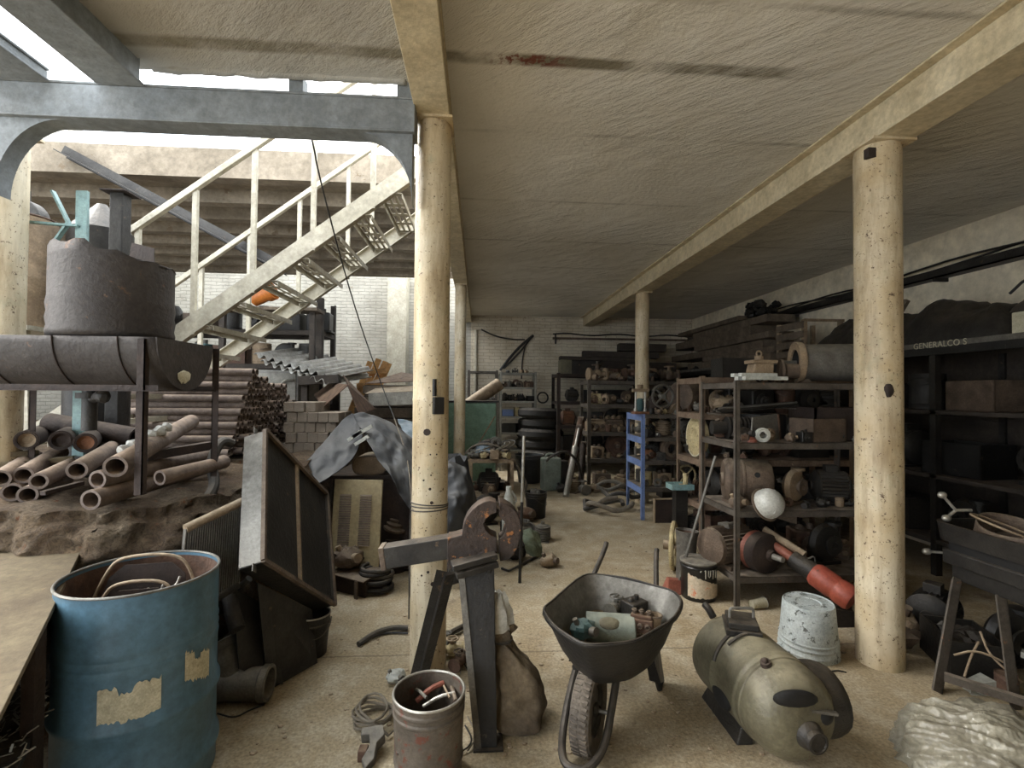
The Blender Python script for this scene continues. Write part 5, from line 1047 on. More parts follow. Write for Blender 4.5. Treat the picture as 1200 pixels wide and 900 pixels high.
t = thing('cast_bracket', 'grey C shaped cast bracket on the floor at the foot of the cable coil', 'bracket', G(433, 890)); m = MB(); m.prism([(-.05, .09), (.045, .10), (.06, .06), (.03, .03), (.03, -.03), (.0, -.06), (-.025, -.03), (.0, .02), (-.01, .06), (-.05, .06)], (0, 0, 0), (1, 0, 0), (0, 1, .5), (0, -.4, 1), .06); m.build('casting', 'iron_grey', t, bevel=.004, smooth=0); m = MB(); m.box(-.05, -.01, -.02, .03, .0, .05); m.build('rusty_block', 'rust', t, bevel=.004, smooth=0)
item('casting', 'white', .13, G(464, 800), .4, 'small pale valve body on the floor behind the scrap pail')
for k, (a, b, c, d, e, f) in enumerate(((528, 745, 535, 765, 540, 790), (522, 760, 540, 770, 548, 785), (515, 770, 530, 762, 538, 778), (545, 850, 556, 870, 535, 885), (548, 840, 560, 862, 548, 880))): hose([G(a, b, .01), G(c, d, .025), G(e, f, .01)], .004, ('cable', 'cable_black', 'iron_tan', 'cable_black', 'cable')[k], 'thin loose wire on the floor near the stand foot, %s from the column' % ORD[k], 'wire', 'loose_wire')
for k, (px, py, s) in enumerate(((530, 770, .16), (538, 783, .14), (524, 757, .12))): item('valve', ('pale', 'rusty', 'grey')[k], s, G(px, py), k*1.1, '%s fitting in the litter between the stand legs' % ('pale', 'small rusty', 'small grey')[k])
m = MB()
for k in range(260):
    px = rnd.choice((rnd.uniform(250, 480), rnd.uniform(560, 800), rnd.uniform(480, 1000))); py = rnd.uniform(610, 890)
    if py < 700 and px < 420: continue
    p = G(px, py, .0); s = rnd.uniform(.003, .012)*(1.6 if rnd.random() < .08 else 1); m.ball(p+Vector((0, 0, s*.3)), s, (1.2, .9, .6), 6, wob=.4, ws=60)
tag(m.build('floor_grit', 'iron_tan'), 'grit and small crumbs scattered over the concrete floor', 'grit', kind='stuff')
hose([G(255, 836, .005), G(275, 842, .006), G(292, 832, .005), G(310, 826, .004)], .004, 'cable_black', 'thin wire on the floor in front of the grey pipe fitting', 'wire', 'loose_wire')
hose([G(966, 790, .005), G(980, 785, .006), G(992, 788, .005)], .004, 'cable_black', 'thin wire on the floor by the upside down white bucket', 'wire', 'loose_wire')
p = G(888, 713); t = thing('paper_cup', 'cream paper cup lying under the near rack', 'cup', Vector((p.x, p.y, .042))); d_ = Vector((.95, .2, .05)).normalized(); m = MB(); m.lathe([(.033, 0), (.041, .12), (.043, .12), (.038, .115), (.031, .004), (.001, .004)], d_*-.06+Vector((0, 0, -.003)), d_, 20); m.build('shell', 'paper', t); m = MB(); m.torus(d_*.06+Vector((0, 0, -.003)), .042, .003, d_, 20, 6); m.build('rim', 'plastic_white', t)
# plastic bundle at the lower right corner
t = thing('plastic_bundle', 'big crumpled pale plastic bundle on the floor at lower right corner', 'bundle', G(1150, 900)); b0 = t.location.copy(); ctr = G(1160, 905); ctr.z = 0
m = MB()
def bn(u, v):
    a = 2*pi*u; t_ = v*pi/2; d = Vector((cos(a)*cos(t_)*.36, sin(a)*cos(t_)*.34, sin(t_)*.265)); w1 = d.x*.75-d.y*.65; w2 = d.x*.65+d.y*.75; n_ = noise.fractal(d*7, 1, 2, 5)*.045-abs(noise.noise(Vector((w1*5, w2*13+d.z*9, 2))))*.06-abs(noise.noise(Vector((w1*8, w2*34+d.z*18, 5))))*.02
    q = ctr+d*(1+n_*2.2)-b0; q.z = max(q.z, .003); return q
m.grid(bn, 260, 90); m.build('wrapping', 'bundle_plastic', t, smooth=40)
m = MB(); m.tube([ctr-b0+Vector((-.36, -.08, .02)), ctr-b0+Vector((-.40, -.1, .03)), ctr-b0+Vector((-.43, -.04, .01))], .02, 8, smooth=1); m.build('loose_end', 'plastic_white', t)
# ------------------------------------------------------------------ near rack beside the thick right column
NR = rack('storage_rack', 'rusty angle steel rack full of motors beside the thick right column', (2.0, 3.74, 0), 1.30, .62, 1.78, (.25, .76, 1.29, 1.765), 'rack_steel', lip=.05)
def W3(rt, x, y, z): return Vector(rt.location)+Euler(rt.rotation_euler).to_matrix() @ Vector((x, y, z))
# top
for k in range(4):
    p = Vector((2.10+.0*k, 3.80+.06*k, 1.80+.028*(k % 2))); q = p+Vector((.36-.05*k, .02, 0)); m = MB(); m.bar(p, q, .05, .028); tag(m.build('plastic_strip', 'plastic_white', smooth=0), 'white strip lying on top of the near rack, %s from the front' % ORD[k], 'strip')
p = Vector((2.34, 4.0, 1.766)); t = thing('pump_casting', 'pale cast pump with lifting eye on top of the near rack', 'pump', p)
m = MB(); m.hexa([(-.10, -.08, 0), (.08, -.08, 0), (.08, .08, 0), (-.10, .08, 0), (-.07, -.06, .16), (.10, -.06, .18), (.10, .06, .18), (-.07, .06, .16)]); m.build('casing', 'iron_tan', t, bevel=.012, smooth=0)
m = MB(); m.box(-.09, .12, -.075, .075, .16, .19); m.build('top_flange', 'iron_tan', t, bevel=.006, smooth=0); m = MB(); m.cyl((-.0, 0, .19), (0, 0, .225), .035, seg=12); m.torus((0, 0, .245), .022, .008, (0, 1, 0), 16, 6); m.build('lifting_eye', 'iron_tan', t)
for x in (-.05, .05): m = MB(); m.lathe([(.03, 0), (.03, .02), (.02, .02), (.02, -.02), (.001, -.02)], (x, -.082, .035), (0, -1, 0), 14); m.build('port', 'dark_rust', t)
m = MB(); m.lathe([(.10, 0), (.10, .02), (.07, .04), (.06, .14), (.05, .14), (.001, .14)], (.18, 0, .10), (.9, -.3, 0), 20); m.build('bell_housing', 'iron_brown', t)
p = Vector((2.70, 4.05, 1.766)); t = thing('blower_drum', 'big grey fan drum with pale flange on top of the near rack', 'blower', p); dr = Vector((.96, -.28, 0)); cz = .178
m = MB(); m.lathe([(.155, 0), (.155, .52), (.001, .52)], (0, 0, cz), dr, 36); m.build('drum', 'iron_grey', t)
m = MB(); m.lathe([(.112, .0), (.112, -.015), (.175, -.02), (.178, .0), (.175, .03), (.155, .035)], (0, 0, cz), dr, 36); m.build('flange', 'iron_tan', t); m = MB(); m.lathe([(.112, .0), (.10, .1), (.001, .1)], (0, 0, cz), dr, 30); m.build('dark_mouth', 'void_black', t)
m = MB(); m.cyl(Vector((-.20, .06, cz)), Vector((0, 0, cz)), .018); m.build('shaft', 'grey_steel', t); m = MB(); m.hexa([(-.02, -.10, 0), (.05, -.14, 0), (.05, .12, 0), (-.02, .14, 0), (-.02, -.04, .06), (.05, -.06, .06), (.05, .06, .06), (-.02, .06, .06)]); m.build('foot', 'iron_brown', t, smooth=0)
# third shelf (z 1.29)
z = 1.291
t = thing('sheet_metal_hood', 'black box with one grey flat side on the third shelf of the near rack', 'box', (2.34, 3.98, z), .35); m = MB(); m.box(0, .30, 0, .24, 0, .21); m.build('shell', 'void_black', t, smooth=0, bevel=.004); m = MB(); m.hexa([(-.12, -.012, .01), (.22, -.012, 0), (.22, 0, 0), (-.12, 0, .01), (-.10, -.012, .19), (.19, -.012, .22), (.19, 0, .22), (-.10, 0, .19)]); m.build('grey_side', 'grey_steel', t, smooth=0); m = MB(); m.bar((.22, -.016, 0), (.19, -.016, .22), .014, .014); m.build('rusty_edge', 'rust', t, smooth=0)
t = thing('finned_cylinder', 'dark finned cylinder lying behind the front post on the third shelf of the near rack', 'engine part', (2.10, 4.08, z+.095)); prof = []
for k in range(8): prof += [(.093, .03*k), (.093, .03*k+.012), (.07, .03*k+.014), (.07, .03*k+.028)]
m = MB(); m.lathe([(.001, 0)]+prof+[(.001, .245)], (0, 0, 0), (1, -.15, 0), 26); m.build('fins', 'dark_steel', t); m = MB(); m.lathe([(.001, 0), (.06, 0), (.05, .12), (.001, .12)], (-.12, .02, 0), (1, -.15, 0), 18); m.build('head', 'greasy', t)
item('casting', 'dark', .20, Vector((2.12, 3.86, z)), .2, 'dark casting by the front post on the third shelf of the near rack')
item('flange', 'white', .12, Vector((2.25, 3.80, z)), -.3, 'pale ring standing on the third shelf edge of the near rack')
t = thing('red_cap', 'small dull red dome cap on the third shelf edge of the near rack', 'cap', (2.155, 3.80, z)); m = MB(); m.lathe([(.001, .045), (.012, .044), (.03, .034), (.043, .02), (.045, .0), (.001, 0)], seg=20); m.build('dome', 'red_part', t); m = MB(); m.cyl((0, 0, .04), (0, 0, .055), .008, seg=8); m.build('nipple', 'iron_brown', t)
item('casting', 'brown', .12, Vector((2.48, 3.80, z)), 1, 'small brown casting at the third shelf edge near the grey sided box')
t = thing('parts_box', 'brown scrap box at the right end of the near rack third shelf', 'box', (2.98, 4.05, z)); k_crate(t, .5, ('dark_rust', 'iron_brown'))
item('crate', 'brown', .34, Vector((2.79, 3.92, z)), .2, 'brown open box right of the grey sided box on the near rack')
t = thing('rod_bundle', 'bundle of long thin steel rods held up under the top of the near rack', 'rods', (2.05, 4.22, 1.52))
for k in range(7): m = MB(); m.cyl((0, -.02*k, .0+.012*(k % 3)), (.70, -.02*k, .06+.012*(k % 3)), .009, seg=8); m.build('rod', 'grey_steel' if k % 2 else 'dark_steel', t)
m = MB(); m.bar((.0, .10, -.02), (.72, .10, .04), .05, .01); m.bar((.02, -.14, -.025), (.02, .13, -.025), .03, .01); m.bar((.66, -.14, .03), (.66, .13, .03), .03, .01); m.build('cradle', 'rack_steel', t, smooth=0)
item('casting', 'rusty', .26, Vector((2.11, 4.20, z)), .8, 'rusty casting at the back left of the third shelf of the near rack')
item('can', 'dark', .28, Vector((2.62, 4.22, z)), .8, 'dark can at the back of the third shelf of the near rack')
# second shelf (z .76)
z = .761; t = thing('motor_drum', 'large bare brown motor drum on the second shelf of the near rack', 'motor', (2.24, 4.03, z)); d_ = Vector((.93, -.32, 0)); r_ = .178
m = MB(); m.lathe([(.05, -.02), (.06, .0), (r_*.86, .0), (r_, .03), (r_, .13), (r_*1.02, .135), (r_*1.02, .15), (r_, .155), (r_, .33), (r_*.9, .36), (r_*.5, .37), (.001, .37)], d_*-.18+Vector((0, 0, r_+.012)), d_, 40); m.build('frame', 'iron_brown', t)
for a in (.4, 1.6, 2.4): m = MB(); fa_, fb_ = m.frame(d_); c = d_*.06+Vector((0, 0, r_+.012)); u = Vector((0, 0, 1))*sin(a)-Vector((d_.y, -d_.x, 0))*-cos(a); m.cyl(c+u*r_*.97, c+u*r_*1.02, .022); m.build('bolt_hole', 'void_black', t)
m = MB(); m.box(-.16, .16, -.1, .1, 0, .03); m.build('cradle_foot', 'iron_brown', t, smooth=0)
t = thing('safety_helmet', 'scuffed white safety helmet hanging at the front of the second shelf of the near rack', 'helmet', (2.24, 3.73, .815), (radians(62), .15, .25)); m = MB(); m.lathe([(.115, 0), (.114, .03), (.105, .07), (.08, .105), (.045, .125), (.001, .13)], seg=32); m.build('shell', 'hard_hat', t)
m = MB()
for s in (-.03, 0, .03): m.tube([(s, -.112+abs(s)*.2, .03), (s, -.085, .10), (s, 0, .132-abs(s)*.2), (s, .085, .10), (s, .112-abs(s)*.2, .03)], .006, 6, smooth=1)
m.build('ridges', 'hard_hat', t); m = MB(); m.lathe([(.115, 0), (.128, -.004), (.13, -.012), (.115, -.008)], seg=32); m.build('brim', 'iron_brown', t)
item('pump', 'tan', .34, Vector((2.62, 3.98, z)), .5, 'tan pump with round flange right of the white helmet on the near rack')
item('motor', 'dark', .36, Vector((2.96, 4.0, z)), -.3, 'dark finned motor at the right end of the second shelf of the near rack')
item('valve', 'tan', .26, Vector((2.80, 4.20, z)), .3, 'tan valve at the back of the second shelf of the near rack')
item('casting', 'brown', .18, Vector((2.07, 3.84, z)), .1, 'small brown casting behind the front post on the second shelf of the near rack')
item('casting', 'white', .12, Vector((2.50, 4.20, z+.0)), .1, 'small pale casting at the back of the second shelf near the motor drum')
# low shelf (z .25)
z = .251; t = thing('finned_motor', 'pale ribbed motor sticking out left of the near rack low shelf', 'motor', (2.12, 4.05, z), .35); m = MB(); prof = []
L, r_ = .36, .155; nf = 30
m.loft([[Vector((x, rr*cos(2*pi*k/(nf*2)), .17+rr*sin(2*pi*k/(nf*2)))) for k in range(nf*2) for rr in [(r_ if k % 2 else r_*.88)]] for x in (-.2, .14)]); m.build('ribbed_frame', 'iron_brown', t, smooth=20)
m = MB(); m.lathe([(r_*.95, 0), (r_*.9, .03), (r_*.4, .05), (.001, .05)], (-.2, 0, .17), (-1, 0, 0), 24); m.build('end_bell', 'iron_brown', t); m = MB(); m.box(-.15, .1, -.14, .14, 0, .03); m.build('foot', 'iron_brown', t, smooth=0); m = MB(); m.cyl((-.1, -.05, .335), (.1, .0, .335), .02); m.box(-.08, .02, -.06, .06, .30, .335); m.build('terminal_pipe', 'iron_grey', t)
t = thing('belt_pulley', 'dark red brown pulley with shaft on the low shelf of the near rack', 'pulley', (2.28, 3.84, z)); r_ = .155; m = MB(); m.lathe([(r_, -.05), (r_, .04), (r_*.9, .05), (r_*.3, .07), (r_*.25, .1), (.001, .1)], (0, 0, r_), (.3, -1, 0), 34); m.build('wheel', 'dark_rust', t); m = MB(); m.cyl((.02, -.08, r_), (.05, -.18, r_), .022); m.build('shaft', 'light_steel', t); m = MB(); m.lathe([(r_*1.0, -.06), (r_*.8, .0), (.001, .0)], (-.01, .03, r_), (.3, -1, 0), 26); m.build('red_disc', 'red_part', t)
p, q = Vector((2.30, 3.93, .52)), Vector((2.63, 3.36, .235)); dv = (q-p); Lq = dv.length
t = thing('hydraulic_jack', 'long orange red hydraulic cylinder sticking out of the near rack', 'hydraulic cylinder', p)
m = MB(); m.lathe([(.001, .0), (.035, 0), (.035, Lq*.45), (.001, Lq*.45)], (0, 0, 0), dv, 20); m.build('rod_end', 'red_part', t)
m = MB(); m.lathe([(.001, Lq*.40), (.065, Lq*.40), (.07, Lq*.42), (.07, Lq*.64), (.075, Lq*.66)], (0, 0, 0), dv, 26); m.build('dark_collar', 'greasy', t)
m = MB(); m.lathe([(.075, Lq*.63), (.088, Lq*.66), (.09, Lq*.84), (.083, Lq*.86), (.083, Lq*.875), (.09, Lq*.89), (.092, Lq*1.0), (.08, Lq*1.03), (.001, Lq*1.03)], (0, 0, 0), dv, 34); m.build('barrel', 'orange_red', t)
m = MB(); m.cyl(dv*.02+Vector((.03, 0, .055)), dv*.5+Vector((.03, 0, .07)), .028, seg=14); m.build('side_tube', 'iron_tan', t); m = MB(); m.tube([dv*.55+Vector((.0, -.02, .07)), dv*.58+Vector((.05, 0, .10)), dv*.55+Vector((.09, .02, .03))], .006, 6, smooth=1); m.build('bail', 'iron_grey', t)
t = thing('wooden_wedge', 'wooden block propping the orange hydraulic cylinder', 'block', (2.62, 3.47, 0)); m = MB(); m.hexa([(-.05, -.05, 0), (.09, -.05, 0), (.09, .06, 0), (-.05, .06, 0), (-.05, -.05, .13), (.09, -.05, .11), (.09, .06, .15), (-.05, .06, .16)]); m.build('block', 'dark_wood', t, smooth=0); m = MB(); m.box(-.04, .08, -.04, .05, .11, .15); m.build('shim', 'greasy', t, smooth=0)
item('casting', 'brown', .24, Vector((2.62, 4.05, z)), .3, 'brown casting behind the orange cylinder on the low shelf of the near rack')
item('pump', 'dark', .40, Vector((2.92, 4.02, z)), .2, 'dark pump at the right of the low shelf of the near rack')
t = thing('timber_offcut', 'pale timber offcut wedged above the orange cylinder', 'timber', (2.52, 3.90, .62)); m = MB(); m.hexa([(-.14, -.02, .06), (.06, -.03, .0), (.06, .05, .0), (-.14, .05, .06), (-.14, -.02, .10), (.06, -.03, .09), (.06, .05, .09), (-.14, .05, .10)]); m.build('block', 'old_wood', t, smooth=0); m = MB(); m.bar((.03, .01, .08), (.03, .01, .13), .02); m.build('peg', 'old_wood', t, smooth=0)
# ------------------------------------------------------------------ brown rack behind it with the dial disc
BR = rack('storage_rack', 'brown angle steel rack with a pale round disc behind the near rack', (2.08, 4.52, 0), 1.5, .58, 1.84, (.28, .64, 1.05, 1.49, 1.83), 'rack_brown', post=.04, lip=.06)
t = thing('clock_disc', 'big pale flaking round disc standing upright in the brown rack', 'disc', (2.14, 4.80, 1.052)); m = MB(); m.lathe([(.001, 0), (.06, 0), (.07, .008), (.10, .008), (.11, 0), (.185, .0), (.195, -.01), (.195, -.06), (.001, -.06)], (0, 0, .195), (-1, .0, .02), 44); m.build('face', 'pale_ceramic', t); m = MB(); m.torus((.005, 0, .195), .192, .008, (-1, 0, .02), 40); m.build('rim', 'paper', t)
row(BR, 1.49, .22, .22, [('casting', 'tan', .30), ('gearbox', 'dark', .30), ('can', 'rusty', .34), ('pump', 'dark', .3)], 'the upper shelf of the brown rack', 'parts on the brown rack')
row(BR, 1.05, .30, .34, [('motor', 'dark', .32), ('valve', 'rusty', .3), ('crate', 'dark', .35)], 'the disc shelf of the brown rack', 'parts on the brown rack')
row(BR, .64, .28, .1, [('motor', 'black', .38), ('pump', 'dark', .36), ('crate', 'dark', .4)], 'the second shelf of the brown rack', 'parts on the brown rack')
row(BR, .28, .28, .12, [('crate', 'rusty', .4), ('gearbox', 'dark', .32), ('casting', 'dark', .34)], 'the lowest shelf of the brown rack', 'parts on the brown rack')
row(BR, 1.83, .3, .3, [('crate', 'dark', .36), ('casting', 'dark', .32), ('crate', 'brown', .36)], 'top of the brown rack', 'parts on the brown rack')
t = thing('blue_tray', 'small pale blue tray holding a pulley left of the brown rack foot', 'tray', (2.02, 4.86, .72)); m = MB(); m.box(-.11, .11, -.08, .08, 0, .012); m.box(-.11, .11, -.085, -.075, 0, .055); m.box(-.11, .11, .075, .085, 0, .055); m.box(-.115, -.105, -.08, .08, 0, .05); m.box(.105, .115, -.08, .08, 0, .05); m.build('shell', 'teal', t, smooth=0); m = MB(); m.box(-.06, .06, -.05, .05, -.72, 0); m.build('stand', 'dark_steel', t, smooth=0)
item('flange', 'pale', .15, Vector((2.06, 4.86, .735)), radians(70), 'pale pulley ring standing in the small blue tray')
# ------------------------------------------------------------------ blue rack
BL = rack('storage_rack', 'bright blue steel rack with wide end bars in the middle of the row', (2.16, 6.45, 0), 1.55, .68, 1.40, (.42, .78, 1.09, 1.395), 'rack_blue', post=.045, lip=.05, smat='rack_steel')
for z in (.42, .78, 1.09, 1.395):
    m = MB(); m.box(.001, .006, .045, .635, z-.085, z+.001); m.build('end_bar', 'rack_blue', BL, smooth=0)
for o in [c for c in BL.children if c.name.startswith('post')][2:]: o.data.materials[0] = MATS['rack_steel']  # long side is dark brown, its shade put into the colour too
t = thing('bottle_press', 'small hydraulic press with bright columns on the blue rack corner', 'press', (2.19, 6.62, 1.396)); m = MB(); m.box(-.10, .12, -.09, .09, 0, .035); m.build('base', 'orange_rust', t, bevel=.004, smooth=0)
for x in (-.06, .07): m = MB(); m.cyl((x, 0, .03), (x, 0, .30), .016); m.cyl((x, 0, .03), (x, 0, .07), .028, seg=10); m.build('column', 'light_steel', t)
m = MB(); m.box(-.10, .11, -.06, .06, .30, .345); m.cyl((0, 0, .345), (0, 0, .40), .04); m.build('head', 'iron_tan', t, bevel=.004, smooth=0); m = MB(); m.lathe([(.04, 0), (.05, .03), (.045, .16), (.02, .18), (.001, .18)], (.0, .01, .036), seg=18); m.build('jack', 'teal_dark', t)
BLP = lambda x, y, z: Vector((2.16+x, 6.45+y, z))
item('handwheel', 'grey', .34, BLP(.34, .15, 1.47), .15, 'large dark spoked hand wheel on top of the blue rack')
t = thing('drum_casting', 'wide brown drum casting on top of the blue rack behind the hand wheel', 'drum', BLP(.78, .36, 1.396)); m = MB(); m.lathe([(.001, -.24), (.16, -.24), (.22, -.20), (.235, 0), (.22, .16), (.20, .2), (.001, .2)], (0, 0, .236), (-.8, -.55, .05), 32); m.build('shell', 'iron_brown', t); m = MB(); m.bar((-.30, -.05, 0), (-.12, -.02, .22), .07, .05); m.build('bracket', 'iron_tan', t, smooth=0)
t = thing('stand_block', 'stack of dark rollers under the hand wheel on the blue rack', 'rollers', BLP(.28, .3, 1.396)); m = MB(); m.lathe([(.001, 0), (.09, 0), (.09, .07), (.07, .075), (.085, .08), (.085, .17), (.06, .18), (.06, .24), (.001, .24)], seg=24); m.build('roller', 'dark_rust', t); m = MB(); m.cyl((0, 0, .24), (0, 0, .28), .03); m.build('pin', 'iron_grey', t)
item('valve', 'pale', .13, BLP(.30, .08, 1.396), .2, 'small pale valve at the front of the blue rack top')
item('valve', 'grey', .13, BLP(.52, .06, 1.396), .9, 'small grey valve at the front of the blue rack top')
row(BL, 1.09, .25, .08, [('casting', 'pale', .2), ('cylinder_head', 'tan', .3), ('cylinder_head', 'grey', .32), ('motor', 'dark', .3), ('gearbox', 'dark', .3)], 'the top shelf of the blue rack', 'parts on the blue rack')
row(BL, .78, .20, .05, [('casting', 'orange', .24), ('flange', 'brown', .32, .02, .05, -.08), ('casting', 'rusty', .26), ('casting', 'teal', .3), ('pump', 'dark', .3)], 'the middle shelf of the blue rack', 'parts on the blue rack')
row(BL, .42, .22, .05, [('can', 'pale', .26), ('gearbox', 'tan', .24), ('handwheel', 'pale', .3, .02, .1, -.1), ('motor', 'dark', .32), ('pump', 'grey', .3)], 'the low shelf of the blue rack', 'parts on the blue rack')
t = thing('brown_board', 'flat brown board box standing on the floor beside the blue rack', 'board', G(768, 613)); m = MB(); m.box(0, .34, 0, .05, 0, .30); m.build('panel', 'dark_rust', t, smooth=0); m = MB(); m.box(-.012, .35, -.008, .055, .30, .312); m.box(-.012, 0, -.008, .055, 0, .30); m.build('edge', 'iron_tan', t, smooth=0)
row(rack('storage_rack', 'low dark shelf right of the blue rack behind the brown rack', (2.95, 5.5, 0), 1.1, .5, 1.3, (.3, .75, 1.28), 'rack_steel'), .75, .2, .05, [('motor', 'black', .34), ('crate', 'dark', .4), ('pump', 'dark', .3)], 'the low dark shelf behind the brown rack', 'parts on the low dark shelf')
# ------------------------------------------------------------------ motor rack further back and the long rack behind
CR = rack('storage_rack', 'dark rack of gearboxes with a big red brown flywheel behind the blue rack', (2.0, 9.0, 0), 1.9, .7, 1.93, (.47, .96, 1.48, 1.915), 'rack_steel', post=.06, lip=.07)
row(CR, 1.915, .3, .05, [('valve', 'tan', .42), ('casting', 'brown', .30), ('valve', 'rusty', .42), ('casting', 'dark', .34), ('valve', 'brown', .4)], 'top of the gearbox rack', 'castings on the gearbox rack')
row(CR, 1.48, .25, .06, [('gearbox', 'pale', .26), ('casting', 'brown', .32), ('pump', 'brown', .30), ('casting', 'tan', .34), ('casting', 'brown', .34)], 'the upper shelf of the gearbox rack', 'castings on the gearbox rack')
row(CR, .96, .25, .03, [('engine_block', 'tan', .34, .01, 0), ('engine_block', 'brown', .34, .01, 0), ('gearbox', 'brown', .3), ('valve', 'pale', .3), ('cylinder_head', 'brown', .3)], 'the middle shelf of the gearbox rack', 'castings on the gearbox rack')
row(CR, .47, .20, .08, [('gearbox', 'tan', .28, .02, 0), ('flywheel', 'rusty', .44, .02, 0), ('casting', 'dark', .3), ('motor', 'dark', .32)], 'the low shelf of the gearbox rack', 'castings on the gearbox rack')
for k, (kd, pl, s, x, y) in enumerate((('gearbox', 'brown', .34, 2.2, 8.75), ('engine_block', 'tan', .40, 2.62, 8.55), ('casting', 'grey', .34, 2.98, 8.3), ('casting', 'teal', .36, 2.62, 7.95), ('gearbox', 'dark', .32, 3.05, 7.9))): item(kd, pl, s, (x, y, 0), k*.4, '%s %s on the floor before the gearbox rack, %s from the left' % (pl, KINDS[kd][1], ORD[k]))
DR = rack('storage_rack', 'tall dark rack against the back wall behind the gearbox rack', (1.62, 10.2, 0), 3.2, .8, 2.1, (.5, 1.0, 1.5, 2.08), 'dark_rust', post=.07, lip=.06)
row(DR, 1.5, .3, .15, [('motor', 'dark', .34), ('crate', 'black', .46), ('crate', 'dark', .46), ('motor', 'black', .4), ('crate', 'dark', .46), ('can', 'dark', .4), ('crate', 'black', .46)], 'upper shelf of the back wall rack', 'parts on the back wall rack')
row(DR, 1.0, .25, .02, [('motor', 'orange', .40), ('crate', 'dark', .5), ('pump', 'dark', .4), ('crate', 'black', .5), ('motor', 'dark', .4), ('crate', 'dark', .5)], 'middle shelf of the back wall rack', 'parts on the back wall rack')
row(DR, .5, .25, .1, [('crate', 'dark', .5), ('motor', 'black', .4), ('crate', 'dark', .5), ('gearbox', 'dark', .36), ('crate', 'black', .5)], 'low shelf of the back wall rack', 'parts on the back wall rack')
t = thing('metal_chest', 'yellow green speckled chest on top of the back wall rack', 'chest', (1.85, 10.55, 2.081)); m = MB(); m.box(-.12, .62, -.2, .2, 0, .30); m.build('shell', 'dark_steel', t, smooth=0); m = MB(); m.box(-.125, .10, -.21, .21, 0, .31); m.build('yellow_end', 'motor_green', t, smooth=0)
for k, (x, y, z0, L, w, h_, rz, mt) in enumerate(((1.7, 10.45, 2.39, 1.9, .3, .07, -.05, 'dark_wood'), (2.2, 10.5, 2.46, 1.6, .25, .12, -.12, 'dark_wood'), (2.55, 10.4, 2.081, 1.5, .5, .12, .03, 'old_wood'), (2.6, 10.5, 2.205, 1.6, .4, .17, .0, 'dark_wood'), (3.0, 10.55, 2.60, 1.0, .3, .16, -.1, 'dark_wood'))):
    m = MB(); m.box(0, L, -w/2, w/2, 0, h_); o = m.build('timber_plank', mt, smooth=0, bevel=.006, loc=(x, y, z0), rot=(0, .02, rz)); tag(o, 'dark timber board on top of the back wall rack, %s in the heap' % ('lowest long one', 'topmost tilted one', 'short lowest one', 'thick middle one', 'highest short one')[k], 'timber')
# leaning hydraulic rams, jerrycan, bins
def ram(p, q, r_, mt, rod, label):
    t = thing('hydraulic_ram', label, 'hydraulic cylinder', p); d = q-p; L = d.length; m = MB(); m.lathe([(.001, 0), (r_, 0), (r_, L*.62 if rod else L), (r_*1.15, L*.63 if rod else L), (r_*1.15, L*.68 if rod else L), (.001, L*.69 if rod else L)], (0, 0, 0), d, 18); m.build('barrel', mt, t)
    m = MB(); m.cyl(d*.6 if rod else d*.98, d, r_*.5 if rod else r_*.6); m.build('rod', 'light_steel', t); m = MB(); fa_, fb_ = m.frame(d); m.cyl(d*1.0-fa_*r_*.9, d*1.0+fa_*r_*.9, r_*.9, seg=16); m.build('eye', 'iron_brown', t); return t
ram(G(664, 577), A(681, 492, 8.93), .065, 'rust', False, 'long rusty hydraulic ram leaning on the gearbox rack post')
ram(A(682, 488, 8.9)*1.0 if 0 else G(663, 582), A(679, 500, 8.80), .05, 'light_steel', True, 'bright steel hydraulic ram leaning in front of the rusty one')
ram(G(680, 575), A(684, 520, 8.92), .05, 'dark_rust', False, 'short dark ram leaning closest to the gearbox rack post')
p = G(646, 576); t = thing('jerry_can', 'grey green upright fuel can on the floor in front of the leaning rams', 'can', (p.x, p.y+.15, 0), .2); m = MB(); m.box(-.15, .17, -.12, .12, 0, .56); m.build('body', 'grey_green', t, bevel=.03); m = MB(); m.box(.17, .30, -.1, .12, 0, .50); m.build('dark_side', 'dark_steel', t, bevel=.02); m = MB(); m.tube([(-.1, 0, .55), (-.06, 0, .62), (.06, 0, .62), (.1, 0, .55)], .02, 8, smooth=1); m.build('handle', 'grey_green', t)
hose([G(641, 540, .55), G(645, 535, .75), G(660, 528, .85), G(672, 534, .7), G(680, 548, .4), G(684, 570, .05)], .02, 'hose', 'dark rubber hose looping over the fuel can')
pail('dark_bin', 'dark blue grey bin standing on the floor before the grey shelf', G(620, 565), .2, .27, .52, 'tarp_dark', (.45,), handle=.5)
pail('small_bucket', 'small dented bucket of scrap on the open floor beyond the clamp stand', G(628, 606), .125, .145, .34, 'greasy', (.27, .3), rim='iron_grey', handle=1.2, fill='rust')
item('casting', 'grey', .16, G(628, 606)+Vector((-.02, .0, .29)), .4, 'grey lump poking out of the small dented bucket')
for k, (kd, pl, s, px, py) in enumerate((('casting', 'dark', .26, 659, 577), ('cylinder_head', 'tan', .30, 673, 577), ('valve', 'grey', .3, 683, 579), ('casting', 'tan', .26, 697, 577), ('gearbox', 'pale', .20, 672, 567))): item(kd, pl, s, G(px, py), k*.9, '%s %s in the row on the floor below the leaning rams, %s of five' % (pl, KINDS[kd][1], ORD[k]))
rg = random.Random(5)
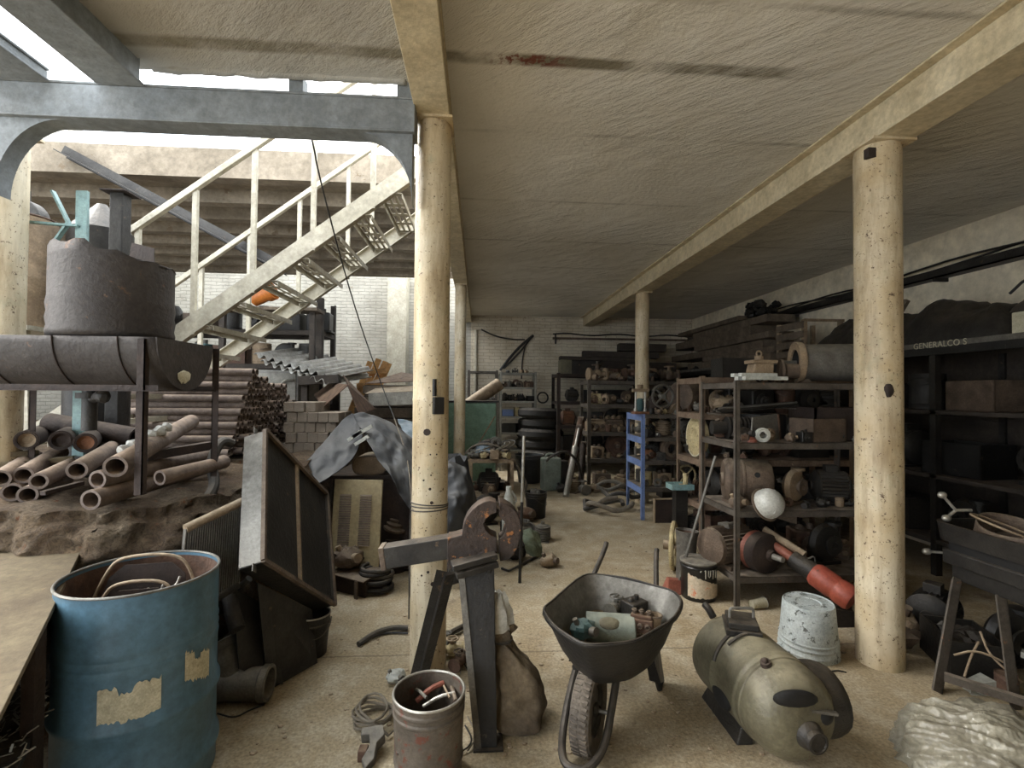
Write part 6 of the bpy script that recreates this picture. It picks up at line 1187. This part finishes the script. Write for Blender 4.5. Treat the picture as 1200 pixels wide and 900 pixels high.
for k in range(4):
    c = G((706, 720, 728, 712)[k], (598, 602, 592, 586)[k]); R_h = (.30, .34, .26, .28)[k]; ph = k*1.3
    hose([c+Vector((R_h*cos(ph+a*.55)*(1+.25*sin(a*2+k)), R_h*.7*sin(ph+a*.55), .03+.05*k+.05*(1+sin(a*1.7+k)))) for a in range(9)], .032, ('hose', 'cable', 'hose', 'iron_grey')[k], 'thick grey hose in the tangle at the foot of the blue rack, %s from below' % ORD[k])
t = thing('tyre_stack', 'black heap of stacked tyres against the back wall', 'tyres', (1.35, 10.85, 0))
for k in range(6): m = MB(); m.lathe([(.26, -.1), (.46, -.11), (.52, -.05), (.52, .05), (.46, .11), (.26, .1), (.26, -.1)], (.03*sin(k*2), .03*cos(k*3), .115+.225*k), (.03, .02, 1), 34); m.build('tyre', 'black_rubber', t)
m = MB(); m.torus((0, 0, 0), .12, .018, (0, 1, 0)); o = m.build('rubber_ring', 'black_rubber', loc=A(636, 466, 11.4)); tag(o, 'small black ring hanging on the cream brick wall', 'ring')
# ------------------------------------------------------------------ grey shelf, bench and duct by the back wall
GR = rack('storage_rack', 'light grey shelf with small blue cases against the back brick wall', (.44, 10.6, 0), .80, .5, 2.13, (.45, .82, 1.17, 1.5, 1.8, 2.11), 'rack_grey', post=.05, lip=.04)
row(GR, 1.17, .2, .06, [('crate', 'blue', .26, .02, 0), ('crate', 'pale', .34, .02, 0)], 'the case shelf of the grey shelf', 'parts on the grey shelf')
row(GR, 1.5, .2, .06, [('casting', 'dark', .16), ('valve', 'dark', .2), ('casting', 'dark', .18), ('crate', 'dark', .2)], 'the third shelf of the grey shelf', 'parts on the grey shelf')
row(GR, 1.8, .2, .06, [('valve', 'dark', .16), ('casting', 'dark', .14), ('valve', 'dark', .16), ('crate', 'rusty', .22)], 'the second shelf from top of the grey shelf', 'parts on the grey shelf')
row(GR, .82, .2, .06, [('crate', 'dark', .34), ('crate', 'black', .34)], 'the fourth shelf of the grey shelf', 'parts on the grey shelf')
GO = rack('storage_rack', 'open dark shelf left of the light grey shelf behind the slim column', (-.25, 10.7, 0), .66, .5, 2.16, (.8, 1.45, 2.14), 'rack_steel', post=.05)
row(GO, 1.45, .2, .06, [('gearbox', 'grey', .3), ('casting', 'grey', .26)], 'the middle shelf of the open dark shelf', 'parts on the open dark shelf')
t = thing('green_tank', 'green sheet steel tank bench behind the slim bright column', 'tank', (-.56, 8.6, 0)); m = MB(); m.box(0, .86, 0, .9, .06, 1.50); m.build('shell', 'green_paint', t, bevel=.02, smooth=0); m = MB(); m.box(-.02, .9, -.03, .92, 1.50, 1.53); m.build('top_edge', 'dark_steel', t, smooth=0)
for x in (.06, .80): m = MB(); m.box(x-.03, x+.03, .05, .11, 0, .06); m.build('foot', 'dark_steel', t, smooth=0)
p, q = A(556, 470, 9.2), A(585, 450, 9.4); t = thing('duct_pipe', 'beige duct pipe slanting up over the green tank', 'duct', p); m = MB(); m.lathe([(.12, -.15), (.12, (q-p).length), (.125, (q-p).length), (.105, (q-p).length-.02), (.10, 0)], (0, 0, 0), q-p, 24); m.build('tube', 'iron_tan', t)
sa, sb = A(568, 508, 8.4), A(580, 488, 8.5); sg = sb+(sa-sb)*((sb.z-.01)/(sb.z-sa.z)); m = MB(); m.tube([sg, sb], .012, 7); tag(m.build('thin_stick', 'iron_tan'), 'thin pale stick leaning on the green tank', 'stick')
# junk table by the slim column
TB = rack('work_table', 'small steel table heaped with cables near the slim bright column', (-.13, 6.55, 0), .60, .62, .80, (.30, .79), 'iron_tan', post=.05, lip=.05)
TB['category'] = 'table'; TZ2 = .792; tp_ = lambda x, y, z=0: Vector((-.13+x, 6.55+y, TZ2+z))
item('flange', 'grey', .18, tp_(.36, .25, .10), .1, 'grey ring standing up in the cable heap on the small table')
m = MB(); m.grid(lambda u, v: tp_(.02+.56*u, .06+.5*v, .17*sin(pi*u)*sin(pi*v)+.04*noise.noise(Vector((u*6, v*6, 1)))+.004), 16, 14); tag(m.build('cable_heap', 'cable', smooth=0), 'heap of tangled cable and scraps on the small table', 'heap', kind='stuff')
m = lattice([[tp_(.08, .05, .05), tp_(.2, .05, .1), tp_(.30, .08, .06)], [tp_(.10, .2, .16), tp_(.2, .2, .2), tp_(.3, .22, .14)], [tp_(.14, .35, .12), tp_(.22, .35, .15), tp_(.3, .36, .1)]], 14, 14, .03, 9, 2); tag(m.build('blue_bag', 'tarp_blue', solid=.004), 'crumpled pale blue bag on the small cable table', 'bag')
for k in range(5): hose([tp_(-.05+.02*k, .1+.08*k, .06), tp_(.1+.05*k, .1+.05*k, .20+.02*k), tp_(.42, .15+.05*k, .17-.02*k), tp_(.68+.03*k, .1, -.1-.05*k), tp_(.75, .05, -.45)], .014, ('cable', 'hose', 'cable_black', 'cable', 'hose')[k], '%s cable drooping over the right edge of the small table, %s from the left' % (('grey', 'dark', 'black', 'pale', 'dark brown')[k], ORD[k]), 'cable', 'drooping_cable')
for k in range(4): item(('valve', 'casting', 'gearbox', 'valve')[k], ('grey', 'pale', 'tan', 'pale')[k], .16, tp_(.06+.14*k, .04, .0), k*.8, '%s fitting along the front edge of the small table, %s from left' % (('grey', 'pale lumpy', 'tan boxy', 'pale')[k], ORD[k]))
row(TB, .30, .3, .05, [('motor', 'dark', .36)], 'the lower shelf of the small table', 'parts on the small table')
item('pump', 'dark', .46, (.1, 6.3, 0), .3, 'dark round pump on the floor under the small table'); item('casting', 'rusty', .32, (.62, 6.45, 0), .3, 'rusty casting on the floor right of the small table')

scatter(NR, 1.291, .06, 1.2, .06, .14, 9, 'the third shelf of the near rack', (.08, .14)); scatter(NR, 1.291, .3, 1.2, .45, .55, 6, 'the third shelf of the near rack', (.16, .28))
scatter(NR, .761, .45, 1.25, .07, .14, 6, 'the second shelf of the near rack', (.08, .13)); scatter(NR, .761, .4, 1.2, .46, .56, 5, 'the second shelf of the near rack', (.18, .3))
scatter(NR, .251, .55, 1.2, .45, .56, 4, 'the low shelf of the near rack', (.18, .3)); scatter(NR, 1.766, .35, .7, .45, .56, 4, 'top of the near rack', (.10, .18))
for z, w_ in ((1.395, 'top of the blue rack'), (1.09, 'the top shelf of the blue rack'), (.78, 'the middle shelf of the blue rack'), (.42, 'the low shelf of the blue rack')):
    scatter(BL, z+.001, .05, 1.3, .42, .6, 7, w_, (.14, .24)); scatter(BL, z+.001, .03, .9, .05, .12, 5, w_, (.09, .14))
for z, w_ in ((1.49, 'the upper shelf of the brown rack'), (1.05, 'the disc shelf of the brown rack'), (.64, 'the second shelf of the brown rack'), (.28, 'the lowest shelf of the brown rack')):
    scatter(BR, z+.001, .08, .8, .38, .5, 4, w_, (.16, .26)); scatter(BR, z+.001, .04, .5, .06, .12, 3, w_, (.08, .14))
for z, w_ in ((1.915, 'top of the gearbox rack'), (1.48, 'the upper shelf of the gearbox rack'), (.96, 'the middle shelf of the gearbox rack'), (.47, 'the low shelf of the gearbox rack')):
    scatter(CR, z+.001, .08, 1.8, .45, .6, 8, w_, (.2, .34), ('brown', 'tan', 'dark', 'rusty')); scatter(CR, z+.001, .1, 1.3, .08, .16, 6, w_, (.12, .18), ('brown', 'tan', 'dark', 'rusty'))
scatter(GR, 1.501, .08, .72, .15, .35, 6, 'the third shelf of the grey shelf', (.12, .18)); scatter(GR, 1.801, .08, .72, .15, .35, 6, 'the second shelf of the grey shelf', (.12, .18)); scatter(GR, 2.111, .1, .7, .15, .35, 4, 'top of the grey shelf', (.1, .14))
scatter(TB, .793, .05, .55, .05, .55, 12, 'the small cable table', (.08, .14), ('grey', 'pale', 'tan', 'dark')); scatter(TB, .301, .05, .55, .1, .5, 5, 'the lower shelf of the small table', (.14, .22))

for k in range(6): c = tp_(.12+.07*k, .15+.05*(k % 3), .10); hose([c+Vector((.17*cos(a*.7+k), .13*sin(a*.7+k), .05*sin(a+k)+.03*k*.5)) for a in range(8)], .010, ('light_steel', 'cable', 'iron_grey')[k % 3], '%s cable loop tangled on top of the small table heap, %s from left' % (('bright', 'grey', 'dull')[k % 3], ORD[k]), 'cable', 'tangled_cable')
# ------------------------------------------------------------------ long loaded shelving along the right wall
SX = 4.25
t = thing('long_shelving', 'long dark shelving with painted lettering along the right wall', 'shelving', (SX, 2.0, 0))
for y in (.05, 2.35, 4.6, 6.9, 9.15):
    for x in (0, .70): m = MB(); m.box(x, x+.06, y, y+.06, 0, 2.08); m.build('post', 'dark_steel', t, smooth=0)
for z in (.35, .95, 1.55, 2.17): m = MB(); m.box(.0, .76, 0, 9.2, z-.05, z-.015); m.build('shelf_board', 'dark_wood', t, smooth=0)
m = MB(); m.box(-.03, 0, 0, 9.2, 2.055, 2.17); m.build('front_beam', 'black_iron', t, smooth=0)
m = MB(); m.box(-.034, -.005, 0, 9.2, 2.125, 2.172); m.build('front_rail', 'iron_grey', t, smooth=0)
fc = bpy.data.curves.new('lettering', 'FONT'); fc.body = 'GENERALCO S'; fc.size = .078; fc.extrude = .001; fc.space_character = 1.05; fo = bpy.data.objects.new('lettering', fc); COL.objects.link(fo); fo.parent = t
fc.materials.append(MATS['paper']); fo.location = (-.0365, 2.54, 2.122); fo.rotation_euler = (radians(90), 0, radians(-90))
dg = bpy.context.evaluated_depsgraph_get(); dg.update(); lm = bpy.data.meshes.new_from_object(fo.evaluated_get(dg)); lo_ = bpy.data.objects.new('lettering', lm); COL.objects.link(lo_); lo_.parent = t; lo_.location = fo.location; lo_.rotation_euler = fo.rotation_euler
bpy.data.objects.remove(fo); lo_.name = 'lettering'
m = MB(); m.box(.72, .745, 0, 9.2, .06, 2.12); m.build('shade_board', 'dark_wood', t, smooth=0)  # added dark board, stands in for the shade behind the goods
SH = t
def slot(z, y0, items, where):
    y = y0
    for i, (kd, pl, s) in enumerate(items):
        hf = .55*s; y += hf; item(kd, pl, s, (SX+.30, 2.0+y, z-.0145), radians(-90)+rnd.uniform(-.2, .2), '%s %s, %s from the near end on %s' % (pl, KINDS[kd][1], ORD[i], where)); y += hf+.06
slot(1.55, .15, [('crate', 'tan', .5), ('crate', 'pale', .44), ('motor', 'black', .45), ('crate', 'brown', .5), ('can', 'dark', .5), ('crate', 'dark', .5), ('motor', 'dark', .5), ('crate', 'black', .5), ('pump', 'dark', .45), ('crate', 'dark', .5), ('crate', 'black', .5)], 'the upper shelf by the right wall')
slot(.95, .15, [('motor', 'black', .5), ('crate', 'dark', .55), ('pump', 'black', .5), ('crate', 'black', .55), ('motor', 'dark', .5), ('crate', 'dark', .55), ('gearbox', 'black', .45), ('crate', 'dark', .55), ('motor', 'black', .5), ('crate', 'black', .5)], 'the middle shelf by the right wall')
slot(.35, .15, [('crate', 'dark', .55), ('motor', 'black', .5), ('crate', 'black', .55), ('pump', 'dark', .45), ('crate', 'dark', .55), ('motor', 'black', .5), ('crate', 'dark', .55), ('pump', 'black', .45), ('crate', 'dark', .55)], 'the low shelf by the right wall')
# what lies on top, near to far
Z0 = 2.157
t = thing('speckled_carton', 'pale speckled box at the right picture edge on the long wall shelving', 'box', (SX+.02, 2.62, Z0)); m = MB(); m.box(0, .6, 0, 1.08, 0, .19); m.build('shell', 'paper', t, bevel=.01, smooth=0); m = MB(); m.box(-.003, .603, .1, .9, .05, .12); m.build('dark_band', 'iron_brown', t, smooth=0)
def heap(name, y0, y1, h_, label, cat, mt, seed):
    m = MB()
    def fn(u, v):
        y = y0+(y1-y0)*u; a = pi*v; e = min(1, min(u, 1-u)*7)**.5; n_ = .07*noise.fractal(Vector((y*3, v*3, seed)), 1, 2, 5)
        return (SX+.36-.36*cos(a)*(1+n_), y, Z0+max(0, sin(a))*(h_+n_*2+.12*noise.noise(Vector((y*1.6, seed, 0))))*e)
    m.grid(fn, 60, 16); return tag(m.build(name, mt, smooth=60), label, cat)
o = heap('rolled_tarp', 3.72, 6.2, .40, 'dark rolled tarpaulin heap on the long wall shelving right of the thick column', 'tarpaulin', 'greasy', 3)
m = MB(); m.tube([(SX+.3, 3.95, Z0+.40), (SX+.3, 3.80, Z0+.52), (SX+.3, 3.5, Z0+.5), (SX+.3, 3.3, Z0+.40), (SX+.3, 3.2, Z0+.2)], .012, 7, smooth=2); tag(m.build('black_cable', 'cable_black'), 'thin black cable arching over the rolled tarpaulin', 'cable')
heap('rag_heap', 2.66, 3.70, .34, 'dark heap of sacking above the speckled box at the right edge', 'heap', 'dark_wood', 8).location.z += .19
m = MB(); m.bar((SX+.0, 5.0, Z0+.02), (SX+.05, 4.70, Z0+.48), .04, .04); tag(m.build('wooden_prop', 'old_wood', smooth=0), 'short slanted wooden prop against the rolled tarpaulin', 'timber')
t = thing('wooden_crate', 'slatted wooden crate frame left of the thick column on the wall shelving', 'crate', (SX+.02, 6.25, Z0)); 
for x in (0, .5):
    for y in (0, .55): m = MB(); m.box(x, x+.05, y, y+.05, 0, .52); m.build('corner_post', 'iron_tan', t, smooth=0)
for k in range(4): m = MB(); m.box(-.012, 0, 0, .60, .03+.125*k, .12+.125*k); m.build('side_slat', 'old_wood', t, smooth=0)
for z in (.0, .49): m = MB(); m.box(0, .55, -.02, 0, z, z+.035); m.build('rail', 'iron_tan', t, smooth=0)
bl_ = [(7.0, 9.9, .02, .14, .30, 'old_wood'), (6.95, 9.3, .16, .10, .34, 'old_wood'), (7.3, 10.9, .28, .13, .5, 'old_wood'), (7.05, 9.6, .42, .10, .4, 'old_wood'), (7.6, 10.6, .54, .16, .5, 'old_wood'), (7.2, 9.8, .72, .12, .46, 'old_wood'), (7.9, 10.4, .86, .08, .3, 'old_wood')]
nm_ = ('lowest', 'second lowest', 'third from the bottom', 'middle', 'third from the top', 'second from the top', 'topmost')
zz = Z0
for k, (y0, y1, dz, h_, w_, mt) in enumerate(bl_):
    m = MB(); m.box(0, w_, y0, y1, 0, h_-.004); o = m.build('square_timber', mt, bevel=.008, smooth=0, loc=(SX+.02+.03*(k % 3), 0, zz), rot=(0, 0, 0)); zz += h_; tag(o, '%s dusty timber in the long pile on the wall shelving' % nm_[k], 'timber')
heap('black_sheet_heap', 9.3, 11.0, .05, 'black sheeting thrown at the far end of the wall shelving', 'sheet', 'void_black', 5)
m = MB()
for k in range(26): y = 7.3+rnd.uniform(0, .6); p = Vector((SX+.1+rnd.uniform(0, .3), y, zz-.1+rnd.uniform(0, .25))); m.ball(p, rnd.uniform(.04, .09), (1, 1, .8), 8, wob=.4)
o = m.build('dark_scraps', 'black_iron'); tag(o, 'dark scraps heaped over the near end of the timber pile', 'scrap', kind='stuff')
# cable tray and wires along the walls
t = thing('cable_tray', 'long dark cable tray fixed along the right wall under the ceiling', 'cable tray', (5.05, 6, 2.95)); m = MB(); m.box(-.14, 0, -4.8, 5.4, 0, .015); m.box(-.14, -.13, -4.8, 5.4, 0, .09); m.box(-.01, 0, -4.8, 5.4, 0, .09); m.build('tray', 'dark_steel', t, smooth=0)
for k in range(2): m = MB(); m.tube([(-.08+.05*k, -4.8+.6*i, .10+.035*(1+sin(i*1.3+k*2))) for i in range(18)], .012, 7, smooth=1); m.build('cable', 'cable_black', t)
for y in (-3.5, -1.0, 1.5, 4.0): m = MB(); m.box(-.15, 0, y, y+.03, -.04, 0); m.build('bracket', 'dark_steel', t, smooth=0)
t = thing('cable_tray', 'dark cable conduit fixed along the back brick wall', 'cable tray', (3, 11.45, 2.93)); m = MB(); m.box(-1.3, 2.0, -.05, 0, 0, .05); m.build('tray', 'iron_brown', t, smooth=0); m = MB(); m.tube([(-1.3+.33*i, -.06, .12+.03*sin(i*1.7)) for i in range(11)], .016, 7, smooth=1); m.build('cable', 'cable_black', t)
Yb = 11.40
def wl(pts, lb, r_=.022): m = MB(); m.tube([A(a, b, Yb) for a, b in pts], r_, 7, smooth=2); tag(m.build('wall_cable', 'cable_black'), lb, 'cable')
wl([(625, 393), (610, 405), (595, 422), (586, 434)], 'thick dark cable curving down the back brick wall to the grey shelf', .03); wl([(622, 396), (612, 410), (590, 432)], 'second dark cable curving down beside the thick one'); wl([(564, 386), (580, 394), (600, 398), (615, 398)], 'thin cable sagging across the top left of the back brick wall', .018); wl([(616, 404), (612, 420), (611, 444)], 'thin cable hanging straight down the back brick wall', .016); wl([(651, 392), (651, 403)], 'short cable end hanging below the conduit', .02)
for x, y, lb in ((558, 11.3, 'white conduit pipe running down the back wall beside the slim column'),): p = A(558, 386, y); m = MB(); m.cyl((p.x, 11.42, .6), (p.x, 11.42, p.z), .035); tag(m.build('conduit_pipe', 'white_paint'), lb, 'conduit')
# ------------------------------------------------------------------ machine stand at the right edge
t = thing('machine_stand', 'dark greasy machine bed with rounded chip tray on splayed legs at right', 'machine', (2.8, 2.6, 0)); 
m = MB(); n = 10; pl = [(0, -1.3), (0, .19)] + [(.12-.12*cos(pi/2*k/n), .19+.12*sin(pi/2*k/n)) for k in range(1, n+1)] + [(.62, .31), (.62, -1.3)]
def wall_(z0, z1, ins, nm, mt, fl=True):
    m = MB(); P = pl; Q = [(a+(ins if a < .3 else -ins), b-(ins if b > 0 else -ins)) for a, b in P]
    if fl: m.prism(P, (0, 0, z0), (1, 0, 0), (0, 1, 0), (0, 0, 1), .008)
    m.loft([[Vector((a, b, z0)) for a, b in P], [Vector((a-.012 if a < .3 else a, b+(.012 if b > 0 else 0), z1)) for a, b in P], [Vector((a, b, z1)) for a, b in Q], [Vector((a, b, z0+.01)) for a, b in Q]], False, False); return m.build(nm, mt, t, smooth=50)
wall_(.80, .905, .012, 'chip_tray', 'greasy')
m = MB(); m.box(.035, .58, -1.3, .22, .735, .80); m.build('gap_shade', 'void_black', t, smooth=0)  # solid black block paints the shade between tray and bed
m = MB(); m.box(.02, .60, -1.3, .25, .66, .745); m.build('bed', 'dark_steel', t, bevel=.01, smooth=0); m = MB(); m.box(.05, .58, -1.3, .22, .57, .66); m.build('lower_bed', 'dark_steel', t, bevel=.01, smooth=0)
for (x0, y0, x1, y1) in ((-.20, .03, .06, .16), (.62, .1, .5, .16), (.10, -.12, .10, -.05)): m = MB(); m.angle((x0, y0, 0), (x1, y1, .58), .06, .007, up=(0, 1, 0)); m.build('leg', 'rack_steel', t, smooth=0)
m = MB(); m.bar((-.19, .03, .10), (.12, -.30, .09), .04, .04); m.build('foot_rail', 'rack_steel', t, smooth=0); m = MB(); m.bar((.10, -.12, .30), (.5, -.7, .28), .05, .03); m.build('side_rail', 'grey_steel', t, smooth=0)
b0 = t.location.copy()
def crank(c, arms, lab):
    m = MB(); m.cyl(Vector(c), Vector(c)+Vector((.10, 0, 0)), .010); m.build('crank_spindle', 'light_steel', t)
    for d in arms:
        e = Vector(c)+Vector(d); m = MB(); m.tube([Vector(c), Vector(c).lerp(e, .6)+Vector((0, 0, 0)), e], .0085, 8, smooth=1); ch_ = m.build('crank_handle', 'light_steel', t); m = MB(); m.ball(e, .021, (1.3, 1, 1)); m.build('ball_grip', 'light_steel', ch_)
crank(A(1120, 598, 2.84)-b0, (A(1104, 580, 2.84)-A(1120, 598, 2.84), A(1109, 607, 2.84)-A(1120, 598, 2.84)), '')
m = MB(); e = A(1086, 646, 2.88)-b0; m.cyl(e, e+Vector((.10, -.02, -.005)), .008); m.ball(e, .021, (1.3, 1, 1)); m.build('ball_knob', 'light_steel', t)
t = thing('chip_guard', 'rusty curved sheet guard lying in the chip tray of the machine stand', 'guard', (3.02, 2.55, .812)); m = MB(); rings = []
m.grid(lambda u, v: (.0+.21*cos(2*pi*u*.86+.5)*(1-.1*v), .24*sin(2*pi*u*.86+.5)*(1-.1*v), .01+.125*v*(1+.25*sin(u*9))), 40, 6); m.build('shell', 'iron_brown', t, solid=.004); m = MB(); m.ball((0, 0, .04), .16, (1, 1.1, .3), wob=.4, ws=9); m.build('swarf', 'dark_rust', t); m = MB(); m.torus((-.06, .06, .12), .15, .006, (.3, -.2, 1)); m.build('wire_ring', 'iron_tan', t)
m = MB(); p = G(1137, 800); t = thing('white_carton', 'white torn carton corner on the floor under the machine stand', 'carton', (2.82, 2.66, .0)); m.hexa([(-.05, -.03, 0), (.08, -.05, 0), (.08, .04, 0), (-.05, .02, 0), (-.05, -.03, .045), (.08, -.05, .075), (.08, .04, .075), (-.05, .02, .045)]); m.build('shell', 'plastic_white', t, smooth=0); m = MB(); m.bar((-.06, -.035, .0), (.085, -.06, .0), .02, .004); m.build('flap', 'plastic_white', t, smooth=0)
item('can', 'rusty', .17, (2.95, 2.60, 0), .5, 'rusty can on the floor right of the white carton')
for k, (kd, pl, s, x, y) in enumerate((('pump', 'black', .4, 3.3, 2.9), ('motor', 'black', .4, 3.2, 3.3), ('crate', 'dark', .4, 3.0, 2.9), ('casting', 'tan', .34, 2.95, 3.35), ('casting', 'brown', .3, 2.78, 3.15))): item(kd, pl, s, (x, y, 0), k*.6, '%s %s on the floor behind the machine stand, %s in the heap' % (pl, KINDS[kd][1], ORD[k]))
for k, pts in enumerate((((2.7, 2.66, .2), (2.8, 2.62, .25), (2.95, 2.55, .18)), ((2.72, 2.62, .1), (2.78, 2.64, .2), (2.85, 2.66, .27)), ((2.86, 2.66, .33), (2.85, 2.60, .22), (2.95, 2.52, .12)), ((3.0, 2.5, .34), (3.05, 2.46, .30), (3.1, 2.4, .3)))): hose([Vector(p) for p in pts], .006, 'iron_tan', 'thin pale wire tangled under the machine stand, %s from left' % ORD[k], 'wire', 'loose_wire')
item('crate', 'black', .5, (3.15, 2.05, 0), .1, 'black box of scrap under the near end of the machine stand')
# ------------------------------------------------------------------ words for parts that look unlike the rest of their thing
PART_LABELS = dict(torn_label='torn white paper sticker', white_patch='white paint patch', bright_half='bright steel upper half', lettering='pale painted lettering', white_drips='white paint drips',
    cream_label='torn cream label', rusty_lining='rusty inside of the drum', plastic_neck='clear plastic bag neck', divider='thin tan dividing strip', barrel='bare cylinder barrel', end_scale='crusty pipe end',
    electrical_box='small black electrical box', dusty_floor='dusty tan tray floor', terminal_box='dark terminal box', yellow_end='yellow green end', grey_side='flat grey side', end_bar='wide blue end bar', louvres='column of louvre slots',
    crank_handle='bright crank handle', ball_knob='bright ball knob', name_plate='oval name plate', flange='pale round flange')
for o in list(COL.objects):
    if o.parent and o.name.split('.')[0] in PART_LABELS: o['label'] = PART_LABELS[o.name.split('.')[0]]
